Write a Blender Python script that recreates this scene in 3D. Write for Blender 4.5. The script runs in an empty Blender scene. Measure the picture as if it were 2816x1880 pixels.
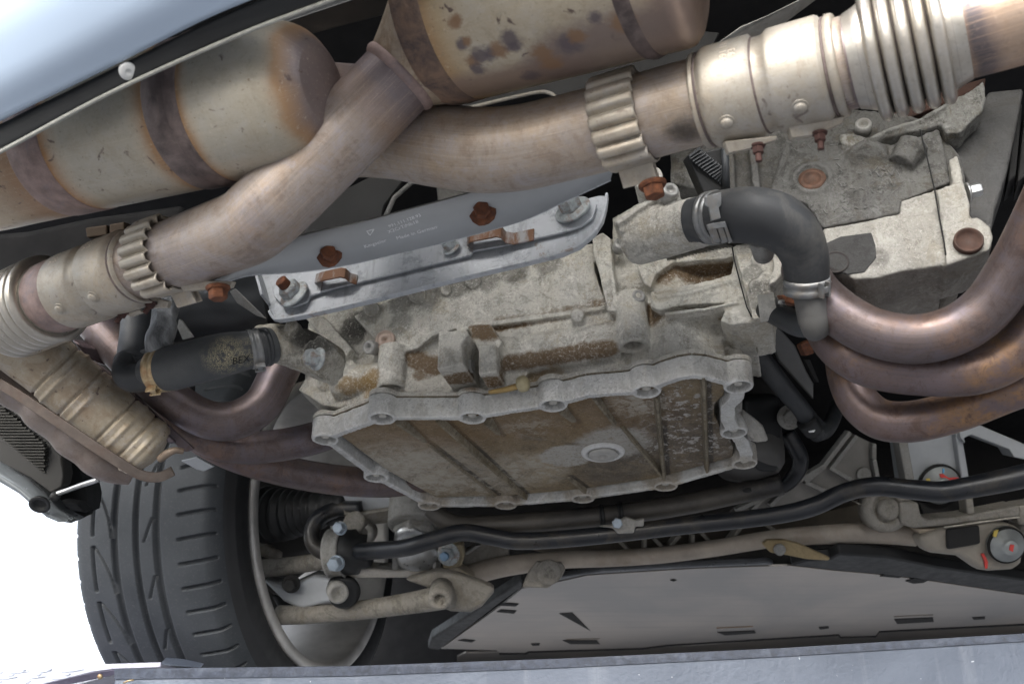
import bpy, bmesh, math, random
from mathutils import Vector, Matrix, noise as mnoise
random.seed(7)
SC = bpy.context.scene
COL = SC.collection
V = Vector

# ------------------------------------------------------------------ camera, sky, sun, exposure
CAM_H, PITCH = 1.35, math.radians(30)
FPX = 2816 * 35 / 36                       # focal length in photograph pixels (35 mm lens, 36 mm sensor)
cam_d = bpy.data.cameras.new('camera'); cam_d.lens = 35; cam_d.sensor_width = 36
cam_d.clip_start = 0.02; cam_d.clip_end = 2000
cam = bpy.data.objects.new('camera', cam_d); COL.objects.link(cam)
cam.location = (0, 0, CAM_H); cam.rotation_euler = (math.pi / 2 + PITCH, 0, 0)
SC.camera = cam
cam_d.dof.use_dof = True; cam_d.dof.focus_distance = 1.17; cam_d.dof.aperture_fstop = 9.0

SUN_EL, SUN_AZ = math.radians(33), math.radians(200)      # behind the camera, a little to the left
w = bpy.data.worlds.new('World'); SC.world = w; w.use_nodes = True
nt = w.node_tree; bg = nt.nodes['Background']
sky = nt.nodes.new('ShaderNodeTexSky'); sky.sky_type = 'NISHITA'; sky.sun_disc = False
sky.sun_elevation = SUN_EL; sky.sun_rotation = SUN_AZ
sky.air_density = 1.0; sky.dust_density = 2.5; sky.ozone_density = 1.0
hs = nt.nodes.new('ShaderNodeHueSaturation'); hs.inputs['Saturation'].default_value = 0.34
nt.links.new(sky.outputs[0], hs.inputs['Color']); nt.links.new(hs.outputs[0], bg.inputs[0])
bg.inputs[1].default_value = 0.15
sl = bpy.data.lights.new('sun', 'SUN'); sl.energy = 0.5; sl.angle = math.radians(25); sl.color = (1, 0.99, 0.98)
so = bpy.data.objects.new('sun', sl); COL.objects.link(so)
sd = V((math.sin(SUN_AZ) * math.cos(SUN_EL), math.cos(SUN_AZ) * math.cos(SUN_EL), math.sin(SUN_EL)))
so.rotation_euler = sd.to_track_quat('Z', 'Y').to_euler(); so.location = sd * 20
SC.view_settings.view_transform = 'Standard'; SC.view_settings.look = 'None'
SC.view_settings.exposure = 2.1; SC.view_settings.gamma = 1.0; SC.view_settings.use_curve_mapping = False
SC.cycles.use_denoising = True
SC.cycles.max_bounces = 8; SC.cycles.diffuse_bounces = 5; SC.cycles.glossy_bounces = 4

# ------------------------------------------------------------------ measuring: a sight line at (x, y) of a crop of the photograph, met at a depth or a plane
CF, CU, CR = V((0, math.cos(PITCH), math.sin(PITCH))), V((0, -math.sin(PITCH), math.cos(PITCH))), V((1, 0, 0))
CO = V((0, 0, CAM_H))
class FR:
    def __init__(s, ox, oy, sc): s.ox, s.oy, s.s = ox, oy, sc
    def ray(s, x, y):
        X = s.ox + x / s.s; Y = s.oy + y / s.s
        return CF + CR * ((X - 1408) / FPX) + CU * ((940 - Y) / FPX)
    def __call__(s, x, y, d): return CO + s.ray(x, y) * d
    def z(s, x, y, z):
        r = s.ray(x, y); return CO + r * ((z - CAM_H) / r.z)
    def on(s, x, y, pl):
        P0, N = pl; r = s.ray(x, y); return CO + r * ((P0 - CO).dot(N) / r.dot(N))
    def m(s, px, d): return px / s.s / FPX * d
A = FR(0, 0, 2349 / 2816)
Z00 = FR(0, 0, 2.24); Z09 = FR(900, 0, 2.24); Z18 = FR(1816, 0, 2.24)
Z06 = FR(0, 600, 2.24); Z76 = FR(700, 600, 2.24); Z86 = FR(1816, 600, 2.24)
Z01 = FR(0, 1180, 2.24); Z91 = FR(900, 1180, 2.24); Z81 = FR(1816, 1180, 2.24)
Fa = FR(650, 450, 3.7333); Fb = FR(1200, 450, 3.7333); Fc = FR(1700, 450, 3.7333); Fd = FR(1600, 800, 3.7333)
Fe = FR(800, 1300, 3.7333); Ff = FR(2200, 1150, 3.7333); Fg = FR(250, 750, 3.7333); Fh = FR(2216, 180, 3.7333)
Fi = FR(1000, 830, 3.7333); Fj = FR(750, 780, 5.6); Fk = FR(0, 860, 3.7333); Fl = FR(0, 1250, 3.7333); Fm = FR(1960, 880, 3.7333)
Fn = FR(980, 540, 7.83)
T = V((0.963, -0.27, 0)).normalized()      # across the car, to its right
L = V((0.27, 0.963, 0)).normalized()       # towards the front of the car
U = V((0, 0, 1))
def vert(p): return (p, L)                 # upright plane facing the rear of the car

# ------------------------------------------------------------------ mesh collecting
class MB:
    def __init__(s): s.v, s.f, s.uv, s.sm = [], [], [], []
    def add(s, vs, fs, uvs=None, smooth=True):
        o = len(s.v); s.v += [V(p) for p in vs]
        for i, f in enumerate(fs):
            s.f.append([o + k for k in f]); s.sm.append(smooth)
            s.uv.append(uvs[i] if uvs else [(0.0, 0.0)] * len(f))
        return s
    def loft(s, rings, caps=(True, True), closed=True, smooth=True):
        n = len(rings[0]); vs = [p for r in rings for p in r]; fs, uvs = [], []
        acc = [0.0]
        for i in range(1, len(rings)):
            c0 = sum(rings[i - 1], V()) / n; c1 = sum(rings[i], V()) / n
            acc.append(acc[-1] + max((c1 - c0).length, 1e-6))
        tot = acc[-1]
        for i in range(len(rings) - 1):
            for j in range(n if closed else n - 1):
                k = (j + 1) % n
                fs.append([i * n + j, i * n + k, (i + 1) * n + k, (i + 1) * n + j])
                u0, u1 = j / n, (j + 1) / n; a, b = acc[i] / tot, acc[i + 1] / tot
                uvs.append([(u0, a), (u1, a), (u1, b), (u0, b)])
        if caps[0]: fs.append(list(range(n))[::-1]); uvs.append([(0, 0)] * n)
        if caps[1]: fs.append([(len(rings) - 1) * n + j for j in range(n)]); uvs.append([(0, 1)] * n)
        return s.add(vs, fs, uvs, smooth)
    def prism(s, poly, vec, smooth=False):
        n = len(poly); vs = [V(p) for p in poly] + [V(p) + vec for p in poly]
        nn = V()
        for i in range(n):
            a, b = poly[i], poly[(i + 1) % n]; nn += V(a).cross(V(b))
        fl = nn.dot(vec) > 0
        f0, f1 = list(range(n)), [n + i for i in range(n)]
        fs = [f0[::-1] if fl else f0, f1 if fl else f1[::-1]]
        for i in range(n):
            k = (i + 1) % n; q = [i, k, n + k, n + i]; fs.append(q if fl else q[::-1])
        return s.add(vs, fs, None, smooth)
    def cyl(s, a, b, r0, r1=None, n=24, smooth=True):
        r1 = r0 if r1 is None else r1; d = (b - a).normalized()
        return s.loft([ring(a, d, r0, n), ring(b, d, r1, n)], smooth=smooth)
    def lathe(s, c, ax, prof, n=32, caps=(True, True), smooth=True, ref=None):
        ax = ax.normalized()
        return s.loft([ring(c + ax * h, ax, max(r, 1e-5), n, ref) for r, h in prof], caps, smooth=smooth)
    def box(s, c, hx, hy, hz):
        vs = [c + hx * i + hy * j + hz * k for k in (-1, 1) for j in (-1, 1) for i in (-1, 1)]
        fs = [[0, 2, 3, 1], [4, 5, 7, 6], [0, 1, 5, 4], [2, 6, 7, 3], [0, 4, 6, 2], [1, 3, 7, 5]]
        if hx.cross(hy).dot(hz) < 0: fs = [f[::-1] for f in fs]
        return s.add(vs, fs, None, False)
    def hull(s, pts):
        bm = bmesh.new()
        for p in pts: bm.verts.new(p)
        bmesh.ops.convex_hull(bm, input=bm.verts)
        bm.verts.ensure_lookup_table(); used = [v for v in bm.verts if v.link_faces]
        for i, v in enumerate(used): v.index = i
        ix = {v: i for i, v in enumerate(used)}
        s.add([v.co.copy() for v in used], [[ix[v] for v in f.verts] for f in bm.faces], None, False); bm.free(); return s
    def sphere(s, c, r, n=16, sc=(1, 1, 1)):
        rings = []
        for i in range(n // 2 + 1):
            t = math.pi * i / (n // 2); rr = max(math.sin(t), 1e-3)
            rings.append([c + V((math.cos(2 * math.pi * j / n) * rr * r * sc[0], math.sin(2 * math.pi * j / n) * rr * r * sc[1], -math.cos(t) * r * sc[2])) for j in range(n)])
        return s.loft(rings)
    def bar(s, a, b, wdir, wd, up, ht):                 # straight bar from a to b, half width wd, from height 0 to ht along up
        d = (b - a); sd_ = (wdir - d.normalized() * wdir.dot(d.normalized())).normalized() * wd
        return s.prism([a - sd_, a + sd_, b + sd_, b - sd_], up * ht)

def frame_of(ax, ref=None):
    ax = ax.normalized()
    ref = ref or (V((0, 0, 1)) if abs(ax.z) < 0.9 else V((0, 1, 0)))
    x = (ref - ax * ref.dot(ax)).normalized(); return x, ax.cross(x)
def ring(c, ax, r, n=24, ref=None, ry=None):
    x, y = frame_of(ax, ref); ry = r if ry is None else ry
    return [c + x * (math.cos(2 * math.pi * j / n) * r) + y * (math.sin(2 * math.pi * j / n) * ry) for j in range(n)]
def catmull(pts, sub=8):
    if len(pts) < 3: sub = max(sub, 2)
    P = [tuple(p) for p in pts]; out = []
    ext = [tuple(2 * a - b for a, b in zip(P[0], P[1]))] + P + [tuple(2 * a - b for a, b in zip(P[-1], P[-2]))]
    for i in range(1, len(ext) - 2):
        p0, p1, p2, p3 = ext[i - 1], ext[i], ext[i + 1], ext[i + 2]
        for k in range(sub):
            t = k / sub
            out.append(tuple(0.5 * (2 * b + (c - a) * t + (2 * a - 5 * b + 4 * c - d) * t * t + (3 * b - a - 3 * c + d) * t ** 3) for a, b, c, d in zip(p0, p1, p2, p3)))
    out.append(P[-1]); return out
def path(fr, spec, sub=8):
    """spec rows (x, y, depth, half width in px) -> smoothed [(Vector, radius)]"""
    rows = []
    for x, y, d, r in spec:
        p = fr(x, y, d); rows.append((p.x, p.y, p.z, fr.m(r, d)))
    return [(V(q[:3]), q[3]) for q in (catmull(rows, sub) if sub > 1 else rows)]
def sweep_rings(pr, n=40, prof=None):
    pts = [p for p, r in pr]; rings = []; tan = []
    for i in range(len(pts)):
        a, b = pts[max(i - 1, 0)], pts[min(i + 1, len(pts) - 1)]; tan.append((b - a).normalized())
    x, _ = frame_of(tan[0], V((0, -0.5, 0.86)))
    for i, (p, r) in enumerate(pr):
        x = (x - tan[i] * x.dot(tan[i])).normalized(); y = tan[i].cross(x)
        if prof: rings.append([p + x * (r * a) + y * (r * b) for a, b in prof])
        else: rings.append([p + x * (math.cos(2 * math.pi * j / n) * r) + y * (math.sin(2 * math.pi * j / n) * r) for j in range(n)])
    return rings
def sweep(mb, pr, n=40, caps=(True, True), prof=None): return mb.loft(sweep_rings(pr, n, prof), caps)
def lerp(a, b, t): return a + (b - a) * t

# ------------------------------------------------------------------ objects
def props(o, label=None, cat=None, group=None, kind=None):
    for k, v in (('label', label), ('category', cat), ('group', group), ('kind', kind)):
        if v: o[k] = v
    return o
def thing(name, label, cat, loc, group=None):
    o = bpy.data.objects.new(name, None); COL.objects.link(o); o.location = loc; o.empty_display_size = 0.05
    return props(o, label, cat, group)
def root_of(o):
    while o.parent: o = o.parent
    return o
def part(name, mb, mat, parent=None, bevel=0, seg=2, remesh=0, smooth_it=4, solid=0, label=None, loc=None, kind=None, smooth=None):
    me = bpy.data.meshes.new(name)
    off = V(root_of(parent).location) if parent else (V(loc) if loc is not None else sum(mb.v, V()) / max(len(mb.v), 1))
    me.from_pydata([p - off for p in mb.v], [], mb.f)
    uvl = me.uv_layers.new(name='UVMap'); k = 0; buf = []
    for u in mb.uv:
        for a in u: buf += [a[0], a[1]]
    uvl.data.foreach_set('uv', buf)
    me.polygons.foreach_set('use_smooth', mb.sm if smooth is None else [smooth] * len(mb.f))
    me.materials.append(mat); me.update()
    o = bpy.data.objects.new(name, me); COL.objects.link(o)
    if parent: o.parent = parent
    else: o.location = off
    if solid:
        m = o.modifiers.new('thick', 'SOLIDIFY'); m.thickness = solid; m.offset = 0
    if remesh:
        m = o.modifiers.new('cast', 'REMESH'); m.mode = 'VOXEL'; m.voxel_size = remesh; m.use_smooth_shade = True
        m = o.modifiers.new('fillet', 'SMOOTH'); m.iterations = smooth_it; m.factor = 0.5
        for nm, ns, stg in (('lumps', 0.016, 0.0016), ('pits', 0.005, 0.0008)):
            tx = bpy.data.textures.get(nm) or bpy.data.textures.new(nm, 'CLOUDS'); tx.noise_scale = ns; tx.noise_depth = 2
            m = o.modifiers.new(nm, 'DISPLACE'); m.texture = tx; m.texture_coords = 'LOCAL'; m.strength = stg; m.mid_level = 0.5
    elif bevel:
        m = o.modifiers.new('edge', 'BEVEL'); m.width = bevel; m.segments = seg; m.limit_method = 'ANGLE'; m.angle_limit = math.radians(35); m.harden_normals = True
        me.polygons.foreach_set('use_smooth', [True] * len(mb.f))
    if label: o['label'] = label
    if kind: o['kind'] = kind
    return o
def text_mb(txt, size, fmap, mb=None, depth=0.0, dots=None):
    """letters as thin raised geometry; fmap(u, v, h) puts a flat letter point onto a surface"""
    mb = mb or MB()
    cu = bpy.data.curves.new('lettering', 'FONT'); cu.body = txt; cu.size = size; cu.resolution_u = 2; cu.extrude = 0
    ob = bpy.data.objects.new('lettering', cu); COL.objects.link(ob)
    dg = bpy.context.evaluated_depsgraph_get(); dg.update(); me = ob.evaluated_get(dg).to_mesh()
    vs = [fmap(v.co.x, v.co.y) for v in me.vertices]
    mb.add(vs, [list(p.vertices) for p in me.polygons], None, False)
    ob.evaluated_get(dg).to_mesh_clear(); bpy.data.objects.remove(ob); bpy.data.curves.remove(cu)
    return mb
# ------------------------------------------------------------------ materials
class N:
    def __init__(s, name):
        s.mat = bpy.data.materials.new(name); s.mat.use_nodes = True; s.t = s.mat.node_tree
        s.b = s.t.nodes['Principled BSDF']; s.out = s.t.nodes['Material Output']
        s.tc = s.t.nodes.new('ShaderNodeTexCoord'); s.geo = s.t.nodes.new('ShaderNodeNewGeometry')
    def new(s, k, **kw):
        n = s.t.nodes.new(k)
        for a, v in kw.items(): setattr(n, a, v)
        return n
    def link(s, a, b): s.t.links.new(a, b)
    def noise(s, scale, detail=6, rough=0.6, vec=None, dist=0.0, stretch=None):
        n = s.new('ShaderNodeTexNoise'); n.inputs['Scale'].default_value = scale; n.inputs['Detail'].default_value = detail
        n.inputs['Roughness'].default_value = rough; n.inputs['Distortion'].default_value = dist
        v = vec or s.geo.outputs['Position']
        if stretch:
            m = s.new('ShaderNodeMapping'); m.inputs['Scale'].default_value = stretch; s.link(v, m.inputs['Vector']); v = m.outputs[0]
        s.link(v, n.inputs['Vector']); return n.outputs['Fac']
    def vor(s, scale, feat='F1', vec=None):
        n = s.new('ShaderNodeTexVoronoi'); n.feature = feat; n.inputs['Scale'].default_value = scale
        s.link(vec or s.geo.outputs['Position'], n.inputs['Vector']); return n.outputs['Distance']
    def ramp(s, fac, stops, interp='LINEAR'):
        r = s.new('ShaderNodeValToRGB'); e = r.color_ramp.elements; r.color_ramp.interpolation = interp
        while len(e) < len(stops): e.new(0.5)
        for q, (p, c) in zip(e, stops):
            q.position = p; q.color = (c, c, c, 1) if isinstance(c, (int, float)) else (*c[:3], 1)
        s.link(fac, r.inputs[0]); return r.outputs[0]
    def mix(s, fac, a, b, mode='MIX'):
        n = s.new('ShaderNodeMix'); n.data_type = 'RGBA'; n.blend_type = mode
        for i, v in ((0, fac), (6, a), (7, b)):
            if isinstance(v, (int, float)): n.inputs[i].default_value = v if i == 0 else (v, v, v, 1)
            elif isinstance(v, tuple): n.inputs[i].default_value = (*v, 1)
            else: s.link(v, n.inputs[i])
        return n.outputs[2]
    def math(s, op, a, b=0.0, c=None):
        n = s.new('ShaderNodeMath'); n.operation = op
        for i, v in ((0, a), (1, b), (2, c)):
            if v is None: continue
            if isinstance(v, (int, float)): n.inputs[i].default_value = v
            else: s.link(v, n.inputs[i])
        return n.outputs[0]
    def blob(s, p, r, soft=0.35, wob=0.5, nscale=60):
        """a patch with a ragged edge round the point p"""
        if isinstance(p[0], (tuple, Vector)):                    # a patch drawn out from a to b
            a, b = V(p[0]), V(p[1]); ab = b - a
            v1 = s.new('ShaderNodeVectorMath'); v1.operation = 'SUBTRACT'; s.link(s.geo.outputs['Position'], v1.inputs[0]); v1.inputs[1].default_value = a
            v2 = s.new('ShaderNodeVectorMath'); v2.operation = 'DOT_PRODUCT'; s.link(v1.outputs[0], v2.inputs[0]); v2.inputs[1].default_value = ab / ab.dot(ab)
            t = s.math('MINIMUM', 1.0, s.math('MAXIMUM', 0.0, v2.outputs['Value']))
            v3 = s.new('ShaderNodeVectorMath'); v3.operation = 'SCALE'; v3.inputs[0].default_value = ab; s.link(t, v3.inputs['Scale'])
            d = s.new('ShaderNodeVectorMath'); d.operation = 'DISTANCE'; s.link(v1.outputs[0], d.inputs[0]); s.link(v3.outputs[0], d.inputs[1])
        else:
            d = s.new('ShaderNodeVectorMath'); d.operation = 'DISTANCE'; s.link(s.geo.outputs['Position'], d.inputs[0]); d.inputs[1].default_value = p
        q = s.math('DIVIDE', d.outputs['Value'], r)
        q = s.math('ADD', q, s.math('MULTIPLY', s.math('SUBTRACT', s.noise(nscale, 6, 0.7), 0.5), wob * 2))
        return s.math('MINIMUM', 1.0, s.math('MAXIMUM', 0.0, s.math('MULTIPLY', s.math('SUBTRACT', 1.0 + soft / 2, q), 1 / soft)))
    def col(s, c):
        if isinstance(c, tuple): s.b.inputs['Base Color'].default_value = (*c, 1)
        else: s.link(c, s.b.inputs['Base Color'])
        return s
    def pr(s, metal=0.0, rough=0.5, spec=None, coat=None):
        for k, v in (('Metallic', metal), ('Roughness', rough), ('Specular IOR Level', spec), ('Coat Weight', coat)):
            if v is None: continue
            if isinstance(v, (int, float)): s.b.inputs[k].default_value = v
            else: s.link(v, s.b.inputs[k])
        return s
    def bump(s, h, strength=0.3, dist=0.002):
        n = s.new('ShaderNodeBump'); n.inputs['Strength'].default_value = strength; n.inputs['Distance'].default_value = dist
        s.link(h, n.inputs['Height']); s.link(n.outputs[0], s.b.inputs['Normal']); return s

def plain(name, c, metal=0.0, rough=0.5, var=0.25, scale=40, bump=0.0, bscale=300, spec=None, dirt=None, dirt_amt=0.5):
    m = N(name)
    f = m.noise(scale, 8, 0.65)
    a = tuple(x * (1 - var) for x in c); b = tuple(min(x * (1 + var), 1) for x in c)
    cc = m.mix(m.ramp(f, [(0.3, 0.0), (0.7, 1.0)]), a, b)
    if dirt: cc = m.mix(m.math('MULTIPLY', m.ramp(m.noise(scale * 0.45, 8, 0.7, dist=0.6), [(0.5, 0.0), (0.64, 1.0)]), dirt_amt), cc, dirt)
    m.col(cc).pr(metal, m.ramp(m.noise(scale * 2, 5), [(0.3, max(rough - 0.1, 0.03)), (0.7, min(rough + 0.1, 1))]), spec)
    if bump: m.bump(m.noise(bscale, 6, 0.7), bump, 0.001)
    return m.mat

def heat_steel(name, base, tints=None, metal=0.75, rough=0.4, streak=1.0, spots=0.0, blots=((0.24, 0.15, 0.09), (0.30, 0.25, 0.27)), amt=0.5, soot=None):
    """stainless steel that has run hot: long streaks along the tube, oxide blotches, tint bands along its length"""
    m = N(name); uv = m.tc.outputs['UV']
    s1 = m.noise(3.0, 6, 0.65, uv, 0.0, (34, 1.3, 1)); s2 = m.noise(9, 7, 0.7)
    c = m.mix(m.math('MULTIPLY', m.ramp(s1, [(0.42, 0.0), (0.68, 1.0)]), 0.45 * streak), base, tuple(min(1, x * 1.30) for x in base))
    c = m.mix(m.math('MULTIPLY', m.ramp(s1, [(0.28, 1.0), (0.45, 0.0)]), 0.55 * streak), c, tuple(x * 0.68 for x in base))
    c = m.mix(m.math('MULTIPLY', m.ramp(s2, [(0.50, 0.0), (0.66, 1.0)]), amt), c, blots[0])
    c = m.mix(m.math('MULTIPLY', m.ramp(m.noise(14, 7, 0.7, None, 0.4), [(0.52, 0.0), (0.68, 1.0)]), amt), c, blots[1])
    mt_ = m.noise(42, 9, 0.78, None, 0.5)
    c = m.mix(m.math('MULTIPLY', m.ramp(mt_, [(0.52, 0.0), (0.60, 1.0)]), amt), c, tuple(x * k for x, k in zip(base, (1.12, 1.18, 1.35))))
    c = m.mix(m.math('MULTIPLY', m.ramp(mt_, [(0.40, 1.0), (0.48, 0.0)]), amt), c, tuple(x * k for x, k in zip(base, (0.74, 0.66, 0.60))))
    if tints:
        sep = m.new('ShaderNodeSeparateXYZ'); m.link(uv, sep.inputs[0])
        yy = m.math('ADD', sep.outputs['Y'], m.math('MULTIPLY', m.math('SUBTRACT', m.noise(26, 5), 0.5), 0.03))
        al = m.new('ShaderNodeValToRGB'); e = al.color_ramp.elements
        while len(e) < len(tints): e.new(0.5)
        for q, (p, cc, a) in zip(e, tints): q.position = p; q.color = (*cc, a)
        m.link(yy, al.inputs[0]); c = m.mix(al.outputs['Alpha'], c, al.outputs['Color'])
    if spots:
        c = m.mix(m.math('MULTIPLY', m.ramp(m.noise(70, 3, 0.5, None, 0.8), [(0.66, 0.0), (0.72, 1.0)]), spots), c, (0.10, 0.065, 0.06))
        c = m.mix(m.math('MULTIPLY', m.ramp(m.noise(320, 2, 0.5), [(0.70, 0.0), (0.74, 1.0)]), spots * 0.7), c, (0.16, 0.09, 0.05))
    ln = m.noise(4.0, 2, 0.5, uv, 0.0, (95, 0.55, 1))                    # fine drawing lines along the tube
    c = m.mix(m.math('MULTIPLY', m.ramp(ln, [(0.585, 0.0), (0.60, 1.0), (0.615, 1.0), (0.63, 0.0)]), 0.6 * min(streak, 1.0)), c, tuple(min(1, x * k) for x, k in zip(base, (1.75, 1.6, 1.4))))
    c = m.mix(m.math('MULTIPLY', m.ramp(m.noise(170, 7, 0.8), [(0.55, 0.0), (0.63, 1.0)]), 0.35), c, tuple(x * 0.55 for x in base))      # road splash
    c = m.mix(m.math('MULTIPLY', m.ramp(m.noise(250, 6, 0.8), [(0.58, 0.0), (0.66, 1.0)]), 0.35), c, tuple(min(1, x * 1.5) for x in base))
    if soot:
        for q_ in soot: c = m.mix(m.math('MULTIPLY', m.blob(q_[0], q_[1], q_[3] if len(q_) > 3 else 0.8, q_[4] if len(q_) > 4 else 0.5, max(50, 1.1 / q_[1])), 0.88), c, q_[2] if len(q_) > 2 else (0.03, 0.027, 0.025))
    m.col(c).pr(metal, m.ramp(m.noise(40, 6, 0.7), [(0.3, rough - 0.08), (0.7, rough + 0.14)]))
    m.bump(m.math('ADD', m.noise(420, 4), m.math('MULTIPLY', s1, 1.5)), 0.10, 0.0006)
    return m.mat

def cast_alu(name, base=(0.40, 0.39, 0.36), blobs=(), brown=(0.125, 0.075, 0.032), dark=(0.06, 0.058, 0.052), pale=0.6, gen=0.5, edge=0.35):
    """weathered cast aluminium: chalky oxide, road dirt, oil stains and painted dark patches, rubbed edges"""
    m = N(name)
    big = m.noise(7, 8, 0.6, None, 0.6); fine = m.noise(300, 7, 0.8); mid = m.noise(48, 9, 0.78, None, 0.5)
    mod = m.ramp(m.noise(11, 7, 0.7, None, 0.7), [(0.40, 0.15), (0.60, 1.0)])          # where the crust is heavy
    mod2 = m.ramp(m.noise(15, 8, 0.7, None, 0.7), [(0.42, 1.0), (0.60, 0.1)])
    run = m.noise(7, 7, 0.7, None, 0.3, (9, 9, 1.2))                                   # runs and washes downwards
    c = m.mix(m.ramp(big, [(0.35, 0.0), (0.65, 1.0)]), tuple(x * 0.82 for x in base), tuple(min(1, x * k) for x, k in zip(base, (1.16, 1.15, 1.10))))
    c = m.mix(m.math('MULTIPLY', m.ramp(run, [(0.50, 0.0), (0.66, 1.0)]), gen * 0.9), c, tuple(x * k for x, k in zip(base, (0.58, 0.53, 0.45))))
    c = m.mix(m.math('MULTIPLY', m.ramp(mid, [(0.51, 0.0), (0.57, 1.0)]), gen), c, tuple(x * k for x, k in zip(base, (0.42, 0.41, 0.385))))
    c = m.mix(m.math('MULTIPLY', m.ramp(m.noise(18, 9, 0.8, None, 0.9), [(0.53, 0.0), (0.58, 1.0)]), gen * 1.0), c, tuple(x * k for x, k in zip(base, (0.72, 0.645, 0.51))))
    c = m.mix(m.math('MULTIPLY', m.ramp(m.noise(13, 9, 0.82, None, 1.1), [(0.575, 0.0), (0.615, 1.0)]), gen * 1.2), c, tuple(x * k for x, k in zip(base, (0.30, 0.275, 0.235))))
    c = m.mix(m.math('MULTIPLY', m.ramp(m.noise(30, 9, 0.82, None, 0.6), [(0.55, 0.0), (0.60, 1.0)]), pale), c, tuple(min(0.85, x * 1.5) for x in base))
    for p, r, kind, am in blobs:
        cc = {'brown': brown, 'dark': dark, 'pale': (0.50, 0.50, 0.49), 'ochre': (0.26, 0.17, 0.065)}[kind]
        c = m.mix(m.math('MULTIPLY', m.blob(p, r, 0.35, 0.55, 70), am), c, cc)
    if blobs: c = m.mix(m.math('MULTIPLY', m.math('MULTIPLY', m.ramp(m.noise(150, 6, 0.8), [(0.60, 0.0), (0.63, 1.0)]), mod2), pale * 1.4), c, (0.60, 0.58, 0.53))
    c = m.mix(m.math('MULTIPLY', m.math('MULTIPLY', m.ramp(fine, [(0.52, 0.0), (0.60, 1.0)]), mod), pale * 0.85), c, tuple(min(0.88, x * 1.6) for x in base))
    c = m.mix(m.math('MULTIPLY', m.math('MULTIPLY', m.ramp(m.noise(360, 6, 0.8), [(0.41, 1.0), (0.48, 0.0)]), mod2), 0.5), c, tuple(x * 0.30 for x in base))
    if edge: c = m.mix(m.math('MULTIPLY', m.ramp(m.geo.outputs['Pointiness'], [(0.515, 0.0), (0.56, 1.0)]), edge), c, tuple(min(0.85, x * 1.45) for x in base))
    m.col(c).pr(0.15, 0.70, 0.35)
    m.bump(m.math('ADD', m.math('MULTIPLY', m.noise(75, 6, 0.6), 1.6), m.noise(340, 6, 0.8)), 0.75, 0.0018)
    return m.mat

M = {}
PUR = (0.15, 0.12, 0.13)
M['pipe'] = heat_steel('exhaust_pipe_steel', metal=0.5, rough=0.46, base= (0.325, 0.278, 0.248), tints=[(0.0, PUR, 0.9), (0.05, PUR, 0.75), (0.10, (0.30, 0.19, 0.12), 0.45), (0.17, (0.3, 0.24, 0.2), 0.0)], blots=((0.34, 0.23, 0.14), (0.27, 0.25, 0.275)), amt=0.7)
M['pipe_r'] = heat_steel('exhaust_pipe_steel_right', metal=0.5, rough=0.46, base= (0.37, 0.318, 0.275), soot=[(A(1562, 318, 0.80), 0.016), (A(1580, 340, 0.80), 0.018)], blots=((0.40, 0.29, 0.18), (0.31, 0.28, 0.285)), amt=0.6)
M['beige'] = heat_steel('beige_oxidised_steel', (0.52, 0.47, 0.39), metal=0.55, rough=0.46, streak=0.3, spots=0.75, blots=((0.45, 0.36, 0.24), (0.50, 0.44, 0.36)), amt=0.35)
M['sleeve'] = heat_steel('pale_sleeve_steel', (0.385, 0.352, 0.30), metal=0.5, rough=0.5, streak=0.15, spots=0.6, blots=((0.56, 0.43, 0.29), (0.60, 0.53, 0.44)), amt=0.4)
M['bellows'] = heat_steel('bellows_steel', (0.47, 0.445, 0.40), metal=0.85, rough=0.33, streak=0.1, spots=0.25, amt=0.2, blots=((0.42, 0.34, 0.24), (0.5, 0.46, 0.42)))
M['weld'] = plain('scaled_weld_band', (0.135, 0.105, 0.10), 0.35, 0.6, 0.5, 60, 0.8, 260, dirt=(0.30, 0.24, 0.22), dirt_amt=0.5)
M['weld_pink'] = plain('scaled_weld_band_pale', (0.30, 0.22, 0.20), 0.35, 0.6, 0.35, 90, 0.6, 300, dirt=(0.20, 0.18, 0.20), dirt_amt=0.6)
M['header'] = heat_steel('header_tube_steel', (0.125, 0.10, 0.099), metal=0.6, rough=0.42, streak=0.9, spots=0.45, blots=((0.21, 0.125, 0.085), (0.135, 0.125, 0.16)), amt=0.7)
M['header_orange'] = heat_steel('header_tube_steel_orange', (0.14, 0.103, 0.096), metal=0.6, rough=0.42, streak=0.9, spots=0.45, blots=((0.34, 0.19, 0.085), (0.16, 0.135, 0.155)), amt=0.8)
M['rust'] = plain('rust', (0.155, 0.058, 0.027), 0.1, 0.85, 0.55, 180, 0.9, 500, dirt=(0.09, 0.04, 0.03), dirt_amt=0.7)
M['rust_red'] = plain('rust_red_thread', (0.065, 0.030, 0.025), 0.2, 0.75, 0.4, 180, 0.6, 500)
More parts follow.
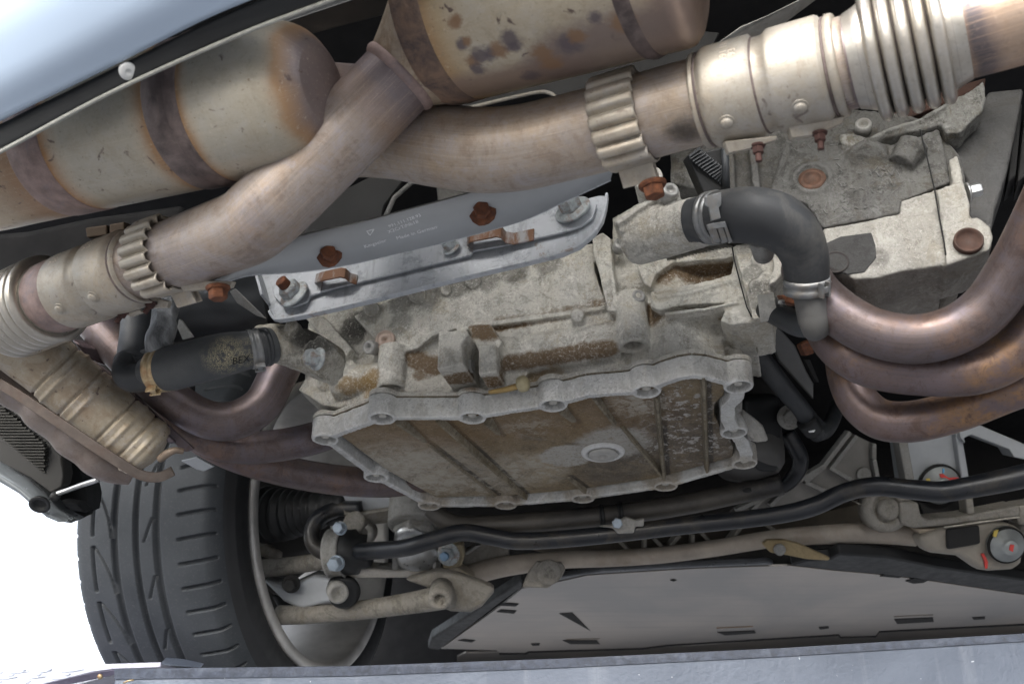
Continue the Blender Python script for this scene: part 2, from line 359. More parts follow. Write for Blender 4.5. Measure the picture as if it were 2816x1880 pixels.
def zinc():
    m = N('zinc_coated_sheet'); c = m.mix(m.ramp(m.noise(6, 8, 0.6, None, 0.5), [(0.35, 0.0), (0.65, 1.0)]), (0.37, 0.39, 0.42), (0.47, 0.49, 0.51))
    c = m.mix(m.math('MULTIPLY', m.ramp(m.noise(40, 9, 0.8, None, 0.5), [(0.52, 0.0), (0.60, 1.0)]), 0.6), c, (0.21, 0.225, 0.24))
    c = m.mix(m.math('MULTIPLY', m.ramp(m.noise(120, 7, 0.8), [(0.58, 0.0), (0.63, 1.0)]), 0.7), c, (0.58, 0.60, 0.62))
    c = m.mix(m.math('MULTIPLY', m.ramp(m.noise(14, 8, 0.75, None, 0.8), [(0.62, 0.0), (0.67, 1.0)]), 0.6), c, (0.22, 0.135, 0.08))
    c = m.mix(m.math('MULTIPLY', m.ramp(m.noise(5, 6, 0.6, None, 0, (14, 14, 1.5)), [(0.56, 0.0), (0.70, 1.0)]), 0.5), c, (0.17, 0.175, 0.18))
    m.col(c).pr(0.15, m.ramp(m.noise(60, 6), [(0.3, 0.42), (0.7, 0.68)])).bump(m.math('ADD', m.noise(25, 5), m.noise(350, 6, 0.75)), 0.3, 0.001); return m.mat
M['zinc'] = zinc()
M['zinc_bolt'] = plain('zinc_bolt', (0.36, 0.39, 0.395), 0.25, 0.55, 0.35, 160, 0.7, 500, dirt=(0.19, 0.09, 0.04), dirt_amt=0.7)
M['strap'] = plain('grey_strap_sheet', (0.40, 0.415, 0.425), 0.3, 0.45, 0.10, 18, 0.12, 600)
M['castdark'] = cast_alu('dark_gearbox_casting', (0.135, 0.134, 0.13), pale=0.7, gen=0.8, edge=0.5)
M['hose'] = plain('black_rubber_hose', (0.028, 0.031, 0.035), 0.0, 0.52, 0.3, 30, 0.12, 600, dirt=(0.055, 0.057, 0.058), dirt_amt=0.7)
M['hose_grey'] = plain('dusty_grey_rubber_hose', (0.038, 0.040, 0.043), 0.0, 0.62, 0.22, 30, 0.15, 600, dirt=(0.095, 0.092, 0.085), dirt_amt=0.75)
M['black'] = plain('black_plastic', (0.013, 0.014, 0.015), 0.0, 0.55, 0.35, 30, 0.2, 400)
M['blackpaint'] = plain('black_painted_steel', (0.014, 0.016, 0.020), 0.0, 0.36, 0.35, 30, 0.1, 400, dirt=(0.09, 0.075, 0.055), dirt_amt=0.45)
M['dark'] = plain('dark_underbody', (0.009, 0.009, 0.010), 0.0, 0.9, 0.4, 20, 0.3, 200)
M['shield'] = plain('dark_added_backing', (0.022, 0.022, 0.022), 0.0, 0.9, 0.4, 25, 0.4, 300)
M['alu'] = cast_alu('grey_aluminium_casting', (0.30, 0.297, 0.285), pale=0.2, gen=0.45)
M['alu_dirty'] = cast_alu('muddy_aluminium_casting', (0.27, 0.255, 0.23), pale=0.2, gen=0.6)
M['alu_clean'] = plain('clean_aluminium', (0.42, 0.44, 0.46), 0.3, 0.5, 0.12, 20, 0.1, 400)
M['clamp'] = plain('hose_clamp_steel', (0.26, 0.265, 0.265), 0.6, 0.42, 0.25, 100, 0.3, 500, dirt=(0.28, 0.19, 0.10), dirt_amt=0.3)
M['clamp_yellow'] = plain('passivated_clamp_steel', (0.46, 0.36, 0.22), 0.6, 0.4, 0.35, 90, 0.3, 500, dirt=(0.30, 0.14, 0.06), dirt_amt=0.6)
M['steel'] = plain('bright_steel', (0.55, 0.56, 0.56), 0.8, 0.35, 0.15, 80)
M['blue'] = plain('blue_zinc_bolt', (0.22, 0.33, 0.46), 0.5, 0.4, 0.2, 80)
M['bolt_blue'] = plain('pale_blue_bolt', (0.36, 0.42, 0.48), 0.5, 0.45, 0.2, 80)
M['red'] = plain('red_paint_mark', (0.62, 0.06, 0.05), 0, 0.5, 0.15, 80)
M['yellow'] = plain('yellow_paint_mark', (0.62, 0.47, 0.10), 0, 0.5, 0.15, 80)
M['ink'] = plain('black_marker', (0.012, 0.012, 0.012), 0, 0.7, 0.2, 80)
M['letters'] = plain('stamped_letters', (0.85, 0.86, 0.87), 0.2, 0.6, 0.1, 80)
M['letters_beige'] = plain('stamped_letters_beige', (0.74, 0.66, 0.55), 0.3, 0.5, 0.1, 80)
M['blackhole'] = plain('dark_recess', (0.01, 0.01, 0.01), 0, 0.8, 0.2, 80)
def car_paint():
    m = N('silver_car_paint'); m.col((0.54, 0.66, 0.82)).pr(0.2, 0.3, 0.5, 0.6)
    m.b.inputs['Coat Roughness'].default_value = 0.06
    return m.mat
M['paint'] = car_paint()
def tyre_mat():
    m = N('tyre_rubber'); f = m.noise(9, 7, 0.65); g = m.noise(260, 5, 0.7)
    c = m.mix(m.ramp(f, [(0.35, 0.0), (0.65, 1.0)]), (0.030, 0.035, 0.041), (0.050, 0.056, 0.063))
    c = m.mix(m.math('MULTIPLY', m.ramp(g, [(0.55, 0.0), (0.7, 1.0)]), 0.3), c, (0.13, 0.13, 0.13))
    m.col(c).pr(0, 0.62, 0.4).bump(g, 0.15, 0.0008); return m.mat
M['tyre'] = tyre_mat()
M['sidewall'] = plain('tyre_sidewall_rubber', (0.018, 0.019, 0.021), 0, 0.6, 0.2, 30, 0.1, 300)
def lift_mat():
    m = N('lift_hammered_paint')
    v = m.noise(170, 3, 0.55, None, 0.4); f = m.noise(5, 7, 0.6, None, 0.3)
    c = m.mix(m.ramp(f, [(0.36, 0.0), (0.62, 1.0)]), (0.068, 0.083, 0.115), (0.11, 0.13, 0.17))
    c = m.mix(m.math('MULTIPLY', m.ramp(m.noise(90, 4, 0.6), [(0.70, 0.0), (0.73, 1.0)]), 0.8), c, (0.5, 0.53, 0.58))
    c = m.mix(m.math('MULTIPLY', m.ramp(m.noise(3, 6, 0.6, None, 0, (14, 14, 0.8)), [(0.55, 0.0), (0.75, 1.0)]), 0.35), c, (0.22, 0.24, 0.28))
    m.col(c).pr(0.35, 0.42, 0.5).bump(v, 0.4, 0.0012); return m.mat
M['lift'] = lift_mat()
def tray_mat():
    m = N('undertray_sheet'); f = m.noise(3.2, 6, 0.55, None, 0.4)
    c = m.mix(m.ramp(f, [(0.38, 0.0), (0.62, 1.0)]), (0.33, 0.315, 0.30), (0.47, 0.425, 0.38))
    c = m.mix(m.math('MULTIPLY', m.ramp(m.noise(6, 7, 0.7, None, 0, (0.5, 12, 1)), [(0.5, 0.0), (0.7, 1.0)]), 0.4), c, (0.25, 0.24, 0.235))
    m.col(c).pr(0.85, 0.34, 0.5).bump(m.noise(1.3, 1), 0.12, 0.05); return m.mat
M['tray'] = tray_mat()
def concrete():
    m = N('concrete_ground'); f = m.noise(0.8, 9, 0.65)
    m.col(m.mix(m.ramp(f, [(0.3, 0.0), (0.7, 1.0)]), (0.085, 0.085, 0.088), (0.13, 0.13, 0.132))).pr(0, 0.85).bump(m.noise(30, 6), 0.3, 0.01); return m.mat
M['ground'] = concrete()
# ------------------------------------------------------------------ setting
g = MB(); g.add([(-400, -400, 0), (400, -400, 0), (400, 400, 0), (-400, 400, 0)], [[0, 1, 2, 3]])
props(part('ground', g, M['ground'], loc=(0, 0, 0)), kind='structure')

# dark body floor above the engine bay, and the bulkhead ahead of it
body = thing('car_body', 'dark underside of the car body above the engine', 'car body', (0, 1.2, 2.3))
mb = MB(); zc = 2.30
mb.prism([V((-1.05, 0.50, zc)), V((0.45, 0.25, zc)), V((1.6, 0.25, zc)), V((1.6, 3.4, zc)), V((-0.55, 3.4, zc)), V((-0.55, 1.75, zc)), V((-1.05, 1.45, zc))], V((0, 0, 0.08)))
part('floor_pan', mb, M['dark'], body, 0.01)
mb = MB(); mb.prism([V((-0.47, 2.47, 1.78)), V((1.9, 1.9, 1.78)), V((1.9, 1.9, 2.36)), V((-0.47, 2.47, 2.36))], V((0.02, 0.08, 0)))
part('bulkhead', mb, M['dark'], body, 0.005)
mb = MB(); mb.prism([V((0.98, 0.3, 1.80)), V((1.06, 0.3, 1.80)), V((1.75, 2.4, 1.80)), V((1.65, 2.4, 1.80))], V((0, 0, 0.56)))
part('side_panel', mb, M['dark'], body, 0.005)
# ------------------------------------------------------------------ rear bumper
bp = thing('rear_bumper', 'silver rear bumper lower edge with black lip and white rivet, top left corner', 'bumper', Z00(800, 400, 0.78))
def edge_rows(rows, nsub=10):
    out = []
    for spec in rows:
        pts = [tuple(Z00(x, y, d)) for x, y, d in spec]; pts += [tuple(V(pts[-1]) + T * 0.08)]; out.append([V(p) for p in catmull(pts, nsub)])
    return out
bead = [(-700, 1290, 0.88), (0, 935, 0.83), (700, 562, 0.80), (1480, 212, 0.765), (2060, -8, 0.745), (3000, -360, 0.71)]
lip = [(-700, 1130, 0.875), (0, 770, 0.825), (700, 425, 0.795), (1250, 150, 0.765), (1680, -30, 0.745), (2600, -420, 0.71)]
lip_in = [(-700, 1110, 0.868), (0, 745, 0.818), (700, 400, 0.788), (1250, 122, 0.758), (1680, -60, 0.738), (2600, -450, 0.70)]
pan1 = [(-900, 920, 0.85), (-100, 480, 0.795), (500, 170, 0.765), (1050, -120, 0.735), (1500, -340, 0.715), (2400, -750, 0.68)]
pan2 = [(-1200, 500, 0.86), (-400, 60, 0.80), (200, -300, 0.765), (800, -600, 0.735), (1250, -800, 0.715), (2100, -1200, 0.68)]
pan3 = [(-1500, -100, 0.95), (-800, -500, 0.89), (-200, -900, 0.85), (400, -1250, 0.82), (900, -1450, 0.80), (1800, -1900, 0.76)]
pan4 = [(-2000, -1100, 1.15), (-1300, -1500, 1.09), (-700, -1900, 1.05), (0, -2250, 1.02), (500, -2450, 1.0), (1400, -2900, 0.96)]
def strip(rows, sub=4):
    R = edge_rows(rows); cols = list(zip(*R)); full = [[V(p) for p in catmull([tuple(q) for q in c], sub)] for c in cols]
    m = MB(); m.loft(full, (False, False), closed=False); return m
part('lip', strip([bead, lip]), M['black'], bp, solid=0.003)
part('panel', strip([lip_in, pan1, pan2, pan3], 6), M['paint'], bp, solid=0.003)
R = edge_rows([bead])[0]; mb = MB(); sweep(mb, [(p + CU * -0.001 - CF * 0.002, 0.0017) for p in R], 10)
part('edge_bead', mb, plain('pale_sealing_bead', (0.34, 0.34, 0.31), 0, 0.6, 0.2, 200, 0.6, 500), bp)
mb = MB(); c = Z00(790, 440, 0.790); ax = (CO - c).normalized() * 0.7 - U * 0.5 + V((0.25, 0, 0)); ax.normalize()
mb.lathe(c, ax, [(0.0072, -0.002), (0.0072, 0.0006), (0.0064, 0.0016), (0.003, 0.0020), (0.0022, 0.0020), (0.0020, 0.0005), (0.0001, 0.0003)], 24)
part('rivet', mb, plain('white_rivet', (0.72, 0.73, 0.72), 0.2, 0.45, 0.1, 80), bp, label='white round rivet in the black lip')
# second dark edge to the right of the bumper
mb = MB(); mb.prism([Z00(1600, 190, 0.95), Z00(2400, -80, 0.93), Z00(2500, 60, 0.95), Z00(1690, 275, 0.97)], V((0, 0.02, 0.05)))
part('inner_edge', mb, M['black'], bp, 0.002)

# ------------------------------------------------------------------ left muffler
mu = thing('muffler', 'beige muffler can with two scaled weld bands, tucked under the bumper edge at left', 'muffler', Z00(700, 850, 0.93))
P0, P1 = Z00(-150, 1030, 1.0), Z00(1480, 640, 0.875); axm = (P1 - P0); LM = axm.length; axm.normalize(); rm = 0.066
def atm(t): return P0 + axm * (LM * t)
prof = [(0.02, -0.12), (0.045, -0.10), (0.060, -0.05), (rm, 0.0), (rm, 0.2), (rm, 0.4), (rm, 0.6), (rm, 0.95), (rm * 0.985, 1.10), (rm * 0.93, 1.16), (rm * 0.80, 1.215), (rm * 0.6, 1.25), (rm * 0.50, 1.262)]
mb = MB(); pr = [(atm(t), r) for r, t in prof]; pr = [(V(q[:3]), q[3]) for q in catmull([(p.x, p.y, p.z, r) for p, r in pr], 8)]; sweep(mb, pr, 64)
O, PU, BE = (0.33, 0.17, 0.065), (0.16, 0.12, 0.12), (0.56, 0.48, 0.37)
M['muffler'] = heat_steel('muffler_beige_steel', (0.44, 0.405, 0.335), metal=0.45, rough=0.42, streak=0.25, spots=0.8, blots=((0.46, 0.38, 0.25), (0.52, 0.46, 0.36)), amt=0.3,
    tints=[(0.0, PU, 0.7), (0.10, (0.3, 0.2, 0.13), 0.5), (0.22, (0.40, 0.28, 0.17), 0.4), (0.325, (0.30, 0.17, 0.09), 0.85), (0.435, (0.36, 0.18, 0.07), 0.9), (0.49, BE, 0.0), (0.645, BE, 0.0), (0.69, O, 0.8), (0.78, O, 0.85), (0.81, BE, 0.0), (0.94, BE, 0.0), (0.97, O, 0.8), (0.995, PU, 0.9)])
part('can', mb, M['muffler'], mu)
def band(t0, t1, bump=0.0012, mat='weld', name='weld_band', ridge=None):
    mb = MB(); ps = [(t0 - 0.004, -0.002), (t0, 0), (t0 + 0.004, bump)]
    if ridge: ps += [(ridge - 0.012, bump), (ridge - 0.004, bump * 0.2), (ridge + 0.006, bump * 2.6), (ridge + 0.016, bump)]
    ps += [(t1 - 0.004, bump), (t1, 0), (t1 + 0.004, -0.002)]
    rr = [(atm(t), rm + 0.0003 + h) for t, h in ps]
    sweep(mb, rr, 64, (False, False)); part(name, mb, M[mat], mu)
band(0.355, 0.475, 0.0006, 'weld_pink'); band(0.845, 0.955, 0.0012, 'weld', ridge=0.92)
mb = MB(); sweep(mb, path(Z00, [(1700, 640, 0.848, 225), (1760, 625, 0.86, 205), (1810, 615, 0.87, 215), (1870, 600, 0.88, 195)], 6), 48); part('outlet_collar', mb, M['weld'], mu)
mb = MB(); sweep(mb, path(Z00, [(1850, 605, 0.88, 190), (2000, 580, 0.90, 190), (2300, 600, 0.93, 190)], 6), 40); part('outlet_pipe', mb, heat_steel('dark_outlet_steel', (0.13, 0.11, 0.11), metal=0.6, rough=0.5), mu)

# ------------------------------------------------------------------ centre silencer
ca = thing('silencer', 'large pale rust-blotched silencer can with cone end at top centre', 'silencer', Z09(1100, 100, 0.85))
Q0, Q1 = Z09(743, 62, 0.875), Z09(2250, -375, 0.78); axc = (Q1 - Q0).normalized(); LC = (Q1 - Q0).length; rc = Z09.m(560, 0.885)
def cring(c, ax, r): return ring(c, ax, r, 72, V((0, -0.5, 0.86)))
dpd = (A(772, 325, 0.871) - A(918, 175, 0.873)).normalized()
coll = A(918, 175, 0.873)
ra, rb = cring(coll, -dpd, 0.0352), cring(Q0, axc, rc); rings = []
for k in range(13):
    t = k / 12; cc_ = lerp(coll, Q0, t); e = t; rings.append([cc_ + lerp(pa - coll, pb - Q0, e) for pa, pb in zip(ra, rb)])
mb = MB(); mb.loft(rings, (True, False)); part('cone', mb, heat_steel('silencer_cone_steel', (0.42, 0.35, 0.27), metal=0.55, rough=0.45, spots=0.9, blots=((0.28, 0.19, 0.13), (0.2, 0.17, 0.18)), amt=0.75), ca)
mb = MB(); n = 30
mb.loft([cring(Q0 + axc * (LC * 0.92 * i / n), axc, rc) for i in range(n + 1)] + [cring(Q0 + axc * (LC * (0.92 + h)), axc, rc * k) for h, k in ((0.02, 0.985), (0.04, 0.93), (0.055, 0.84), (0.07, 0.62), (0.09, 0.5), (0.3, 0.48))], (False, True))
def cyl_hit(fr, x, y, c0, ax, r):
    ry = fr.ray(x, y); o = CO - c0; o = o - ax * o.dot(ax); d = ry - ax * ry.dot(ax); a_, b_, c_ = d.dot(d), 2 * o.dot(d), o.dot(o) - r * r
    return CO + ry * ((-b_ - math.sqrt(max(b_ * b_ - 4 * a_ * c_, 0))) / (2 * a_))
def can_mat():
    hit = lambda x, y: cyl_hit(Z09, x, y, Q0, axc, rc)
    flank = [((hit(860, 560), hit(1500, 420)), 0.021, (0.28, 0.205, 0.165), 0.7, 0.5), ((hit(1500, 380), hit(2150, 190)), 0.036, (0.22, 0.165, 0.145), 0.6, 0.5)]
    for x, y, r_ in ((900, 380, 0.006), (950, 345, 0.008), (1010, 330, 0.006), (1060, 310, 0.007), (1130, 250, 0.008), (1150, 290, 0.005), (830, 275, 0.005), (860, 255, 0.004), (780, 140, 0.005), (800, 120, 0.004), (1320, 330, 0.008), (1490, 280, 0.010), (1540, 230, 0.007), (1380, 390, 0.009), (1650, 110, 0.005), (1820, 140, 0.010), (1250, 470, 0.008), (930, 430, 0.006)):
        flank.append((hit(x, y), r_, (0.13, 0.105, 0.115) if (x // 10) % 2 else (0.27, 0.16, 0.09), 0.8, 1.0))
    mat = heat_steel('silencer_can_steel', (0.50, 0.435, 0.33), metal=0.45, rough=0.42, streak=0.2, spots=0.9, soot=flank, blots=((0.50, 0.37, 0.21), (0.54, 0.46, 0.33)), amt=0.45,
        tints=[(0.0, PU, 1.0), (0.028, (0.25, 0.17, 0.12), 0.95), (0.06, (0.42, 0.25, 0.11), 0.85), (0.11, (0.48, 0.34, 0.18), 0.6), (0.2, BE, 0.0), (0.60, BE, 0.0), (0.74, (0.4, 0.24, 0.14), 0.5), (0.82, (0.22, 0.16, 0.15), 0.9), (1.0, (0.20, 0.15, 0.15), 0.9)])
    return mat
cm = can_mat()
part('can', mb, cm, ca)
# rust scale along the lower flank of the can
nn = N('rust_scale'); f = nn.noise(38, 8, 0.72, None, 0.5)
nn.col(nn.mix(nn.ramp(f, [(0.4, 0.0), (0.6, 1.0)]), (0.10, 0.075, 0.07), (0.26, 0.17, 0.12))).pr(0.3, 0.7).bump(nn.noise(220, 6, 0.7), 0.9, 0.002); M['scale'] = nn.mat
mb = MB(); sweep(mb, [(Q0 + axc * t, rc + h) for t, h in [(-0.014, -0.003), (-0.012, 0.0004), (-0.008, 0.0008), (-0.003, 0.0004), (0.0, 0.0012), (0.004, 0.0008), (0.010, 0.0005), (0.014, 0.0002), (0.016, -0.002)]], 72, (False, False)); part('weld_seam', mb, M['scale'], ca)
e0 = Q0 + axc * (LC * 0.795)
mb = MB(); sweep(mb, [(e0 + axc * t, rc + h) for t, h in [(-0.008, -0.002), (-0.006, 0.0006), (0, 0.0022), (0.006, 0.0006), (0.008, -0.002)]], 72, (False, False)); part('weld_seam', mb, M['weld'], ca)
mb = MB(); sweep(mb, [(coll - dpd * t, r) for t, r in [(-0.006, 0.0344), (-0.004, 0.0366), (-0.001, 0.0380), (0.002, 0.0378), (0.005, 0.0360), (0.008, 0.037), (0.011, 0.036)]], 56, (False, False)); part('collar', mb, M['weld_pink'], ca)

# ------------------------------------------------------------------ diagonal exhaust pipe (left bank)
ep = thing('exhaust_pipe', 'brown exhaust pipe running diagonally down-left from the silencer', 'exhaust pipe', A(640, 450, 0.86))
mb = MB(); sweep(mb, path(A, [(919, 174, 0.873, 90.5), (900, 194, 0.873, 90.5), (850, 245, 0.872, 90.8), (772, 325, 0.871, 91), (700, 397, 0.8715, 91), (640, 456, 0.874, 91), (604, 490, 0.880, 90.5), (578, 513, 0.888, 89.5), (550, 528, 0.899, 88), (515, 541, 0.912, 86), (470, 558, 0.93, 84), (400, 583, 0.955, 80), (300, 617, 0.985, 78), (200, 654, 1.02, 75)], 8), 64)
part('pipe', mb, M['pipe'], ep)

# ------------------------------------------------------------------ curved exhaust pipe (right bank)
er = thing('exhaust_pipe', 'pale brown exhaust pipe curving behind the diagonal pipe to the right', 'exhaust pipe', A(1150, 330, 0.9))
cpath = [(700, 330, 1.0, 86), (800, 318, 0.975, 88), (900, 318, 0.945, 92), (1000, 333, 0.92, 95), (1100, 345, 0.90, 97), (1190, 340, 0.888, 97), (1290, 318, 0.875, 97), (1400, 290, 0.860, 98), (1540, 250, 0.838, 99), (1650, 222, 0.820, 100), (1800, 183, 0.797, 103), (1950, 143, 0.775, 106)]
mb = MB(); sweep(mb, path(A, cpath, 8), 64); part('pipe', mb, M['pipe_r'], er)
mb = MB(); sweep(mb, path(A, [(1900, 158, 0.782, 104), (1960, 141, 0.774, 106), (2040, 118, 0.762, 108), (2170, 82, 0.745, 110), (2300, 42, 0.728, 116), (2420, 5, 0.713, 118), (2560, -40, 0.697, 119), (2800, -125, 0.672, 122), (3100, -240, 0.645, 126), (3500, -400, 0.62, 130)], 6), 64)
part('pipe', mb, heat_steel('tail_pipe_steel', (0.45, 0.35, 0.28), metal=0.6, rough=0.42, blots=((0.42, 0.27, 0.15), (0.38, 0.31, 0.3)), amt=0.4,
    tints=[(0.0, PU, 0.7), (0.045, (0.14, 0.12, 0.14), 0.9), (0.07, (0.45, 0.34, 0.2), 0.8), (0.105, (0.30, 0.23, 0.22), 0.7), (0.18, BE, 0.2), (0.215, (0.45, 0.28, 0.16), 0.5), (0.24, (0.10, 0.09, 0.10), 0.95), (0.257, (0.13, 0.11, 0.12), 0.9), (0.285, (0.5, 0.36, 0.26), 0.4), (1.0, BE, 0.0)]), er, label='pipe end with dark heat-tinted rings')
# ------------------------------------------------------------------ clamps round the pipes
def rib_clamp(label, c, ax, r, half, bolt_dir, mat, a0, a1, per=9):
    t = thing('band_clamp', label, 'clamp', c, 'ribbed band clamps'); x, y = frame_of(ax, -CF)
    n = 360; rings = []
    def rad(th, e):
        ph = (th - a0) / math.radians(per * 2.1) * 2 * math.pi; inside = a0 < th < a1
        wv = (1 - abs(math.cos(ph / 2)) ** 5) * 0.0056 if inside else 0.0012
        return r + 0.0006 + wv + e
    for h, e in [(-half, -0.0008), (-half, 0.0), (-half * 0.9, 0.0005), (0, 0.0008), (half * 0.9, 0.0005), (half, 0.0), (half, -0.0008)]:
        rings.append([c + ax * h + x * (math.cos(2 * math.pi * j / n - math.pi) * rad(2 * math.pi * j / n - math.pi, e)) + y * (math.sin(2 * math.pi * j / n - math.pi) * rad(2 * math.pi * j / n - math.pi, e)) for j in range(n)])
    mb = MB(); mb.loft(rings, (False, False)); part('band', mb, mat, t, solid=0.0016)
    b = c + bolt_dir * (r + 0.010)
    mb = MB(); ear = (ax * half * 0.8); s2 = bolt_dir.cross(ax).normalized()
    mb.box(b - bolt_dir * 0.002, ear, s2 * 0.0016, bolt_dir * 0.010); mb.box(b - bolt_dir * 0.002 + s2 * 0.007, ear, s2 * 0.0012, bolt_dir * 0.010); part('ear', mb, mat, t, 0.001)
    return t, b, s2
def hexprism(mb, c, ax, r, h, rot=0.0):
    x, y = frame_of(ax); ax = ax.normalized()
    mk = lambda hh, rr: [c + ax * hh + x * (math.cos(math.pi / 3 * j + rot) * rr) + y * (math.sin(math.pi / 3 * j + rot) * rr) for j in range(6)]
    return mb.loft([mk(0, r), mk(h * 0.82, r), mk(h, r * 0.86)], smooth=False)
def bolt(name, c, ax, r, h, mat, parent, flange=1.35, stud=0, stud_mat=None, rot=0.3, label=None):
    mb = MB(); ax = ax.normalized()
    if flange: mb.lathe(c, ax, [(r * flange, 0), (r * flange, r * 0.18), (r * 1.1, r * 0.42)], 28)
    hexprism(mb, c + ax * (r * 0.3 if flange else 0), ax, r, h, rot)
    o = part(name, mb, mat, parent, 0.0006, label=label)
    if stud:
        m2 = MB(); pr = []; k = 12; t0 = h + (r * 0.3 if flange else 0)
        for i in range(k + 1): pr.append((r * (0.56 if i % 2 else 0.50), t0 - 0.001 + stud * i / k))
        m2.lathe(c, ax, pr, 18); part('stud', m2, stud_mat or mat, o)
    return o
cpr = path(A, cpath, 8)
def near(pr, fr, x, y):
    best = None
    for i, (p, r) in enumerate(pr):
        q = p - CO; dd = q.dot(CF); sx = 1408 + q.dot(CR) / dd * FPX; sy = 940 - q.dot(CU) / dd * FPX
        e = (sx - (fr.ox + x / fr.s)) ** 2 + (sy - (fr.oy + y / fr.s)) ** 2
        if best is None or e < best[0]: best = (e, i)
    i = best[1]; a, b = pr[max(i - 1, 0)][0], pr[min(i + 1, len(pr) - 1)][0]
    return pr[i][0], (b - a).normalized(), pr[i][1]
c, ax, r = near(cpr, A, 1437, 278)
t, b, s2 = rib_clamp('ribbed steel band clamp round the curved pipe at right, rusty bolt below', c, ax, r, 0.0195, (-CU * 0.98 + CF * 0.1 + CR * 0.3).normalized(), M['sleeve'], -1.45, 1.05)
bolt('bolt', b + CR * 0.010 - CU * 0.008 - CF * 0.004, (-CU + CR * 0.15 - CF * 0.35), 0.0095, 0.010, M['rust'], t, 1.3, label='rusty hexagon bolt')
lpr = path(A, [(945, 160, 0.845, 93), (905, 197, 0.845, 93), (772, 325, 0.852, 93), (655, 440, 0.868, 92), (596, 496, 0.885, 90), (545, 533, 0.905, 87), (480, 560, 0.93, 84), (400, 583, 0.955, 80), (300, 617, 0.985, 78), (200, 654, 1.02, 75)], 8)
c, ax, r = near(lpr, A, 372, 592)
t, b, s2 = rib_clamp('ribbed steel band clamp round the left pipe, rusty bolt to its right', c, ax, r, 0.0165, (-CU * 0.9 + CR * 0.45).normalized(), M['sleeve'], -1.2, 1.5)
pb = A(500, 658, 0.93)
bolt('bolt', pb, (-CU * 0.9 - CF * 0.3 + CR * 0.1), 0.0088, 0.010, M['rust'], t, 1.3, label='rusty hexagon bolt')
mb = MB(); mb.prism([A(400, 640, 0.945), A(535, 645, 0.93), A(528, 660, 0.93), A(420, 668, 0.945)], CF * 0.012); part('ear', mb, M['sleeve'], t, 0.001)

def sleeve_clamp(label, a, b, r, grp, dots, texts, bolts, ears, th_dir=0):
    t = thing('pipe_sleeve', label, 'pipe sleeve', (a + b) / 2, grp); ax = (b - a).normalized(); Ls = (b - a).length
    pf = [(0.0, -0.001), (0.0, 0.0035), (0.018, 0.0042), (0.035, 0.0025), (0.06, 0.0022), (0.075, 0.0045), (0.10, 0.0062), (0.12, 0.0062), (0.42, 0.0062), (0.435, 0.0035), (0.455, 0.0025), (0.52, 0.0028), (0.54, 0.005), (0.56, 0.0062), (0.58, 0.0062), (0.88, 0.0062), (0.90, 0.005), (0.915, 0.0020), (0.935, 0.0020), (0.95, 0.0045), (0.985, 0.0042), (1.0, 0.0032), (1.0, -0.001)]
    for nm, i0, i1 in (('sleeve', 0, len(pf)),):
        mb = MB(); sweep(mb, [(a + ax * (Ls * s_), r + h) for s_, h in pf[i0:i1]], 72, (False, False)); part(nm, mb, M['sleeve'], t)
    for s_ in (0.044, 0.445, 0.925):
        mb = MB(); sweep(mb, [(a + ax * (Ls * s_ + k), r + 0.0029 + h) for k, h in ((-0.0012, -0.001), (-0.0008, 0.0004), (0.0008, 0.0004), (0.0012, -0.001))], 72, (False, False)); part('groove_line', mb, M['weld'], t)
    x, y = frame_of(ax, -CF)
    def on(s_, th, h=0.0062): return a + ax * (Ls * s_) + (x * math.cos(th) + y * math.sin(th)) * (r + h)
    for s_, th in dots:
        mb = MB(); p = on(s_, th, 0.006); nr = (x * math.cos(th) + y * math.sin(th))
        mb.lathe(p, nr, [(0.0066, 0), (0.0058, 0.0012), (0.0056, 0.0009), (0.0046, 0.0028), (0.0028, 0.0040), (0.0001, 0.0043)], 24, (False, True)); part('boss', mb, M['sleeve'], t)
    for txt, size, s0, th0, flip in texts:
        k = flip
        mp = lambda u, v: on(s0 + k * v / Ls * -1, th0 + u / (r + 0.0063) * -k, 0.0066)
        part('stamped_text', text_mb(txt, size, mp), M['letters_beige'], t)
    for p, axb, mat in bolts: bolt('bolt', p, axb, 0.0048, 0.006, mat, t, 1.3, 0.008, mat)
    for poly in ears: m_ = MB(); m_.prism(poly, CF * 0.01); part('ear', m_, M['sleeve'], t, 0.001)
    return t
a_, ax, r = near(cpr, A, 1613, 231); b_, _, _ = near(cpr, A, 1928, 149)
d_ = (b_ - a_).normalized()
sleeve_clamp('pale double-banded pipe sleeve on the right pipe, between ribbed clamp and bellows', a_, b_, r, 'pipe sleeves', [(0.22, 0.72), (0.72, 0.78)],
    [('V 991 111', 0.0085, 0.30, -0.25, 1), ('55 93', 0.0085, 0.36, -0.25, 1), ('V 55', 0.0085, 0.72, -0.1, 1), ('992', 0.0085, 0.80, -0.2, 1)],
    [(Z18(600, 895, 0.80), -CU - CF * 0.3, M['rust_red']), (Z18(980, 818, 0.785), -CU - CF * 0.3, M['rust_red'])],
    [[Z18(395, 870, 0.80), Z18(720, 835, 0.79), Z18(715, 865, 0.79), Z18(560, 910, 0.80), Z18(425, 945, 0.80)], [Z18(790, 770, 0.785), Z18(1140, 715, 0.775), Z18(1120, 760, 0.775), Z18(960, 830, 0.785), Z18(815, 850, 0.785)]])
a_, ax, r = near(lpr, A, 330, 607)
b_ = A(146, 674, 1.04)
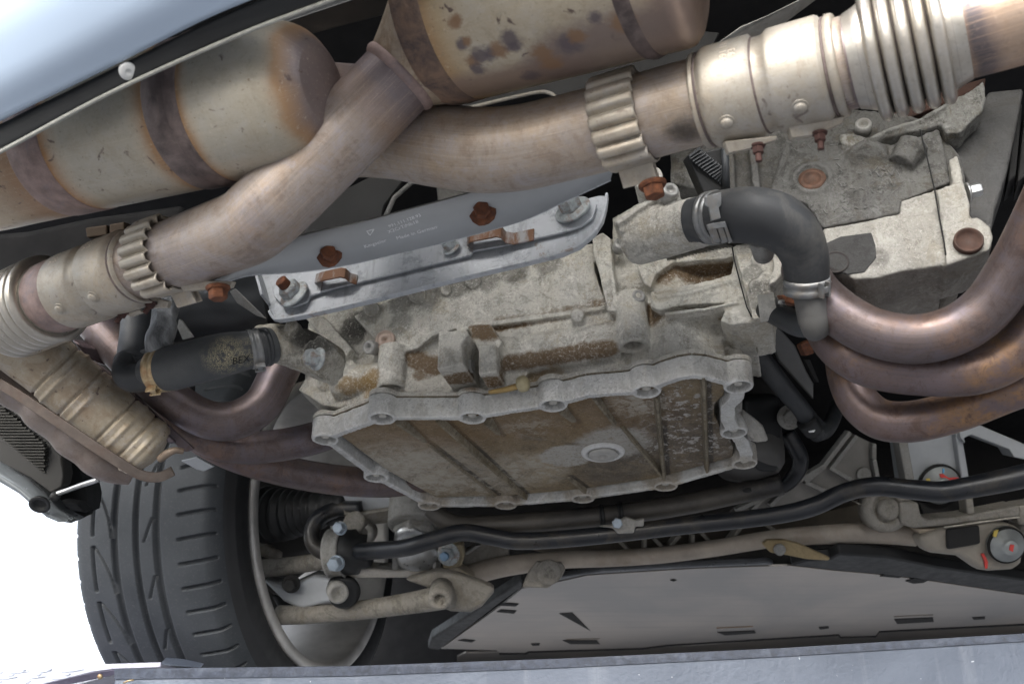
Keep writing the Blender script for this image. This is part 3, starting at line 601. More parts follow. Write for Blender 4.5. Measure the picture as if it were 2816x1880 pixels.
sleeve_clamp('pale double-banded pipe sleeve on the left pipe, beside the left ribbed clamp', a_, b_, r * 1.0, 'pipe sleeves', [(0.30, -0.55), (0.72, -0.55)],
    [('55 93 110', 0.008, 0.26, 0.75, -1), ('V 991', 0.008, 0.32, 0.75, -1), ('55 93', 0.008, 0.68, 0.7, -1), ('V 110', 0.008, 0.74, 0.7, -1)],
    [(A(350, 690, 0.985), -CU * 0.9 - CR * 0.5 - CF * 0.2, M['rust_red']), (A(285, 712, 1.0), -CU * 0.9 - CR * 0.5 - CF * 0.2, M['rust_red'])],
    [[Z06(880, 520, 0.99), Z06(960, 490, 0.985), Z06(1040, 510, 0.98), Z06(1030, 550, 0.98), Z06(900, 555, 0.99)], [Z06(770, 590, 1.0), Z06(860, 560, 0.995), Z06(875, 580, 0.995), Z06(800, 605, 1.0)]])

def bellows(label, a, b, r0, amp, k, endr):
    t = thing('pipe_bellows', label, 'bellows', (a + b) / 2, 'exhaust bellows'); ax = (b - a).normalized(); Ls = (b - a).length; pitch = Ls / k
    for i in range(k):
        c = a + ax * (pitch * (i + 0.5)); mb = MB(); q = []
        for j in range(13):
            an = math.pi * (j / 12); q.append((c + ax * (-math.cos(an) * pitch * 0.43), r0 + amp * (math.sin(an) ** 0.6)))
        sweep(mb, q, 80, (False, False)); part('bellows_ring', mb, M['bellows'], t, solid=0.0008)
    mb = MB(); sweep(mb, [(a - ax * 0.004, r0 * 0.985), (b + ax * 0.004, r0 * 0.985)], 64, (False, False)); part('liner', mb, M['weld'], t)
    mb = MB(); sweep(mb, [(a - ax * 0.012, endr), (a - ax * 0.006, endr + 0.002), (a, r0 + 0.001), (a + ax * 0.002, r0)], 64, (False, False)); sweep(mb, [(b + ax * 0.012, endr), (b + ax * 0.006, endr + 0.002), (b, r0 + 0.001), (b - ax * 0.002, r0)], 64, (False, False)); part('end_collar', mb, M['bellows'], t)
bellows('bright steel bellows with five rings on the right pipe near the top right corner', A(1990, 132, 0.769), A(2172, 80, 0.745), 0.0405, 0.0105, 5, 0.037)
bellows('steel bellows with tight rings on the left pipe at the left edge', A(122, 683, 1.05), A(28, 724, 1.09), 0.0385, 0.0095, 6, 0.0345)
lp = thing('exhaust_pipe', 'dark brown pipe stub left of the left bellows at the left edge', 'exhaust pipe', A(-40, 750, 1.13))
mb = MB(); sweep(mb, path(A, [(110, 690, 1.055, 74), (40, 712, 1.08, 74), (-30, 742, 1.11, 72), (-120, 780, 1.15, 70), (-260, 850, 1.2, 68)], 6), 40); part('pipe', mb, M['header'], lp)
mb = MB(); sweep(mb, path(A, [(165, 665, 1.03, 80), (148, 672, 1.035, 84), (130, 680, 1.045, 84), (122, 684, 1.05, 80)], 3), 56); part('collar', mb, M['weld_pink'], lp)
# ------------------------------------------------------------------ oil sump
ZS = 1.88
BOSS = [Z76.z(435, 1365, ZS), Z76.z(785, 1235, ZS), Z76.z(1340, 1232, ZS), Z76.z(1840, 1155, ZS), Fd.z(665, 1035, ZS), Fd.z(1610, 985, ZS), Fd.z(1565, 1460, ZS),
        Z81.z(520, 215, ZS), Z91.z(2085, 355, ZS), Z91.z(1575, 430, ZS), Z91.z(1100, 470, ZS), Z91.z(630, 475, ZS), Z91.z(300, 300, ZS)]
sp = thing('oil_sump', 'cast oil sump pan with thirteen bolt bosses, brown oily floor and drain plug', 'oil sump', sum(BOSS, V()) / 13)
H = 0.027
mb = MB()
for i, b in enumerate(BOSS):
    mb.lathe(b, U, [(0.0138, H), (0.0138, 0.0), (0.0144, -0.0010), (0.0162, -0.0010), (0.0174, 0.001), (0.0180, H), (0.0138, H)], 36, (False, False))
EXT = {4: [Fd.z(850, 955, ZS), Fd.z(1000, 905, ZS), Fd.z(1150, 882, ZS), Fd.z(1290, 900, ZS)], 5: [Fd.z(1590, 1110, ZS), Fd.z(1500, 1200, ZS), Fd.z(1500, 1330, ZS)],
       6: [Z81.z(500, 80, ZS), Z81.z(530, 160, ZS)], 1: [], 3: [Fd.z(60, 1085, ZS)]}
def rim_line(i):
    a, b = BOSS[i], BOSS[(i + 1) % 13]; mids = EXT.get(i, [])
    pts = [a] + mids + [b]
    d0 = (pts[1] - a).normalized(); d1 = (pts[-2] - b).normalized()
    pts[0] = a + d0 * 0.0152; pts[-1] = b + d1 * 0.0152; return pts
for i in range(13):
    pts = rim_line(i); wdt = 0.0048 if i not in (5, 6) else 0.0085; hh = H
    for a, b in zip(pts, pts[1:]):
        d = (b - a).normalized(); mb.bar(a - d * 0.002, b + d * 0.002, d.cross(U), wdt, U, hh)
        mb.cyl(b, b + U * hh, wdt, n=12)
rimb = [(BOSS[i] + V((0, 0, 0.012)), 0.03, k, a) for i, k, a in [(7, 'ochre', 0.3), (8, 'ochre', 0.5), (10, 'ochre', 0.5), (11, 'ochre', 0.45), (9, 'ochre', 0.4)]]
M['rim'] = cast_alu('sump_rim_casting', (0.60, 0.605, 0.60), rimb, pale=0.4, gen=0.28)
part('rim', mb, M['rim'], sp, remesh=0.0014, smooth_it=4)
# floor and ribs
floor_poly = [b + V((0, 0, 0.0095)) for b in BOSS[:4]] + [BOSS[4] + V((0, 0, 0.0095))] + [p + V((0, 0, 0.0095)) for p in EXT[4]] + [b + V((0, 0, 0.0095)) for b in BOSS[5:6]] + [p + V((0, 0, 0.0095)) for p in EXT[5]] + [BOSS[6] + V((0, 0, 0.0095))] + [p + V((0, 0, 0.0095)) for p in EXT[6]] + [b + V((0, 0, 0.0095)) for b in BOSS[7:]]
ctr = sum(BOSS, V()) / 13 + V((0, 0, 0.0095))
def shrink(pl, k): return [p + (ctr - p).normalized() * k for p in pl]
mb = MB(); mb.prism(shrink(floor_poly, 0.016), U * 0.008)
z = lambda f, x, y: f.z(x, y, ZS)
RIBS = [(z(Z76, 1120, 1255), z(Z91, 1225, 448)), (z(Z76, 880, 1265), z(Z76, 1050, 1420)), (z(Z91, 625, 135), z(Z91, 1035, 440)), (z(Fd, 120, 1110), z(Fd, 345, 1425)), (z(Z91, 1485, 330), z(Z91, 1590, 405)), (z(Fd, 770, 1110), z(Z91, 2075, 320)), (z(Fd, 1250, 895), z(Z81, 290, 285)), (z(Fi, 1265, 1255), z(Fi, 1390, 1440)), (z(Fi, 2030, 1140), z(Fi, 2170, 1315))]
def sump_floor():
    m = N('oily_sump_floor'); brown, olive, darkb = (0.15, 0.10, 0.05), (0.21, 0.16, 0.09), (0.07, 0.055, 0.04)
    a = m.noise(5.5, 8, 0.62, None, 0.8); c = m.mix(m.ramp(a, [(0.36, 0.0), (0.64, 1.0)]), brown, olive)
    c = m.mix(m.math('MULTIPLY', m.ramp(m.noise(11, 9, 0.7, None, 1.2), [(0.52, 0.0), (0.64, 1.0)]), 0.8), c, darkb)
    for p, r, col_, am in [(Z91.z(450, 250, ZS), 0.095, (0.42, 0.39, 0.33), 0.8), (Z91.z(1250, 280, ZS), 0.05, (0.40, 0.34, 0.25), 0.7), (Z91.z(900, 330, ZS), 0.07, (0.30, 0.265, 0.21), 0.7), (Z81.z(200, 150, ZS), 0.09, (0.10, 0.08, 0.06), 0.8), (Z91.z(1750, 300, ZS), 0.055, (0.095, 0.078, 0.058), 0.85), (Fd.z(700, 1350, ZS), 0.05, (0.085, 0.065, 0.05), 0.8)]:
        c = m.mix(m.math('MULTIPLY', m.blob(p + V((0, 0, 0.01)), r, 0.7, 0.55, 28), am), c, col_)
    c = m.mix(m.math('MULTIPLY', m.ramp(m.noise(34, 9, 0.82, None, 0.8), [(0.50, 0.0), (0.56, 1.0)]), 0.35), c, (0.30, 0.235, 0.15))
    c = m.mix(m.math('MULTIPLY', m.ramp(m.noise(21, 9, 0.8, None, 1.4), [(0.42, 1.0), (0.485, 0.0)]), 0.4), c, (0.06, 0.048, 0.035))
    for ra_, rb_ in RIBS:  # dark line right of each rib: its shadow painted in, with grime
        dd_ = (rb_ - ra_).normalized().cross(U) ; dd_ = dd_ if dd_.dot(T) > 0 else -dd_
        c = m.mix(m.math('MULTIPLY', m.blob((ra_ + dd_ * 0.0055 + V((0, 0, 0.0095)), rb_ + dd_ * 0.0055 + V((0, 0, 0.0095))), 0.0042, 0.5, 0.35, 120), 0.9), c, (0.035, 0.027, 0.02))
    up_a, up_b = Z76.z(600, 1330, ZS) + L * 0.03, Fd.z(400, 1180, ZS) + L * 0.03
    c = m.mix(m.math('MULTIPLY', m.blob((up_a, up_b), 0.06, 0.7, 0.4, 25), 0.55), c, (0.175, 0.105, 0.04))
    # chipped, bare patches
    ch = m.math('MULTIPLY', m.ramp(m.noise(85, 6, 0.72, None, 0.2), [(0.545, 0.0), (0.57, 1.0)]), m.math('MAXIMUM', m.blob(Fd.z(950, 1250, ZS) + V((0, 0, 0.01)), 0.055, 0.8, 0.5, 20), m.blob(Z81.z(150, 110, ZS) + V((0, 0, 0.01)), 0.07, 0.6, 0.4, 20)))
    c = m.mix(ch, c, (0.42, 0.40, 0.37))
    c = m.mix(m.math('MULTIPLY', m.blob(Z91.z(1480, 205, ZS) + V((0, 0, 0.01)), 0.036, 0.15, 0.45, 30), 0.95), c, (0.40, 0.385, 0.35))
    c = m.mix(m.math('MULTIPLY', m.blob(Z91.z(1760, 130, ZS) + V((0, 0, 0.01)), 0.048, 0.25, 0.45, 30), 0.9), c, (0.36, 0.345, 0.31))
    c = m.mix(m.math('MULTIPLY', m.ramp(m.noise(120, 8, 0.8, None, 0.6), [(0.55, 0.0), (0.62, 1.0)]), 0.55), c, (0.27, 0.215, 0.14))
    c = m.mix(m.math('MULTIPLY', m.ramp(m.noise(260, 7, 0.8), [(0.40, 1.0), (0.47, 0.0)]), 0.5), c, (0.045, 0.034, 0.022))
    for p, r, am in [(Z91.z(420, 260, ZS), 0.060, 0.85), (Z91.z(1240, 290, ZS), 0.050, 0.8), (Z91.z(780, 370, ZS), 0.055, 0.7), (Z91.z(560, 400, ZS), 0.045, 0.7), (Z76.z(1700, 1330, ZS), 0.03, 0.5), (Fd.z(620, 1230, ZS), 0.035, 0.7), (Z91.z(1050, 400, ZS), 0.04, 0.6)]:
        c = m.mix(m.math('MULTIPLY', m.math('MULTIPLY', m.blob(p + V((0, 0, 0.008)), r, 0.9, 0.5, 30), m.ramp(m.noise(52, 9, 0.82, None, 0.4), [(0.47, 0.0), (0.54, 1.0)])), am), c, (0.40, 0.37, 0.31))
    sp_ = m.ramp(m.noise(330, 4, 0.7), [(0.60, 0.0), (0.66, 1.0)])
    c = m.mix(m.math('MULTIPLY', sp_, 0.5), c, (0.40, 0.34, 0.25))
    m.col(c).pr(0.1, m.ramp(m.noise(30, 6, 0.7), [(0.35, 0.42), (0.65, 0.75)]), 0.5)
    m.bump(m.math('ADD', m.math('MULTIPLY', m.noise(25, 6), 1.5), m.noise(300, 5, 0.75)), 0.6, 0.0015); return m.mat
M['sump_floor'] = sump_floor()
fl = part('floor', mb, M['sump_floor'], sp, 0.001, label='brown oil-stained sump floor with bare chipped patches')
M['sump_rib'] = cast_alu('stained_rib_casting', (0.235, 0.205, 0.155), pale=0.5, gen=0.7, edge=0)
def rib(a, b, h0, h1, wd=0.0026):
    h0 *= 0.95; h1 *= 1.05; wd *= 1.0; m_ = MB(); d = (b - a).normalized(); s_ = d.cross(U).normalized() * wd; up = V((0, 0, 0.011)); a = a + up; b = b + up
    vs = [a - s_ * 1.7, a + s_ * 1.7, b + s_ * 1.4, b - s_ * 1.4, a - s_ * 0.6 - U * h0, a + s_ * 0.6 - U * h0, b + s_ * 0.6 - U * h1, b - s_ * 0.6 - U * h1]
    m_.add(vs, [[0, 1, 2, 3], [7, 6, 5, 4], [4, 5, 1, 0], [5, 6, 2, 1], [6, 7, 3, 2], [7, 4, 0, 3]], None, False)
    part('rib', m_, M['sump_rib'], sp, 0.0008)
z = lambda f, x, y: f.z(x, y, ZS)
rib(z(Z76, 1120, 1255), z(Z91, 1225, 448), 0.012, 0.008)
rib(z(Z76, 880, 1265), z(Z76, 1050, 1420), 0.013, 0.002, 0.004); rib(z(Z91, 625, 135), z(Z91, 1035, 440), 0.0035, 0.005)
rib(z(Fd, 120, 1110), z(Fd, 345, 1425), 0.012, 0.006); rib(z(Z91, 1485, 330), z(Z91, 1590, 405), 0.004, 0.009, 0.003)
rib(z(Fd, 770, 1110), z(Z91, 2075, 320), 0.012, 0.010); rib(z(Fd, 1250, 895), z(Z81, 290, 285), 0.012, 0.010)
rib(z(Fi, 1265, 1255), z(Fi, 1390, 1440), 0.013, 0.001, 0.004); rib(z(Fi, 2030, 1140), z(Fi, 2170, 1315), 0.013, 0.001, 0.004)
rib(z(Z91, 1815, 20), z(Z91, 2060, 300), 0.004, 0.010)
# drain plug
dp = z(Z91, 1700, 178) + V((0, 0, 0.0095))
mb = MB(); mb.lathe(dp, -U, [(0.030, -0.004), (0.029, 0.002), (0.0265, 0.004), (0.0225, 0.0042), (0.0215, 0.002), (0.020, 0.002)], 40); 
db = part('drain_boss', mb, M['rim'], sp)
mb = MB(); mb.lathe(dp - U * 0.002, -U, [(0.0195, 0), (0.0195, 0.0035), (0.018, 0.0048), (0.010, 0.0055), (0.0065, 0.0055), (0.0055, 0.0025), (0.0002, 0.002)], 40); part('drain_plug', mb, plain('scuffed_plug', (0.42, 0.41, 0.385), 0.35, 0.5, 0.15, 150, 0.4, 400), sp, label='round scuffed drain plug with a socket')
M['sump_bolt'] = plain('sump_bolt', (0.50, 0.48, 0.43), 0.4, 0.5, 0.3, 200, 0.4)
for b in BOSS:
    c = b + V((0, 0, 0.019)); mb = MB(); mb.lathe(c, -U, [(0.0142, -0.003), (0.0142, 0), (0.0002, 0.0002)], 24); part('bore_shade_disc', mb, M['blackhole'], sp)  # black disc paints in the shade inside the bore
    mb = MB(); mb.lathe(c, -U, [(0.0090, 0.0002), (0.0090, 0.0025), (0.0066, 0.003)], 20); hexprism(mb, c - U * 0.002, -U, 0.0060, 0.0135, random.random()); part('bolt', mb, M['sump_bolt'], sp, 0.0006)

# ------------------------------------------------------------------ crankcase
P3 = BOSS[2] + L * 0.012
eng = thing('engine_block', 'weathered cast aluminium engine block above the sump, behind the grey bracket', 'engine block', P3 + V((0, 0, 0.1)))
def vp(off): return (P3 - L * off, L)
def face(fr, pts, off): return [fr.on(x, y, vp(off)) for x, y in pts]
K = MB()
def blk(fr, pts, off, dep): K.prism(face(fr, pts, off), L * dep)
# base wall and main slabs
blk(Z76, [(330, 640), (1000, 420), (2300, 100), (2700, 60), (2700, 900), (2240, 985), (1600, 1120), (1250, 1160), (900, 1190), (520, 1200), (300, 1090)], -0.012, 0.20)
blk(Z76, [(610, 600), (900, 470), (1050, 440), (2080, 150), (2095, 330), (2165, 540), (1840, 585), (1460, 635), (1230, 680), (1100, 720), (1000, 800), (860, 835), (780, 805), (735, 740)], 0.034, 0.11)
blk(Z76, [(300, 600), (640, 500), (760, 700), (800, 840), (720, 870), (600, 870), (520, 830)], 0.008, 0.10)
blk(Z76, [(315, 610), (350, 560), (420, 600), (600, 800), (560, 850), (510, 830)], 0.026, 0.10)
# right rib and right-hand half
blk(Fb, [(1600, 760), (1700, 700), (1790, 760), (1800, 980), (1880, 1500), (1760, 1510), (1690, 1200), (1615, 920)], 0.050, 0.10)
blk(Fb, [(1760, 1000), (1795, 1000), (1860, 1460), (1820, 1470)], 0.053, 0.02)
blk(Fc, [(-60, 560), (250, 380), (500, 260), (830, 380), (900, 800), (450, 1000), (330, 1160), (350, 1330), (480, 1560), (-100, 1640), (-60, 1200)], 0.026, 0.12)
blk(Fc, [(150, 1010), (480, 930), (1150, 830), (1200, 860), (1300, 1200), (1400, 1640), (1100, 1620), (300, 1640), (340, 1300), (300, 1150)], 0.022, 0.14)
blk(Fc, [(180, 1010), (480, 945), (1160, 850), (1180, 935), (1120, 965), (560, 1010), (380, 1130), (330, 1260), (260, 1220)], 0.052, 0.06)
blk(Fc, [(330, 1310), (600, 1265), (900, 1205), (1160, 1130), (1190, 960), (1180, 840), (1240, 1000), (1290, 1330), (1200, 1420), (700, 1440), (420, 1500), (330, 1460)], 0.052, 0.06)
blk(Fd, [(1490, 60), (1650, 40), (1770, 330), (1660, 325), (1520, 345), (1420, 300), (1480, 180)], 0.050, 0.06)
# far-right flange piece
blk(Fc, [(1178, 840), (1300, 815), (1320, 780), (1620, 720), (1690, 820), (1700, 1120), (1620, 1240), (1580, 1330), (1575, 1560), (1385, 1600)], 0.058, 0.09)
# thermostat neck
a0, a1 = Fc(180, 760, 1.10), Fc(900, 585, 1.03); K.cyl(a0, a1, 0.031, 0.0262, 40)
K.bar(Fc(-20, 640, 1.075), Fc(540, 270, 1.065), U, 0.010, L, 0.05)
K.bar(Fc(-20, 600, 1.068), Fc(500, 250, 1.058), U, 0.003, L, 0.02); K.bar(Fc(20, 690, 1.072), Fc(560, 320, 1.06), U, 0.003, L, 0.02)
K.cyl(Fc(510, 300, 1.05), Fc(510, 300, 1.05) + L * 0.06, 0.012, n=20)
K.cyl(Fc(300, 130, 1.06), Fc(300, 130, 1.06) + L * 0.06, 0.016, n=20)
# half round oil galleries under the slab
def gal(fr, x0, y0, x1, y1, off, r): K.cyl(fr.on(x0, y0, vp(off)), fr.on(x1, y1, vp(off)), r, n=32)
gal(Z76, 1500, 775, 2300, 640, 0.012, 0.019); gal(Z76, 1500, 868, 2260, 760, 0.014, 0.026)
gal(Z76, 500, 1020, 830, 985, 0.008, 0.022)
# lips, pads and ribs that break up the casting
blk(Z76, [(1240, 675), (1460, 630), (1840, 580), (2165, 535), (2168, 556), (1850, 604), (1470, 655), (1250, 700)], 0.038, 0.05)
blk(Fd, [(-350, 830), (0, 735), (300, 690), (520, 705), (480, 840), (0, 895), (-300, 960)], 0.000, 0.05)
for x, y, r in ((1345, 385, 0.010), (1000, 470, 0.012), (1180, 440, 0.007), (720, 560, 0.010), (1990, 600, 0.008)): K.cyl(Z76.on(x, y, vp(0.044)), Z76.on(x, y, vp(0.0)), r, r * 1.2, n=18)
blk(Z76, [(640, 900), (700, 890), (760, 960), (700, 980)], 0.020, 0.06); blk(Z76, [(560, 880), (600, 870), (690, 960), (640, 970)], 0.014, 0.06)
for x in (960, 1080, 1600, 1850, 2050): blk(Z76, [(x, 1000 - (x - 960) * 0.11), (x + 22, 997 - (x - 960) * 0.11), (x + 26, 1120 - (x - 960) * 0.13), (x - 4, 1122 - (x - 960) * 0.13)], 0.002, 0.05)
K.cyl(Z76.on(430, 1015, vp(0.012)), Z76.on(430, 1015, vp(-0.02)), 0.010, n=18)
blk(Fc, [(380, 1340), (700, 1300), (1150, 1180), (1160, 1210), (720, 1335), (400, 1375)], 0.056, 0.03); blk(Fc, [(470, 1520), (900, 1470), (1230, 1400), (1235, 1425), (900, 1500), (480, 1550)], 0.056, 0.04)
blk(Fd, [(1370, 560), (1500, 500), (1520, 660), (1660, 720), (1400, 740)], -0.012, 0.06)
for x, y in ((1440, 980), (1520, 1180), (1420, 1260)): K.cyl(Fc.on(x, y, vp(0.063)), Fc.on(x, y, vp(0.03)), 0.0085, 0.011, n=18)
blk(Fc, [(1560, 760), (1640, 760), (1700, 1080), (1620, 1200), (1540, 1240), (1600, 1050)], 0.072, 0.04)
# lugs
blk(Fi, [(765, 300), (1060, 285), (1075, 330), (1000, 430), (1022, 640), (750, 690), (765, 440)], 0.072, 0.10)
blk(Fi, [(1180, 440), (1355, 425), (1365, 720), (1178, 740)], 0.064, 0.10)
blk(Fi, [(1060, 240), (1300, 215), (1420, 400), (1370, 500), (1180, 500)], 0.052, 0.08)
blk(Fi, [(1400, 560), (1470, 640), (1760, 640), (1640, 780), (1520, 850), (1420, 840)], 0.018, 0.06)
# bosses with open bores
def bored(c, r, ri, h):
    K.lathe(c, U, [(ri, h), (ri, 0.0), (ri * 1.12, -0.0012), (r * 0.93, -0.0012), (r, 0.0015), (r * 1.02, h), (ri, h)], 32, (False, False)); K.cyl(c + U * (h * 0.5), c + U * h, ri * 1.1, n=24)
bL = Z76.on(840, 1055, vp(0.030)); bored(bL, 0.0185, 0.0128, 0.06)
bR = Fd.on(535, 568, vp(0.036)); bored(bR, 0.0190, 0.0118, 0.07)
# lower walls and flange above the sump rim
blk(Fd, [(690, 330), (1330, 240), (1420, 300), (1450, 480), (1370, 540), (1370, 720), (820, 800), (690, 760)], -0.002, 0.10)
blk(Fd, [(1350, 250), (1400, 240), (1500, 400), (1470, 480), (1380, 530), (1360, 490), (1430, 440), (1390, 350)], 0.010, 0.05)
blk(Z76, [(270, 1055), (310, 990), (420, 950), (560, 900), (760, 900), (760, 1080), (520, 1165), (420, 1150)], 0.004, 0.10)
for i in range(6):
    b = BOSS[i] + V((0, 0, H + 0.0012)); K.cyl(b, b + U * 0.007, 0.0185, n=28)
for i in (0, 1, 2, 3, 4):
    pts = rim_line(i)
    for a, b in zip(pts, pts[1:]):
        d = (b - a).normalized(); a2 = a + V((0, 0, H + 0.0012)); b2 = b + V((0, 0, H + 0.0012)); K.bar(a2 - d * 0.003, b2 + d * 0.003, d.cross(U), 0.0055, U, 0.007); K.cyl(b2, b2 + U * 0.007, 0.0055, n=12)
top = [p + V((0, 0, H + 0.003)) for p in shrink(floor_poly, 0.012)]; K.prism(top, U * 0.12)
K.hull(face(Fi, [(420, 1000), (930, 1030), (1100, 900), (900, 760), (500, 790)], 0.0) + face(Fi, [(420, 1000), (930, 1030), (900, 760), (500, 790)], -0.05))
bl = []
def bb(fr, x, y, off, r, kind, am=0.85): bl.append((fr.on(x, y, vp(off)), r, kind, am))
def bs(fr, x0, y0, x1, y1, off, r, kind, am=0.9): bl.append(((fr.on(x0, y0, vp(off)), fr.on(x1, y1, vp(off))), r, kind, am))
bs(Z76, 1490, 680, 2160, 560, 0.02, 0.014, 'brown', 0.95); bs(Z76, 1560, 905, 2180, 805, 0.036, 0.0125, 'brown', 0.9)
bs(Fc, 470, 1200, 1090, 1060, 0.024, 0.019, 'brown', 0.95); bs(Fd, 740, 265, 1520, 160, 0.026, 0.016, 'brown', 0.92)
bs(Fi, 430, 600, 720, 650, 0.02, 0.014, 'brown', 0.92); bs(Fi, 560, 720, 900, 700, 0.03, 0.010, 'brown', 0.8); bs(Fi, 880, 720, 1230, 880, 0.04, 0.015, 'brown', 0.95)
bs(Fi, 1160, 290, 1330, 300, 0.05, 0.014, 'brown', 0.95); bs(Fi, 1300, 770, 1400, 840, 0.04, 0.015, 'brown', 0.95)
for x, y in ((560, 1050), (680, 1040), (740, 1000)): bb(Z76, x, y, 0.03, 0.018, 'ochre', 0.8)
for x, y in ((600, 700), (640, 650)): bb(Z76, x, y, 0.01, 0.022, 'dark', 0.8)  # shading of the concave valley, painted as dark patches
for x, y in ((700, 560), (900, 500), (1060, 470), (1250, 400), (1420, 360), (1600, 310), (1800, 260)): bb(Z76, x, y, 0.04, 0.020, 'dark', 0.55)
bb(Fc, 640, 360, 0.05, 0.02, 'dark', 0.7); bb(Fc, 1480, 1350, 0.06, 0.018, 'dark', 0.6); bb(Fc, 1380, 1120, 0.06, 0.013, 'dark', 0.5)
bb(Z76, 900, 640, 0.036, 0.016, 'dark', 0.45); bb(Z76, 1740, 1050, 0.0, 0.02, 'ochre', 0.7); bb(Z76, 1850, 940, 0.0, 0.02, 'ochre', 0.5)
M['block'] = cast_alu('engine_block_casting', (0.53, 0.515, 0.475), bl, pale=0.5, gen=0.5)
part('crankcase', K, M['block'], eng, remesh=0.0017, smooth_it=3)
def socket_screw(p, ax, r, mat, parent=eng, name='screw', hole=True):
    mb = MB(); mb.lathe(p, ax, [(r * 1.02, -0.006), (r, 0.0), (r, r * 0.75), (r * 0.88, r * 0.95), (r * 0.52, r * 0.97), (r * 0.46, r * 0.5), (0.0002, r * 0.4)], 24); part(name, mb, mat, parent)
M['screw'] = plain('grey_screw', (0.33, 0.325, 0.31), 0.4, 0.5, 0.25, 200, 0.4)
back = -L
socket_screw(Fb.on(1880, 850, vp(0.052)), back + T * 0.45, 0.0085, M['screw']); socket_screw(Fc.on(195, 1385, vp(0.045)), back + T * 0.5, 0.0085, M['screw'])
socket_screw(Fc(520, 310, 1.046), back + T * 0.45, 0.0090, M['screw']); socket_screw(Fj.on(1535, 985, vp(0.035)), back - U * 0.4 + T * -0.3, 0.0095, M['screw'])
mb = MB(); pc = Z76.on(805, 752, vp(0.036)); mb.lathe(pc, back - U * 0.25, [(0.0135, -0.004), (0.0135, 0.002), (0.0122, 0.003), (0.0105, 0.003), (0.0100, 0.0015), (0.0095, 0.0022), (0.0040, 0.0026), (0.0030, -0.001), (0.0002, -0.002)], 32); part('plug', mb, plain('pinkish_plug', (0.46, 0.36, 0.30), 0.3, 0.55, 0.2, 100, 0.3), eng)
mb = MB(); pc = Fc(1450, 800, 1.02); mb.lathe(pc, back - U * 0.1 - T * 0.1, [(0.0108, -0.03), (0.0108, 0.004), (0.0098, 0.0055), (0.0072, 0.0055), (0.0066, -0.012), (0.0002, -0.012)], 32); part('port', mb, M['alu'], eng)
mb = MB(); c8 = Fc(1560, 1470, 1.075); mb.cyl(c8 - T * 0.012, c8 + T * 0.006, 0.015, n=28); part('end_boss', mb, M['block'], eng, 0.001)
bolt('bolt', c8 + T * 0.006, T, 0.0065, 0.008, M['steel'], eng, 1.5)
# seam line on the right flange, knurled strip, lug bore
mb = MB(); sl_ = [Fc.on(x, y, vp(0.0600)) for x, y in ((1170, 860), (1195, 1000), (1260, 1250), (1320, 1470), (1370, 1570))]; sweep(mb, [(p, 0.0009) for p in sl_], 8); part('joint_line', mb, M['blackhole'], eng)
mb = MB()
for k in range(17):
    t = k / 16; a = Fc.on(500 + 560 * t, 990 - 150 * t ** 0.8, vp(0.054)); b = Fc.on(500 + 560 * t + 90, 930 - 120 * t ** 0.8 - 20, vp(0.054)); mb.bar(a, b, L, 0.0016, back, 0.0015)
    a = Fc.on(470 + 560 * t, 960 - 140 * t ** 0.8, vp(0.054)); b = Fc.on(470 + 560 * t + 130, 985 - 130 * t ** 0.8, vp(0.054)); mb.bar(a, b, L, 0.0016, back, 0.0015)
part('knurling', mb, M['alu'], eng)
lug = Fi.on(1070, 530, vp(0.05)); mb = MB(); c9 = Fi.on(1022, 540, vp(0.072)); cb = c9 + L * 0.030 + T * 0.0005
mb.lathe(cb - T * 0.002, T, [(0.0085, 0.0), (0.0085, 0.0040), (0.0072, 0.0042), (0.0068, 0.0022), (0.0002, 0.0020)], 24); part('lug_bore', mb, M['alu'], eng)
# slim ochre pipe beside the right lug
mb = MB(); sweep(mb, path(Fi, [(1290, 925, 1.215, 22), (1450, 900, 1.205, 30), (1590, 860, 1.195, 34)], 5), 16); part('drain_pipe', mb, plain('ochre_stained_pipe', (0.36, 0.25, 0.10), 0.3, 0.5, 0.3, 100, 0.4), eng)
mb = MB(); mb.lathe(Fi(1600, 850, 1.19), T - L * 0.3, [(0.009, 0), (0.010, 0.003), (0.010, 0.008), (0.008, 0.010), (0.005, 0.012)], 20); part('pipe_nut', mb, plain('ochre_nut', (0.40, 0.35, 0.22), 0.4, 0.5, 0.3, 100, 0.4), eng)
# gasket between sump and block
mb = MB()
for i in range(6):
    pts = [BOSS[i]] + EXT.get(i, []) + [BOSS[i + 1]]
    for a, b in zip(pts, pts[1:]): d = (b - a).normalized(); mb.bar(a + V((0, 0, H)), b + V((0, 0, H)), d.cross(U), 0.0060, U, 0.0012)
part('gasket', mb, M['sump_rib'], sp)

# ------------------------------------------------------------------ hose neck at left of the block
hn = thing('hose_neck', 'cast outlet neck with hexagon bolt joining the left hose to the engine block', 'outlet neck', Z76(250, 790, 1.13))
mb = MB(); sweep(mb, path(Z76, [(30, 775, 1.14, 118), (120, 770, 1.135, 122), (230, 790, 1.13, 128), (340, 830, 1.14, 130), (470, 900, 1.17, 120)], 6), 36)
mb.prism([Z76(300, 770, 1.105), Z76(400, 700, 1.11), Z76(500, 800, 1.13), Z76(490, 900, 1.135), Z76(420, 980, 1.13), Z76(300, 900, 1.11)], L * 0.03)
mb.cyl(Z76(90, 690, 1.115), Z76(90, 690, 1.115) + L * 0.03, 0.010, n=16); mb.cyl(Z76(220, 655, 1.11), Z76(220, 655, 1.11) + L * 0.03, 0.008, n=16)
part('neck', mb, cast_alu('neck_casting', (0.42, 0.40, 0.35), [(Z76(380, 720, 1.12), 0.025, 'dark', 0.8), (Z76(300, 770, 1.11), 0.014, 'dark', 0.5)], pale=0.5, gen=0.6), hn, remesh=0.002)
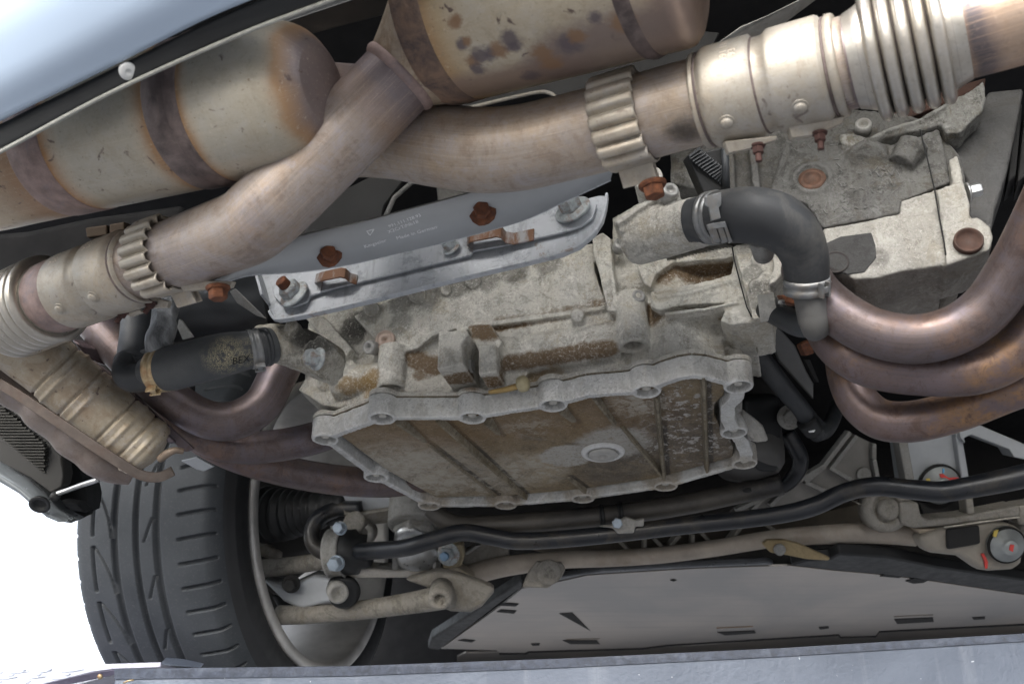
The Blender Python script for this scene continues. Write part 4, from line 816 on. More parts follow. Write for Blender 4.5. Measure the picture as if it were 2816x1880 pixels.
bolt('bolt', Z76(395, 868, 1.098), back - T * 0.55 - U * 0.15, 0.0098, 0.013, M['zinc_bolt'], hn, 1.35)
# ------------------------------------------------------------------ grey bracket across the engine
PB = A(1000, 640, 1.07)
bk = thing('support_bracket', 'grey zinc-coated support bracket with rusty studs across the engine block', 'bracket', PB)
LB = (L - U * 0.10).normalized()
def bpl(off): return (PB - LB * off, LB)
def bf(fr, pts, off): return [fr.on(x, y, bpl(off)) for x, y in pts]
mb = MB()
outer = [(30, 340), (60, 430), (95, 590), (115, 620), (150, 636), (300, 612), (700, 520), (1200, 395), (1700, 278), (1900, 228), (2010, 180), (2100, 100), (2150, 20), (2170, -60), (2180, -140), (2120, -140), (1500, 10), (700, 200), (200, 320)]
mb.prism(bf(Z76, outer, 0.0), LB * 0.004); part('back_plate', mb, M['zinc'], bk, 0.0012)
# folded rim, standing towards the rear
def rimwall(fr, pts, w_, off=0.0):
    m_ = MB(); pts3 = [V(q) for q in catmull([tuple(p) for p in bf(fr, pts, off)], 6)]
    for k in range(len(pts3) - 1):
        pass
    inner = []
    n = len(pts3)
    for k in range(n):
        d = (pts3[min(k + 1, n - 1)] - pts3[max(k - 1, 0)]).normalized(); s_ = d.cross(LB).normalized(); inner.append(pts3[k] + s_ * 0.0032)
    rings = [[a - LB * 0.0, b - LB * 0.0, b - LB * w_, a - LB * w_] for a, b in zip(pts3, inner)]
    m_.loft(rings, smooth=False); return m_
part('folded_rim', rimwall(Z76, [(22, 335), (55, 430), (85, 540)], 0.020), M['zinc'], bk, 0.0008)
part('folded_rim', rimwall(Z76, [(92, 585), (112, 622), (150, 640), (300, 616), (700, 524), (1200, 399), (1700, 282), (1900, 232), (2012, 182), (2104, 102), (2152, 20), (2176, -70), (2182, -140)], 0.005), M['zinc'], bk, 0.0008)
# overlapping front plate
mb = MB(); mb.prism(bf(Z76, [(100, 380), (120, 480), (170, 530), (240, 545), (320, 515), (345, 475), (405, 455), (410, 450), (600, 402), (900, 330), (1330, 225), (1345, 200), (1580, 158), (1700, 130), (1900, 85), (2010, 50), (2080, 0), (2110, -90), (1500, 40), (700, 220)], 0.006), LB * 0.003); part('front_plate', mb, M['zinc'], bk, 0.0008)
# omega clips
def clip(fr, prof, lift, wid, lab):
    """a bent strip; its lower edge follows prof, lifted off the plate by lift at each point"""
    m_ = MB(); rings = []
    for (x, y), lf in zip(prof, lift):
        p = fr.on(x, y, bpl(0.008 + lf)); upv = (U - LB * U.dot(LB)).normalized()
        rings.append([p, p + upv * wid, p + upv * wid + LB * 0.0022, p + LB * 0.0022])
    m_.loft(rings, smooth=False)
    mm = N('rust_run_zinc'); c = mm.mix(mm.math('MULTIPLY', mm.ramp(mm.noise(45, 8, 0.7, None, 0, (1, 1, 0.35)), [(0.40, 0.0), (0.56, 1.0)]), 0.95), (0.32, 0.32, 0.32), (0.15, 0.065, 0.026)); mm.col(c).pr(0.2, 0.65).bump(mm.noise(400), 0.4, 0.0008)
    part('clip', m_, mm.mat, bk, 0.0007, label=lab)
clip(Fa, [(865, 1300), (800, 1225), (870, 1200), (1060, 1160), (1110, 1170), (1160, 1215), (1230, 1235)], [0.0, 0.004, 0.014, 0.015, 0.013, 0.004, 0.0], 0.013, 'rust-stained bent clip at the left')
clip(Fb, [(370, 900), (310, 835), (340, 800), (610, 745), (660, 755), (710, 810), (790, 825), (1000, 780)], [0.0, 0.004, 0.014, 0.015, 0.013, 0.004, 0.0, 0.0], 0.016, 'rust-stained bent clip at the right')
# flange nuts with rusty studs, small nut
axn = (-LB - U * 0.10 + V((-0.05, 0, 0)))
bolt('flange_nut', Fa.on(600, 1345, bpl(0.009)), axn + CR * -0.25 + U * 0.25, 0.0125, 0.012, M['zinc_bolt'], bk, 1.45, 0.010, M['rust'])
bolt('flange_nut', Fb.on(1405, 480, bpl(0.009)), axn + CR * -0.2 + U * 0.35, 0.0135, 0.015, M['zinc_bolt'], bk, 1.5, 0.010, M['rust'])
bolt('small_nut', Fb.on(160, 870, bpl(0.009)), axn + CR * -0.25 + U * 0.3, 0.0075, 0.010, M['zinc_bolt'], bk, 1.35, 0.006, M['zinc_bolt'])

# ------------------------------------------------------------------ grey strap with stamped lettering
PS = A(950, 570, 1.005)
st = thing('heat_strap', 'smooth grey metal strap with stamped lettering in front of the bracket', 'strap', PS)
up_e = [(470, 660, 1.02), (560, 600, 0.985), (640, 555, 0.972), (720, 533, 0.968), (817, 512, 0.966), (934, 481, 0.963), (1050, 450, 0.958), (1150, 420, 0.950), (1300, 380, 0.942), (1420, 335, 0.932)]
lo_e = [(470, 668, 1.015), (560, 632, 0.995), (680, 622, 1.000), (790, 607, 1.003), (900, 582, 1.003), (1010, 556, 1.000), (1120, 527, 0.992), (1210, 500, 0.985), (1300, 458, 0.972), (1400, 412, 0.955)]
ue = [V(q) for q in catmull([tuple(A(*p)) for p in up_e], 8)]; le = [V(q) for q in catmull([tuple(A(*p)) for p in lo_e], 8)]
mb = MB(); mb.loft([[a, lerp(a, b, 0.5), b] for a, b in zip(ue, le)], (False, False), closed=False)
strap = part('strap', mb, M['strap'], st, solid=0.003)
mb = MB(); sweep(mb, [(p, 0.0017) for p in le], 10); part('rolled_edge', mb, M['zinc'], st)
# lettering lies on the flat middle of the strap
s00, s10, s01 = A(790, 600, 1.0), A(1060, 530, 0.994), A(805, 562, 0.984)
def strap_pl():
    a, b, c = A(720, 533, 0.968), A(934, 481, 0.963), A(900, 582, 1.003); n_ = (b - a).cross(c - a).normalized(); 
    if n_.dot(CF) < 0: n_ = -n_
    return (a, n_)
def strap_on(fr, x, y):
    # meet the real strap surface: nearest lofted quad by interpolation between its edges
    r_ = fr.ray(x, y); best = None
    for i in range(len(ue) - 1):
        for tri in ((ue[i], le[i], le[i + 1]), (ue[i], le[i + 1], ue[i + 1])):
            e1, e2 = tri[1] - tri[0], tri[2] - tri[0]; pv = r_.cross(e2); det = e1.dot(pv)
            if abs(det) < 1e-12: continue
            tv = CO - tri[0]; u = tv.dot(pv) / det; qv = tv.cross(e1); v = r_.dot(qv) / det; t = e2.dot(qv) / det
            if u >= -0.02 and v >= -0.02 and u + v <= 1.02 and t > 0 and (best is None or t < best): best = t
    return CO + r_ * best if best else None
def strap_text(txt, x, y, slope, size):
    o_ = strap_on(Fn, x, y); e_ = strap_on(Fn, x + 200, y - 200 * slope)
    ux = (e_ - o_).normalized(); up_ = strap_on(Fn, x + 10, y - 80) - o_; up_ = (up_ - ux * up_.dot(ux)).normalized(); nr = ux.cross(up_).normalized()
    if nr.dot(CF) > 0: nr = -nr
    part('stamped_text', text_mb(txt, size, lambda u, v: o_ + ux * u + up_ * v + nr * 0.0020), M['letters'], st)
strap_text('991.111.128.93', 700, 650, 0.36, 0.0056); strap_text('X2CrTiNb18', 690, 770, 0.36, 0.0060); strap_text('Made in Germany', 870, 905, 0.29, 0.0062); strap_text('Kingseler', 175, 1085, 0.30, 0.0062)
tri = [strap_on(Fn, *q) for q in ((225, 750), (385, 710), (300, 840))]; mb = MB()
for a, b in zip(tri, tri[1:] + tri[:1]): sweep(mb, [(a - CF * 0.002, 0.0005), (b - CF * 0.002, 0.0005)], 6)
part('stamped_mark', mb, M['letters'], st)
def rusty_head(fr, x, y, s_, lab):
    p = strap_on(fr, x, y); mb = MB(); ax = (CO - p).normalized() + CR * -0.2 + U * 0.25; ax.normalize()
    mb.lathe(p - ax * 0.002, ax, [(s_ * 1.05, 0), (s_ * 1.15, s_ * 0.3), (s_ * 0.95, s_ * 0.55), (s_ * 0.75, s_ * 0.7)], 14); hexprism(mb, p + ax * s_ * 0.4, ax + V((0.2, 0, 0.1)), s_ * 0.72, s_ * 0.7, 0.4)
    mb.v = [q + V((mnoise.noise(q * 180) * 0.0016, mnoise.noise(q * 180 + V((5, 0, 0))) * 0.0016, mnoise.noise(q * 180 + V((0, 9, 0))) * 0.0016)) for q in mb.v]
    part('rusty_nut', mb, M['rust'], st, 0.001, label=lab)
rusty_head(Fa, 955, 940, 0.0115, 'heavily rusted nut at the left'); rusty_head(Fb, 480, 500, 0.0120, 'heavily rusted nut at the right')

# ------------------------------------------------------------------ dark plates between pipes and engine
hs_ = thing('heat_shield', 'dark grey heat shield plate behind the crossing exhaust pipes', 'heat shield', A(1000, 450, 1.25))
PH = (A(1000, 430, 1.20), (L + U * 0.25).normalized())
def pf_(fr, pts, pl): return [fr.on(x, y, pl) for x, y in pts]
mb = MB(); mb.prism(pf_(A, [(640, 560), (700, 480), (860, 400), (930, 405), (880, 470), (868, 520), (800, 600), (700, 640)], PH), PH[1] * 0.004); part('plate', mb, M['shield'], hs_, 0.001)
mb = MB(); sweep(mb, [(p - CF * 0.004, 0.003) for p in pf_(A, [(1000, 400), (945, 420), (905, 455), (880, 510), (872, 540)], PH)], 10); part('plate_edge', mb, M['castdark'], hs_)
mb = MB(); mb.prism(pf_(A, [(1000, 250), (1080, 235), (1350, 160), (1600, 70), (1650, 75), (1620, 130), (1380, 230), (1280, 245), (1270, 218), (1235, 212), (1130, 235), (1050, 255)], (A(1300, 200, 1.12), PH[1])), PH[1] * 0.004); part('plate', mb, M['shield'], hs_, 0.001)
mb = MB(); sweep(mb, [(p - CF * 0.003, 0.0022) for p in [V(q) for q in catmull([tuple(p) for p in pf_(A, [(1040, 258), (1130, 236), (1230, 214), (1262, 216), (1278, 228)], (A(1300, 200, 1.12), PH[1]))], 6)]], 10); part('plate_edge', mb, M['alu_dirty'], hs_)
mb = MB(); mb.prism([A(1630, 110, 1.0), A(1700, 60, 1.0), A(1760, 35, 1.0), A(1830, 0, 1.0), A(1900, -60, 1.0), A(1960, -60, 1.0), A(1870, 0, 1.01), A(1790, 60, 1.02), A(1730, 90, 1.03), A(1660, 140, 1.03)], CF * 0.006); part('plate', mb, M['alu'], hs_, 0.002, label='pale curved heat shield rim at the top right')
mb = MB(); mb.prism([A(1000, 420, 1.35), A(1100, 430, 1.35), A(1090, 480, 1.35), A(1010, 520, 1.35)], CF * 0.05); part('plate', mb, M['castdark'], hs_, 0.004)

# ------------------------------------------------------------------ gearbox
PG = Z18(1200, 1150, 1.105)
gb = thing('gearbox', 'dark speckled gearbox casting with pale lower flange at right', 'gearbox', PG)
LG = (L + U * 0.0).normalized()
def gp(off): return (PG - LG * off, LG)
def gf(fr, pts, off): return [fr.on(x, y, gp(off)) for x, y in pts]
mb = MB()
mb.prism(gf(Z18, [(60, 900), (400, 780), (800, 700), (1100, 660), (1500, 700), (1720, 760), (1780, 880), (1850, 960), (1900, 1200), (1900, 1420), (1000, 1440), (780, 1330), (560, 1230), (300, 1180), (60, 1120)], 0.0), LG * 0.16)
mb.prism(gf(Z18, [(400, 860), (790, 860), (700, 1180), (640, 1300), (400, 1300)], -0.0), LG * 0.05)
mb.prism(gf(Z18, [(700, 1180), (830, 850), (1060, 860), (1120, 900), (1400, 880), (1440, 900), (1610, 870), (1680, 1160), (1480, 1240), (1480, 1310), (1000, 1400), (900, 1250)], 0.011), LG * 0.05)
mb.cyl(Z18.on(1270, 1000, gp(0.013)), Z18.on(1270, 1000, gp(0.0)), 0.022, 0.026, 28); mb.cyl(Z18.on(1480, 1010, gp(0.016)), Z18.on(1560, 900, gp(0.016)), 0.014, 0.018, 24)
for x0, y0, x1, y1 in ((430, 900, 440, 1180), (560, 870, 600, 1220), (790, 860, 700, 1180), (1130, 870, 1180, 1000)): mb.bar(Z18.on(x0, y0, gp(0.016)), Z18.on(x1, y1, gp(0.012)), T, 0.004, LG, 0.03)
mb.prism(gf(Z18, [(1390, 930), (1440, 880), (1610, 830), (1630, 960), (1660, 1130), (1560, 1100), (1450, 960)], 0.010), LG * 0.05)
mb.prism(gf(Z18, [(1625, 820), (1720, 790), (1790, 1120), (1690, 1155)], 0.012), LG * 0.05)
mb.lathe(Z18.on(935, 1105, gp(0.010)), -LG, [(0.0235, -0.01), (0.0225, 0.004), (0.0195, 0.0055), (0.0165, 0.0055), (0.0160, -0.004), (0.0002, -0.004)], 40)
part('casing', mb, M['castdark'], gb, remesh=0.0024, smooth_it=3)
# illegible cast lettering
rn = random.Random(11); mb = MB()
for (x, y, dx, dy, cnt, sz) in [(1060, 890, -70, 10, 4, 40), (800, 900, -8, 40, 8, 26), (1090, 980, 6, 36, 9, 30), (1260, 960, 40, 40, 5, 32), (1230, 1060, 55, 4, 4, 30), (1180, 1180, 60, -4, 4, 34), (930, 1260, 10, 32, 6, 30), (1020, 1300, 60, -6, 6, 34), (1130, 1130, 4, 30, 5, 30), (1320, 1040, 50, 10, 4, 34)]:
    for k in range(cnt):
        cx, cy = x + dx * k + rn.uniform(-5, 5), y + dy * k + rn.uniform(-5, 5); pts = [(cx + rn.uniform(-sz, sz) * 0.6, cy + rn.uniform(-sz, sz) * 0.6) for _ in range(3)]
        q = [V(a) for a in catmull([tuple(p) for p in gf(Z18, pts, 0.0115)], 4)]; sweep(mb, [(p + LG * 0.0004, 0.0010) for p in q], 6)
part('cast_lettering', mb, M['castdark'], gb)
mb = MB(); c = Z18.on(935, 1105, gp(0.0125)); mb.lathe(c, -LG, [(0.0155, -0.004), (0.0152, 0.0), (0.0105, 0.0022), (0.0092, 0.0020), (0.0085, 0.0002), (0.0002, 0.0)], 32); part('drain_plug', mb, plain('rusty_plug', (0.11, 0.06, 0.04), 0.2, 0.7, 0.5, 120, 0.5), gb, label='round rusty socket plug')
# pale lower body
gblobs = [(Z86.on(1150, 200, gp(0.03)), 0.0, 'dark', 0.0)]
mb = MB()
mb.prism(gf(Z18, [(1000, 1410), (1480, 1312), (1480, 1235), (1700, 1165), (1860, 1120), (1905, 1250), (1910, 1400), (1740, 1420), (1760, 1560), (1300, 1640), (1000, 1640)], 0.020), LG * 0.12)
mb.prism(gf(Z86, [(1000, 60), (1760, -40), (1760, 285), (1500, 320), (1330, 365), (1200, 375), (1040, 300)], 0.026), LG * 0.12)
mb.prism(gf(Z18, [(1700, 1165), (1870, 1110), (1905, 1250), (1905, 1395), (1750, 1420)], 0.030), LG * 0.06)
mb.prism(gf(Z18, [(1780, 980), (1830, 955), (1870, 1110), (1800, 1130)], 0.024), LG * 0.05)
mb.prism(gf(Z86, [(1735, 0), (1745, 65), (1950, 40), (2030, 60), (2050, 120), (2030, 190), (1900, 240), (1765, 285)], 0.032), LG * 0.07)
mb.hull(gf(Z18, [(1740, 1420), (1950, 1340), (2030, 1400), (2050, 1470), (2020, 1540)], 0.030) + gf(Z18, [(1740, 1420), (1950, 1340), (2030, 1400), (2020, 1540)], 0.0))
M['gpale'] = cast_alu('pale_gearbox_casting', (0.36, 0.35, 0.325), [(Z86.on(1350, 230, gp(0.03)), 0.012, 'dark', 0.5)], pale=0.45, gen=0.35)
part('lower_flange', mb, M['gpale'], gb, remesh=0.0024, smooth_it=3)
mb = MB(); mb.prism(gf(Z86, [(1020, 150), (1110, 110), (1300, 85), (1325, 160), (1330, 240), (1260, 330), (1150, 345), (1040, 300)], 0.0275), LG * 0.003); part('dark_cover', mb, cast_alu('worn_black_cover', (0.05, 0.05, 0.05), pale=0.7, gen=0.4), gb, 0.006, 3)
mb = MB(); c = Z86.on(1080, 270, gp(0.028)); mb.lathe(c, -LG, [(0.013, -0.004), (0.0135, 0.0005), (0.0118, 0.001), (0.011, -0.001), (0.0002, -0.001)], 28); part('bore', mb, plain('dark_bore', (0.035, 0.03, 0.028), 0.2, 0.6, 0.3, 100), gb)
mb = MB(); c = Z86.on(1897, 143, gp(0.0350)); mb.lathe(c, -LG - U * 0.08, [(0.0140, -0.01), (0.0140, 0.0035), (0.0122, 0.0042), (0.0112, 0.0005), (0.0002, 0.0002)], 32); part('rusty_bore', mb, plain('rusty_bore', (0.065, 0.034, 0.024), 0.1, 0.75, 0.4, 120, 0.6), gb)
bolt('bolt', Z18.on(1890, 1185, gp(0.02)), T + U * 0.1, 0.0075, 0.012, M['steel'], gb, 1.35)
mb = MB(); sweep(mb, [(p, 0.0008) for p in gf(Z18, [(1600, 800), (1640, 960), (1690, 1170), (1720, 1350), (1745, 1480), (1758, 1570)], 0.0325)], 6); part('joint_line', mb, M['blackhole'], gb)
# pale weathered ridge along the top and grey cover sheet at right
mb = MB(); mb.prism(gf(Fh, [(340, 690), (470, 690), (560, 705), (640, 740), (700, 700), (900, 615), (1150, 545), (1300, 460), (1450, 370), (1650, 280), (1830, 150), (1850, 330), (1820, 460), (1700, 560), (1600, 680), (1450, 690), (1380, 600), (1250, 640), (1000, 690), (820, 740), (680, 805), (560, 830), (400, 820), (350, 770)], 0.018), LG * 0.03)
mb.prism(gf(Fh, [(640, 740), (700, 700), (900, 615), (1150, 545), (1300, 460), (1450, 370), (1440, 420), (1290, 510), (1120, 590), (880, 660), (700, 740)], 0.024), LG * 0.02)
part('top_ridge', mb, cast_alu('pale_weathered_ridge', (0.22, 0.22, 0.21), pale=0.8, gen=0.9), gb, remesh=0.0024, smooth_it=4)
mb = MB(); mb.prism(gf(Fh, [(300, 560), (820, 520), (1450, 240), (1850, 120), (1840, 200), (1400, 400), (900, 600), (600, 700), (360, 680)], -0.01), LG * 0.03); part('rust_gap', mb, plain('dark_rust', (0.06, 0.03, 0.022), 0.1, 0.8, 0.5, 60, 0.6), gb, 0.002)
mb = MB(); c = Fh.on(590, 620, gp(0.012)); mb.lathe(c, -LG, [(0.009, -0.01), (0.009, 0.003), (0.006, 0.004), (0.0045, -0.002), (0.0002, -0.002)], 20); part('screw', mb, M['alu'], gb)
mb = MB(); mb.prism(gf(Z18, [(1740, 880), (1900, 780), (2020, 560), (2240, 540), (2190, 800), (2140, 1050), (2060, 1300), (2040, 1420), (1900, 1420), (1880, 1100)], -0.02), LG * 0.06)
part('side_cover', mb, cast_alu('grey_side_cover', (0.10, 0.10, 0.10), pale=0.3, gen=0.5), gb, 0.004)
for dx in (0, 60, 120):
    mb = MB(); mb.prism(gf(Z18, [(2190 + dx, 640), (2230 + dx, 640), (2190 + dx, 1080), (2140 + dx, 1120)], -0.05), LG * 0.04); part('fin', mb, M['shield'], gb, 0.002)
# castings under the gearbox, seen between it and the header tubes
mb = MB(); mb.prism([Z86(1190, 380, 1.12), Z86(1490, 370, 1.12), Z86(1860, 270, 1.10), Z86(1850, 380, 1.10), Z86(1730, 560, 1.12), Z86(1520, 600, 1.14), Z86(1400, 560, 1.14), Z86(1230, 480, 1.13)], L * 0.10)
mb.cyl(Z86(1600, 460, 1.12), Z86(1600, 460, 1.12) + V((0, 0, 0.001)) + U * 0.05, 0.035, n=28); mb.cyl(Z86(1380, 370, 1.10), Z86(1380, 370, 1.10) + L * 0.1, 0.02, n=20)
part('lower_casting', mb, M['alu_dirty'], gb, remesh=0.0026, smooth_it=4)
# ribbed black rubber block beside the hose
rb = thing('rubber_mount', 'black rubber block with diagonal ribs above the big hose elbow', 'rubber mount', Z18(290, 1080, 1.04))
mb = MB(); mb.prism([Z18(165, 955, 1.05), Z18(390, 905, 1.045), Z18(405, 1165, 1.045), Z18(270, 1200, 1.05)], CF * 0.03); part('block', mb, M['black'], rb, 0.002)
for k in range(13):
    x0 = 180 + k * 17; mb = MB(); a = Z18(max(x0 - 60 + 40, 175), 965 + k * 14, 1.047); b = Z18(min(x0 + 60, 385), 925 + k * 14 - 10, 1.044)
    mb.bar(a, b, U, 0.0018, -CF, 0.003); part('rib', mb, M['hose'], rb)
mb = MB(); sweep(mb, [(Z18(395, 880, 1.04), 0.004), (Z18(408, 1180, 1.04), 0.004)], 10); part('edge', mb, M['hose'], rb)
# ------------------------------------------------------------------ hose clamps
def hose_clamp(c, ax, r, wd, mat, parent, name='hose_clamp', lug_dir=None, lines=2):
    mb = MB(); sweep(mb, [(c - ax * wd, r - 0.001), (c - ax * wd, r + 0.0012), (c - ax * wd * 0.25, r + 0.0012), (c - ax * wd * 0.2, r + 0.0004), (c + ax * wd * 0.2, r + 0.0004), (c + ax * wd * 0.25, r + 0.0012), (c + ax * wd, r + 0.0012), (c + ax * wd, r - 0.001)], 56, (False, False))
    o = part(name, mb, mat, parent)
    if lug_dir is not None:
        ld = (lug_dir - ax * lug_dir.dot(ax)).normalized(); q = c + ld * (r + 0.003); m2 = MB(); s_ = ld.cross(ax)
        m2.box(q + s_ * 0.004, ax * wd * 0.95, s_ * 0.0012, ld * 0.004); m2.box(q - s_ * 0.004, ax * wd * 0.95, s_ * 0.0012, ld * 0.004); m2.box(q + ld * 0.002, ax * wd * 0.4, s_ * 0.005, ld * 0.0012); part('clamp_lug', m2, mat, o, 0.0006)
    return o
# ------------------------------------------------------------------ big hose elbow at right
hr = thing('coolant_hose', 'thick grey rubber hose elbow at right of the engine, clamped at both ends', 'hose', Fc(1500, 560, 1.0))
pe = path(Fc, [(760, 600, 1.035, 238), (900, 575, 1.025, 250), (1060, 545, 1.01, 270), (1350, 530, 0.99, 292), (1620, 590, 0.985, 296), (1810, 740, 0.985, 272), (1905, 920, 0.99, 245), (1930, 1080, 0.995, 232), (1935, 1230, 1.0, 222)], 8)
mb = MB(); sweep(mb, pe, 56); part('hose', mb, M['hose_grey'], hr)
c, ax, r = near(pe, Fc, 1935, 1205); hose_clamp(c + ax * 0.003, ax, r, 0.008, M['clamp'], hr, lug_dir=CR * 0.5 - CF - CU * 0.3)
c, ax, r = near(pe, Fc, 1000, 560); hose_clamp(c, ax, r + 0.0005, 0.006, M['clamp'], hr, 'strap_clamp')
mb = MB()                                                   # flat toothed tongue of the strap clamp
def hz(x, y): return Fc(x, y, 0.975)
mb.prism([hz(885, 340), (hz(1060, 290)), hz(1060, 420), hz(1035, 450), hz(1055, 560), hz(955, 590), hz(930, 450), hz(890, 430)], CF * 0.003); part('clamp_tongue', mb, M['clamp'], hr, 0.0006)
for x0, x1 in ((915, 985), (1010, 1060), (1080, 1105)):
    mb = MB(); mb.prism([Fc(x0, 625, 0.972), Fc(x1, 605, 0.972), Fc(x1 + 70, 800, 0.985), Fc(x0 + 60, 820, 0.985)], CF * 0.004); part('clamp_tooth', mb, M['clamp'], hr, 0.0006)
mb = MB(); mb.prism([Fc(910, 625, 0.971), Fc(1100, 590, 0.971), Fc(1110, 650, 0.972), Fc(925, 680, 0.972)], CF * 0.004); part('clamp_bridge', mb, M['clamp'], hr, 0.0006)
lpp = thing('coolant_pipe', 'grey pipe end hanging below the clamp of the big hose elbow', 'pipe', Z86(940, 560, 1.0))
mb = MB(); sweep(mb, path(Z86, [(915, 440, 1.0, 96), (930, 520, 1.0, 100), (950, 600, 1.0, 104), (955, 660, 1.0, 98), (945, 705, 1.005, 70), (940, 728, 1.01, 20)], 8), 40); part('pipe', mb, plain('dusty_grey_pipe', (0.085, 0.083, 0.08), 0.0, 0.6, 0.2, 40, 0.2, 500), lpp)
mb = MB(); sweep(mb, path(Z86, [(950, 650, 1.01, 80), (860, 650, 1.03, 82), (760, 610, 1.06, 74), (650, 560, 1.10, 66)], 6), 32); part('branch', mb, M['hose'], lpp)
mb = MB(); sweep(mb, path(Z86, [(915, 385, 1.0, 130), (915, 405, 1.0, 134), (920, 430, 1.0, 128), (922, 440, 1.0, 110)], 4), 40); part('collar', mb, M['clamp'], lpp)
# ------------------------------------------------------------------ left hose
hl = thing('coolant_hose', 'thick black rubber hose with cracked ochre coating between two clamps at left', 'hose', Fg(1200, 850, 1.1))
ph = path(Fg, [(560, 1010, 1.125, 140), (640, 1005, 1.12, 170), (720, 1000, 1.115, 215), (840, 975, 1.11, 232), (1000, 935, 1.105, 232), (1200, 880, 1.10, 232), (1400, 830, 1.10, 222), (1560, 800, 1.105, 205), (1700, 775, 1.11, 196), (1790, 760, 1.115, 190), (1860, 745, 1.12, 185)], 8)
def cracked():
    m = N('cracked_coated_hose'); v = m.vor(520, 'DISTANCE_TO_EDGE'); cr = m.ramp(v, [(0.06, 0.0), (0.13, 1.0)])
    p = Fg(1440, 880, 1.05); a = m.blob(tuple(p), 0.036, 0.75, 0.45, 60)
    k = m.math('MULTIPLY', m.math('MULTIPLY', a, cr), m.ramp(m.noise(120, 4), [(0.38, 0.0), (0.5, 1.0)]))
    base = m.mix(m.ramp(m.noise(20, 6), [(0.35, 0.0), (0.65, 1.0)]), (0.040, 0.044, 0.048), (0.065, 0.068, 0.07))
    m.col(m.mix(k, base, (0.46, 0.40, 0.24))).pr(0, 0.55).bump(m.math('ADD', m.noise(500, 4), m.math('MULTIPLY', k, 2.0)), 0.2, 0.0008); return m.mat
mb = MB(); sweep(mb, ph, 56); part('hose', mb, cracked(), hl)
c, ax, r = near(ph, Fg, 720, 990); hose_clamp(c, ax, r, 0.0075, M['clamp_yellow'], hl, lug_dir=CR * -0.3 - CF * 0.6 - CU)
c, ax, r = near(ph, Fg, 1680, 780); hose_clamp(c, ax, r, 0.006, M['clamp'], hl, lug_dir=-CF * 0.7 - CU)
c, ax, r = near(ph, Fg, 1780, 760); hose_clamp(c, ax, r, 0.004, M['hose'], hl, 'rubber_ring')
# scribbled marker letters near the right clamp
def hose_mark(u, v):
    t = FR(250, 750, 3.7333); r_ = t.ray(1450 + u * 3.2e4 * 0.1 * 10 / 3.2, 945 - v * 1e4 * 1.0 - u * 1900)
    best = None
    for (p, rr), (p2, r2) in zip(ph, ph[1:]):
        axx = (p2 - p); ln = axx.length; axx.normalize(); o = CO - p; o = o - axx * o.dot(axx); d = r_ - axx * r_.dot(axx)
        a_, b_, c_ = d.dot(d), 2 * o.dot(d), o.dot(o) - (rr + 0.0008) ** 2; q = b_ * b_ - 4 * a_ * c_
        if q < 0: continue
        tt = (-b_ - math.sqrt(q)) / (2 * a_); hp = CO + r_ * tt; s_ = (hp - p).dot(axx)
        if -0.001 <= s_ <= ln + 0.001 and (best is None or tt < best): best = tt
    return CO + r_ * (best or 1.05)
part('marker_letters', text_mb('BEX', 0.0105, hose_mark), M['ink'], hl)
# elbow below the left clamp and the hose rising from it
he = thing('hose_elbow', 'smooth black rubber elbow left of the coated hose', 'hose', Fg(430, 1060, 1.13))
mb = MB(); sweep(mb, path(Fg, [(650, 1030, 1.125, 145), (540, 1065, 1.13, 148), (440, 1080, 1.135, 150), (370, 1050, 1.14, 140), (350, 980, 1.15, 128), (380, 900, 1.165, 125)], 8), 40); part('elbow', mb, M['hose'], he)
hv = thing('rising_hose', 'dull black hose rising behind the elbow to the left sleeve', 'hose', Fg(430, 650, 1.18))
pv_ = path(Fg, [(405, 980, 1.165, 150), (415, 920, 1.17, 150), (425, 820, 1.18, 150), (440, 650, 1.19, 142), (455, 450, 1.2, 140), (460, 250, 1.21, 138)], 8)
mb = MB(); sweep(mb, pv_, 40); part('hose', mb, M['hose'], hv)
for y in (915, 955, 990):
    c, ax, r = near(pv_, Fg, 410, y); mb = MB(); sweep(mb, [(c - ax * 0.004, r), (c - ax * 0.002, r + 0.003), (c + ax * 0.002, r + 0.003), (c + ax * 0.004, r)], 40, (False, False)); part('rib', mb, M['hose'], hv)
hw = thing('foil_wrapped_hose', 'grey foil sleeve wrapped round a hose, torn at its lower end', 'hose sleeve', Fg(720, 600, 1.12))
nn = N('aged_foil'); f = nn.noise(22, 8, 0.7, None, 0.5); nn.col(nn.mix(nn.ramp(f, [(0.4, 0.0), (0.58, 1.0)]), (0.09, 0.095, 0.10), (0.30, 0.31, 0.32))).pr(0.4, 0.45).bump(nn.noise(60, 8, 0.7), 1.0, 0.004); M['foil'] = nn.mat
mb = MB(); rg = sweep_rings(path(Fg, [(640, 840, 1.115, 105), (680, 760, 1.115, 130), (720, 650, 1.12, 140), (750, 520, 1.125, 135), (770, 400, 1.13, 125), (780, 250, 1.14, 120)], 8), 40)
rg[0] = [p + V((mnoise.noise(p * 90) * 0.008, 0, mnoise.noise(p * 90 + V((3, 3, 3))) * 0.02)) for p in rg[0]]
rg = [[p + V((mnoise.noise(p * 60), mnoise.noise(p * 60 + V((7, 0, 0))), mnoise.noise(p * 60 + V((0, 7, 0))))) * 0.0035 for p in r_] for r_ in rg]
mb.loft(rg, (False, True)); part('foil', mb, M['foil'], hw)
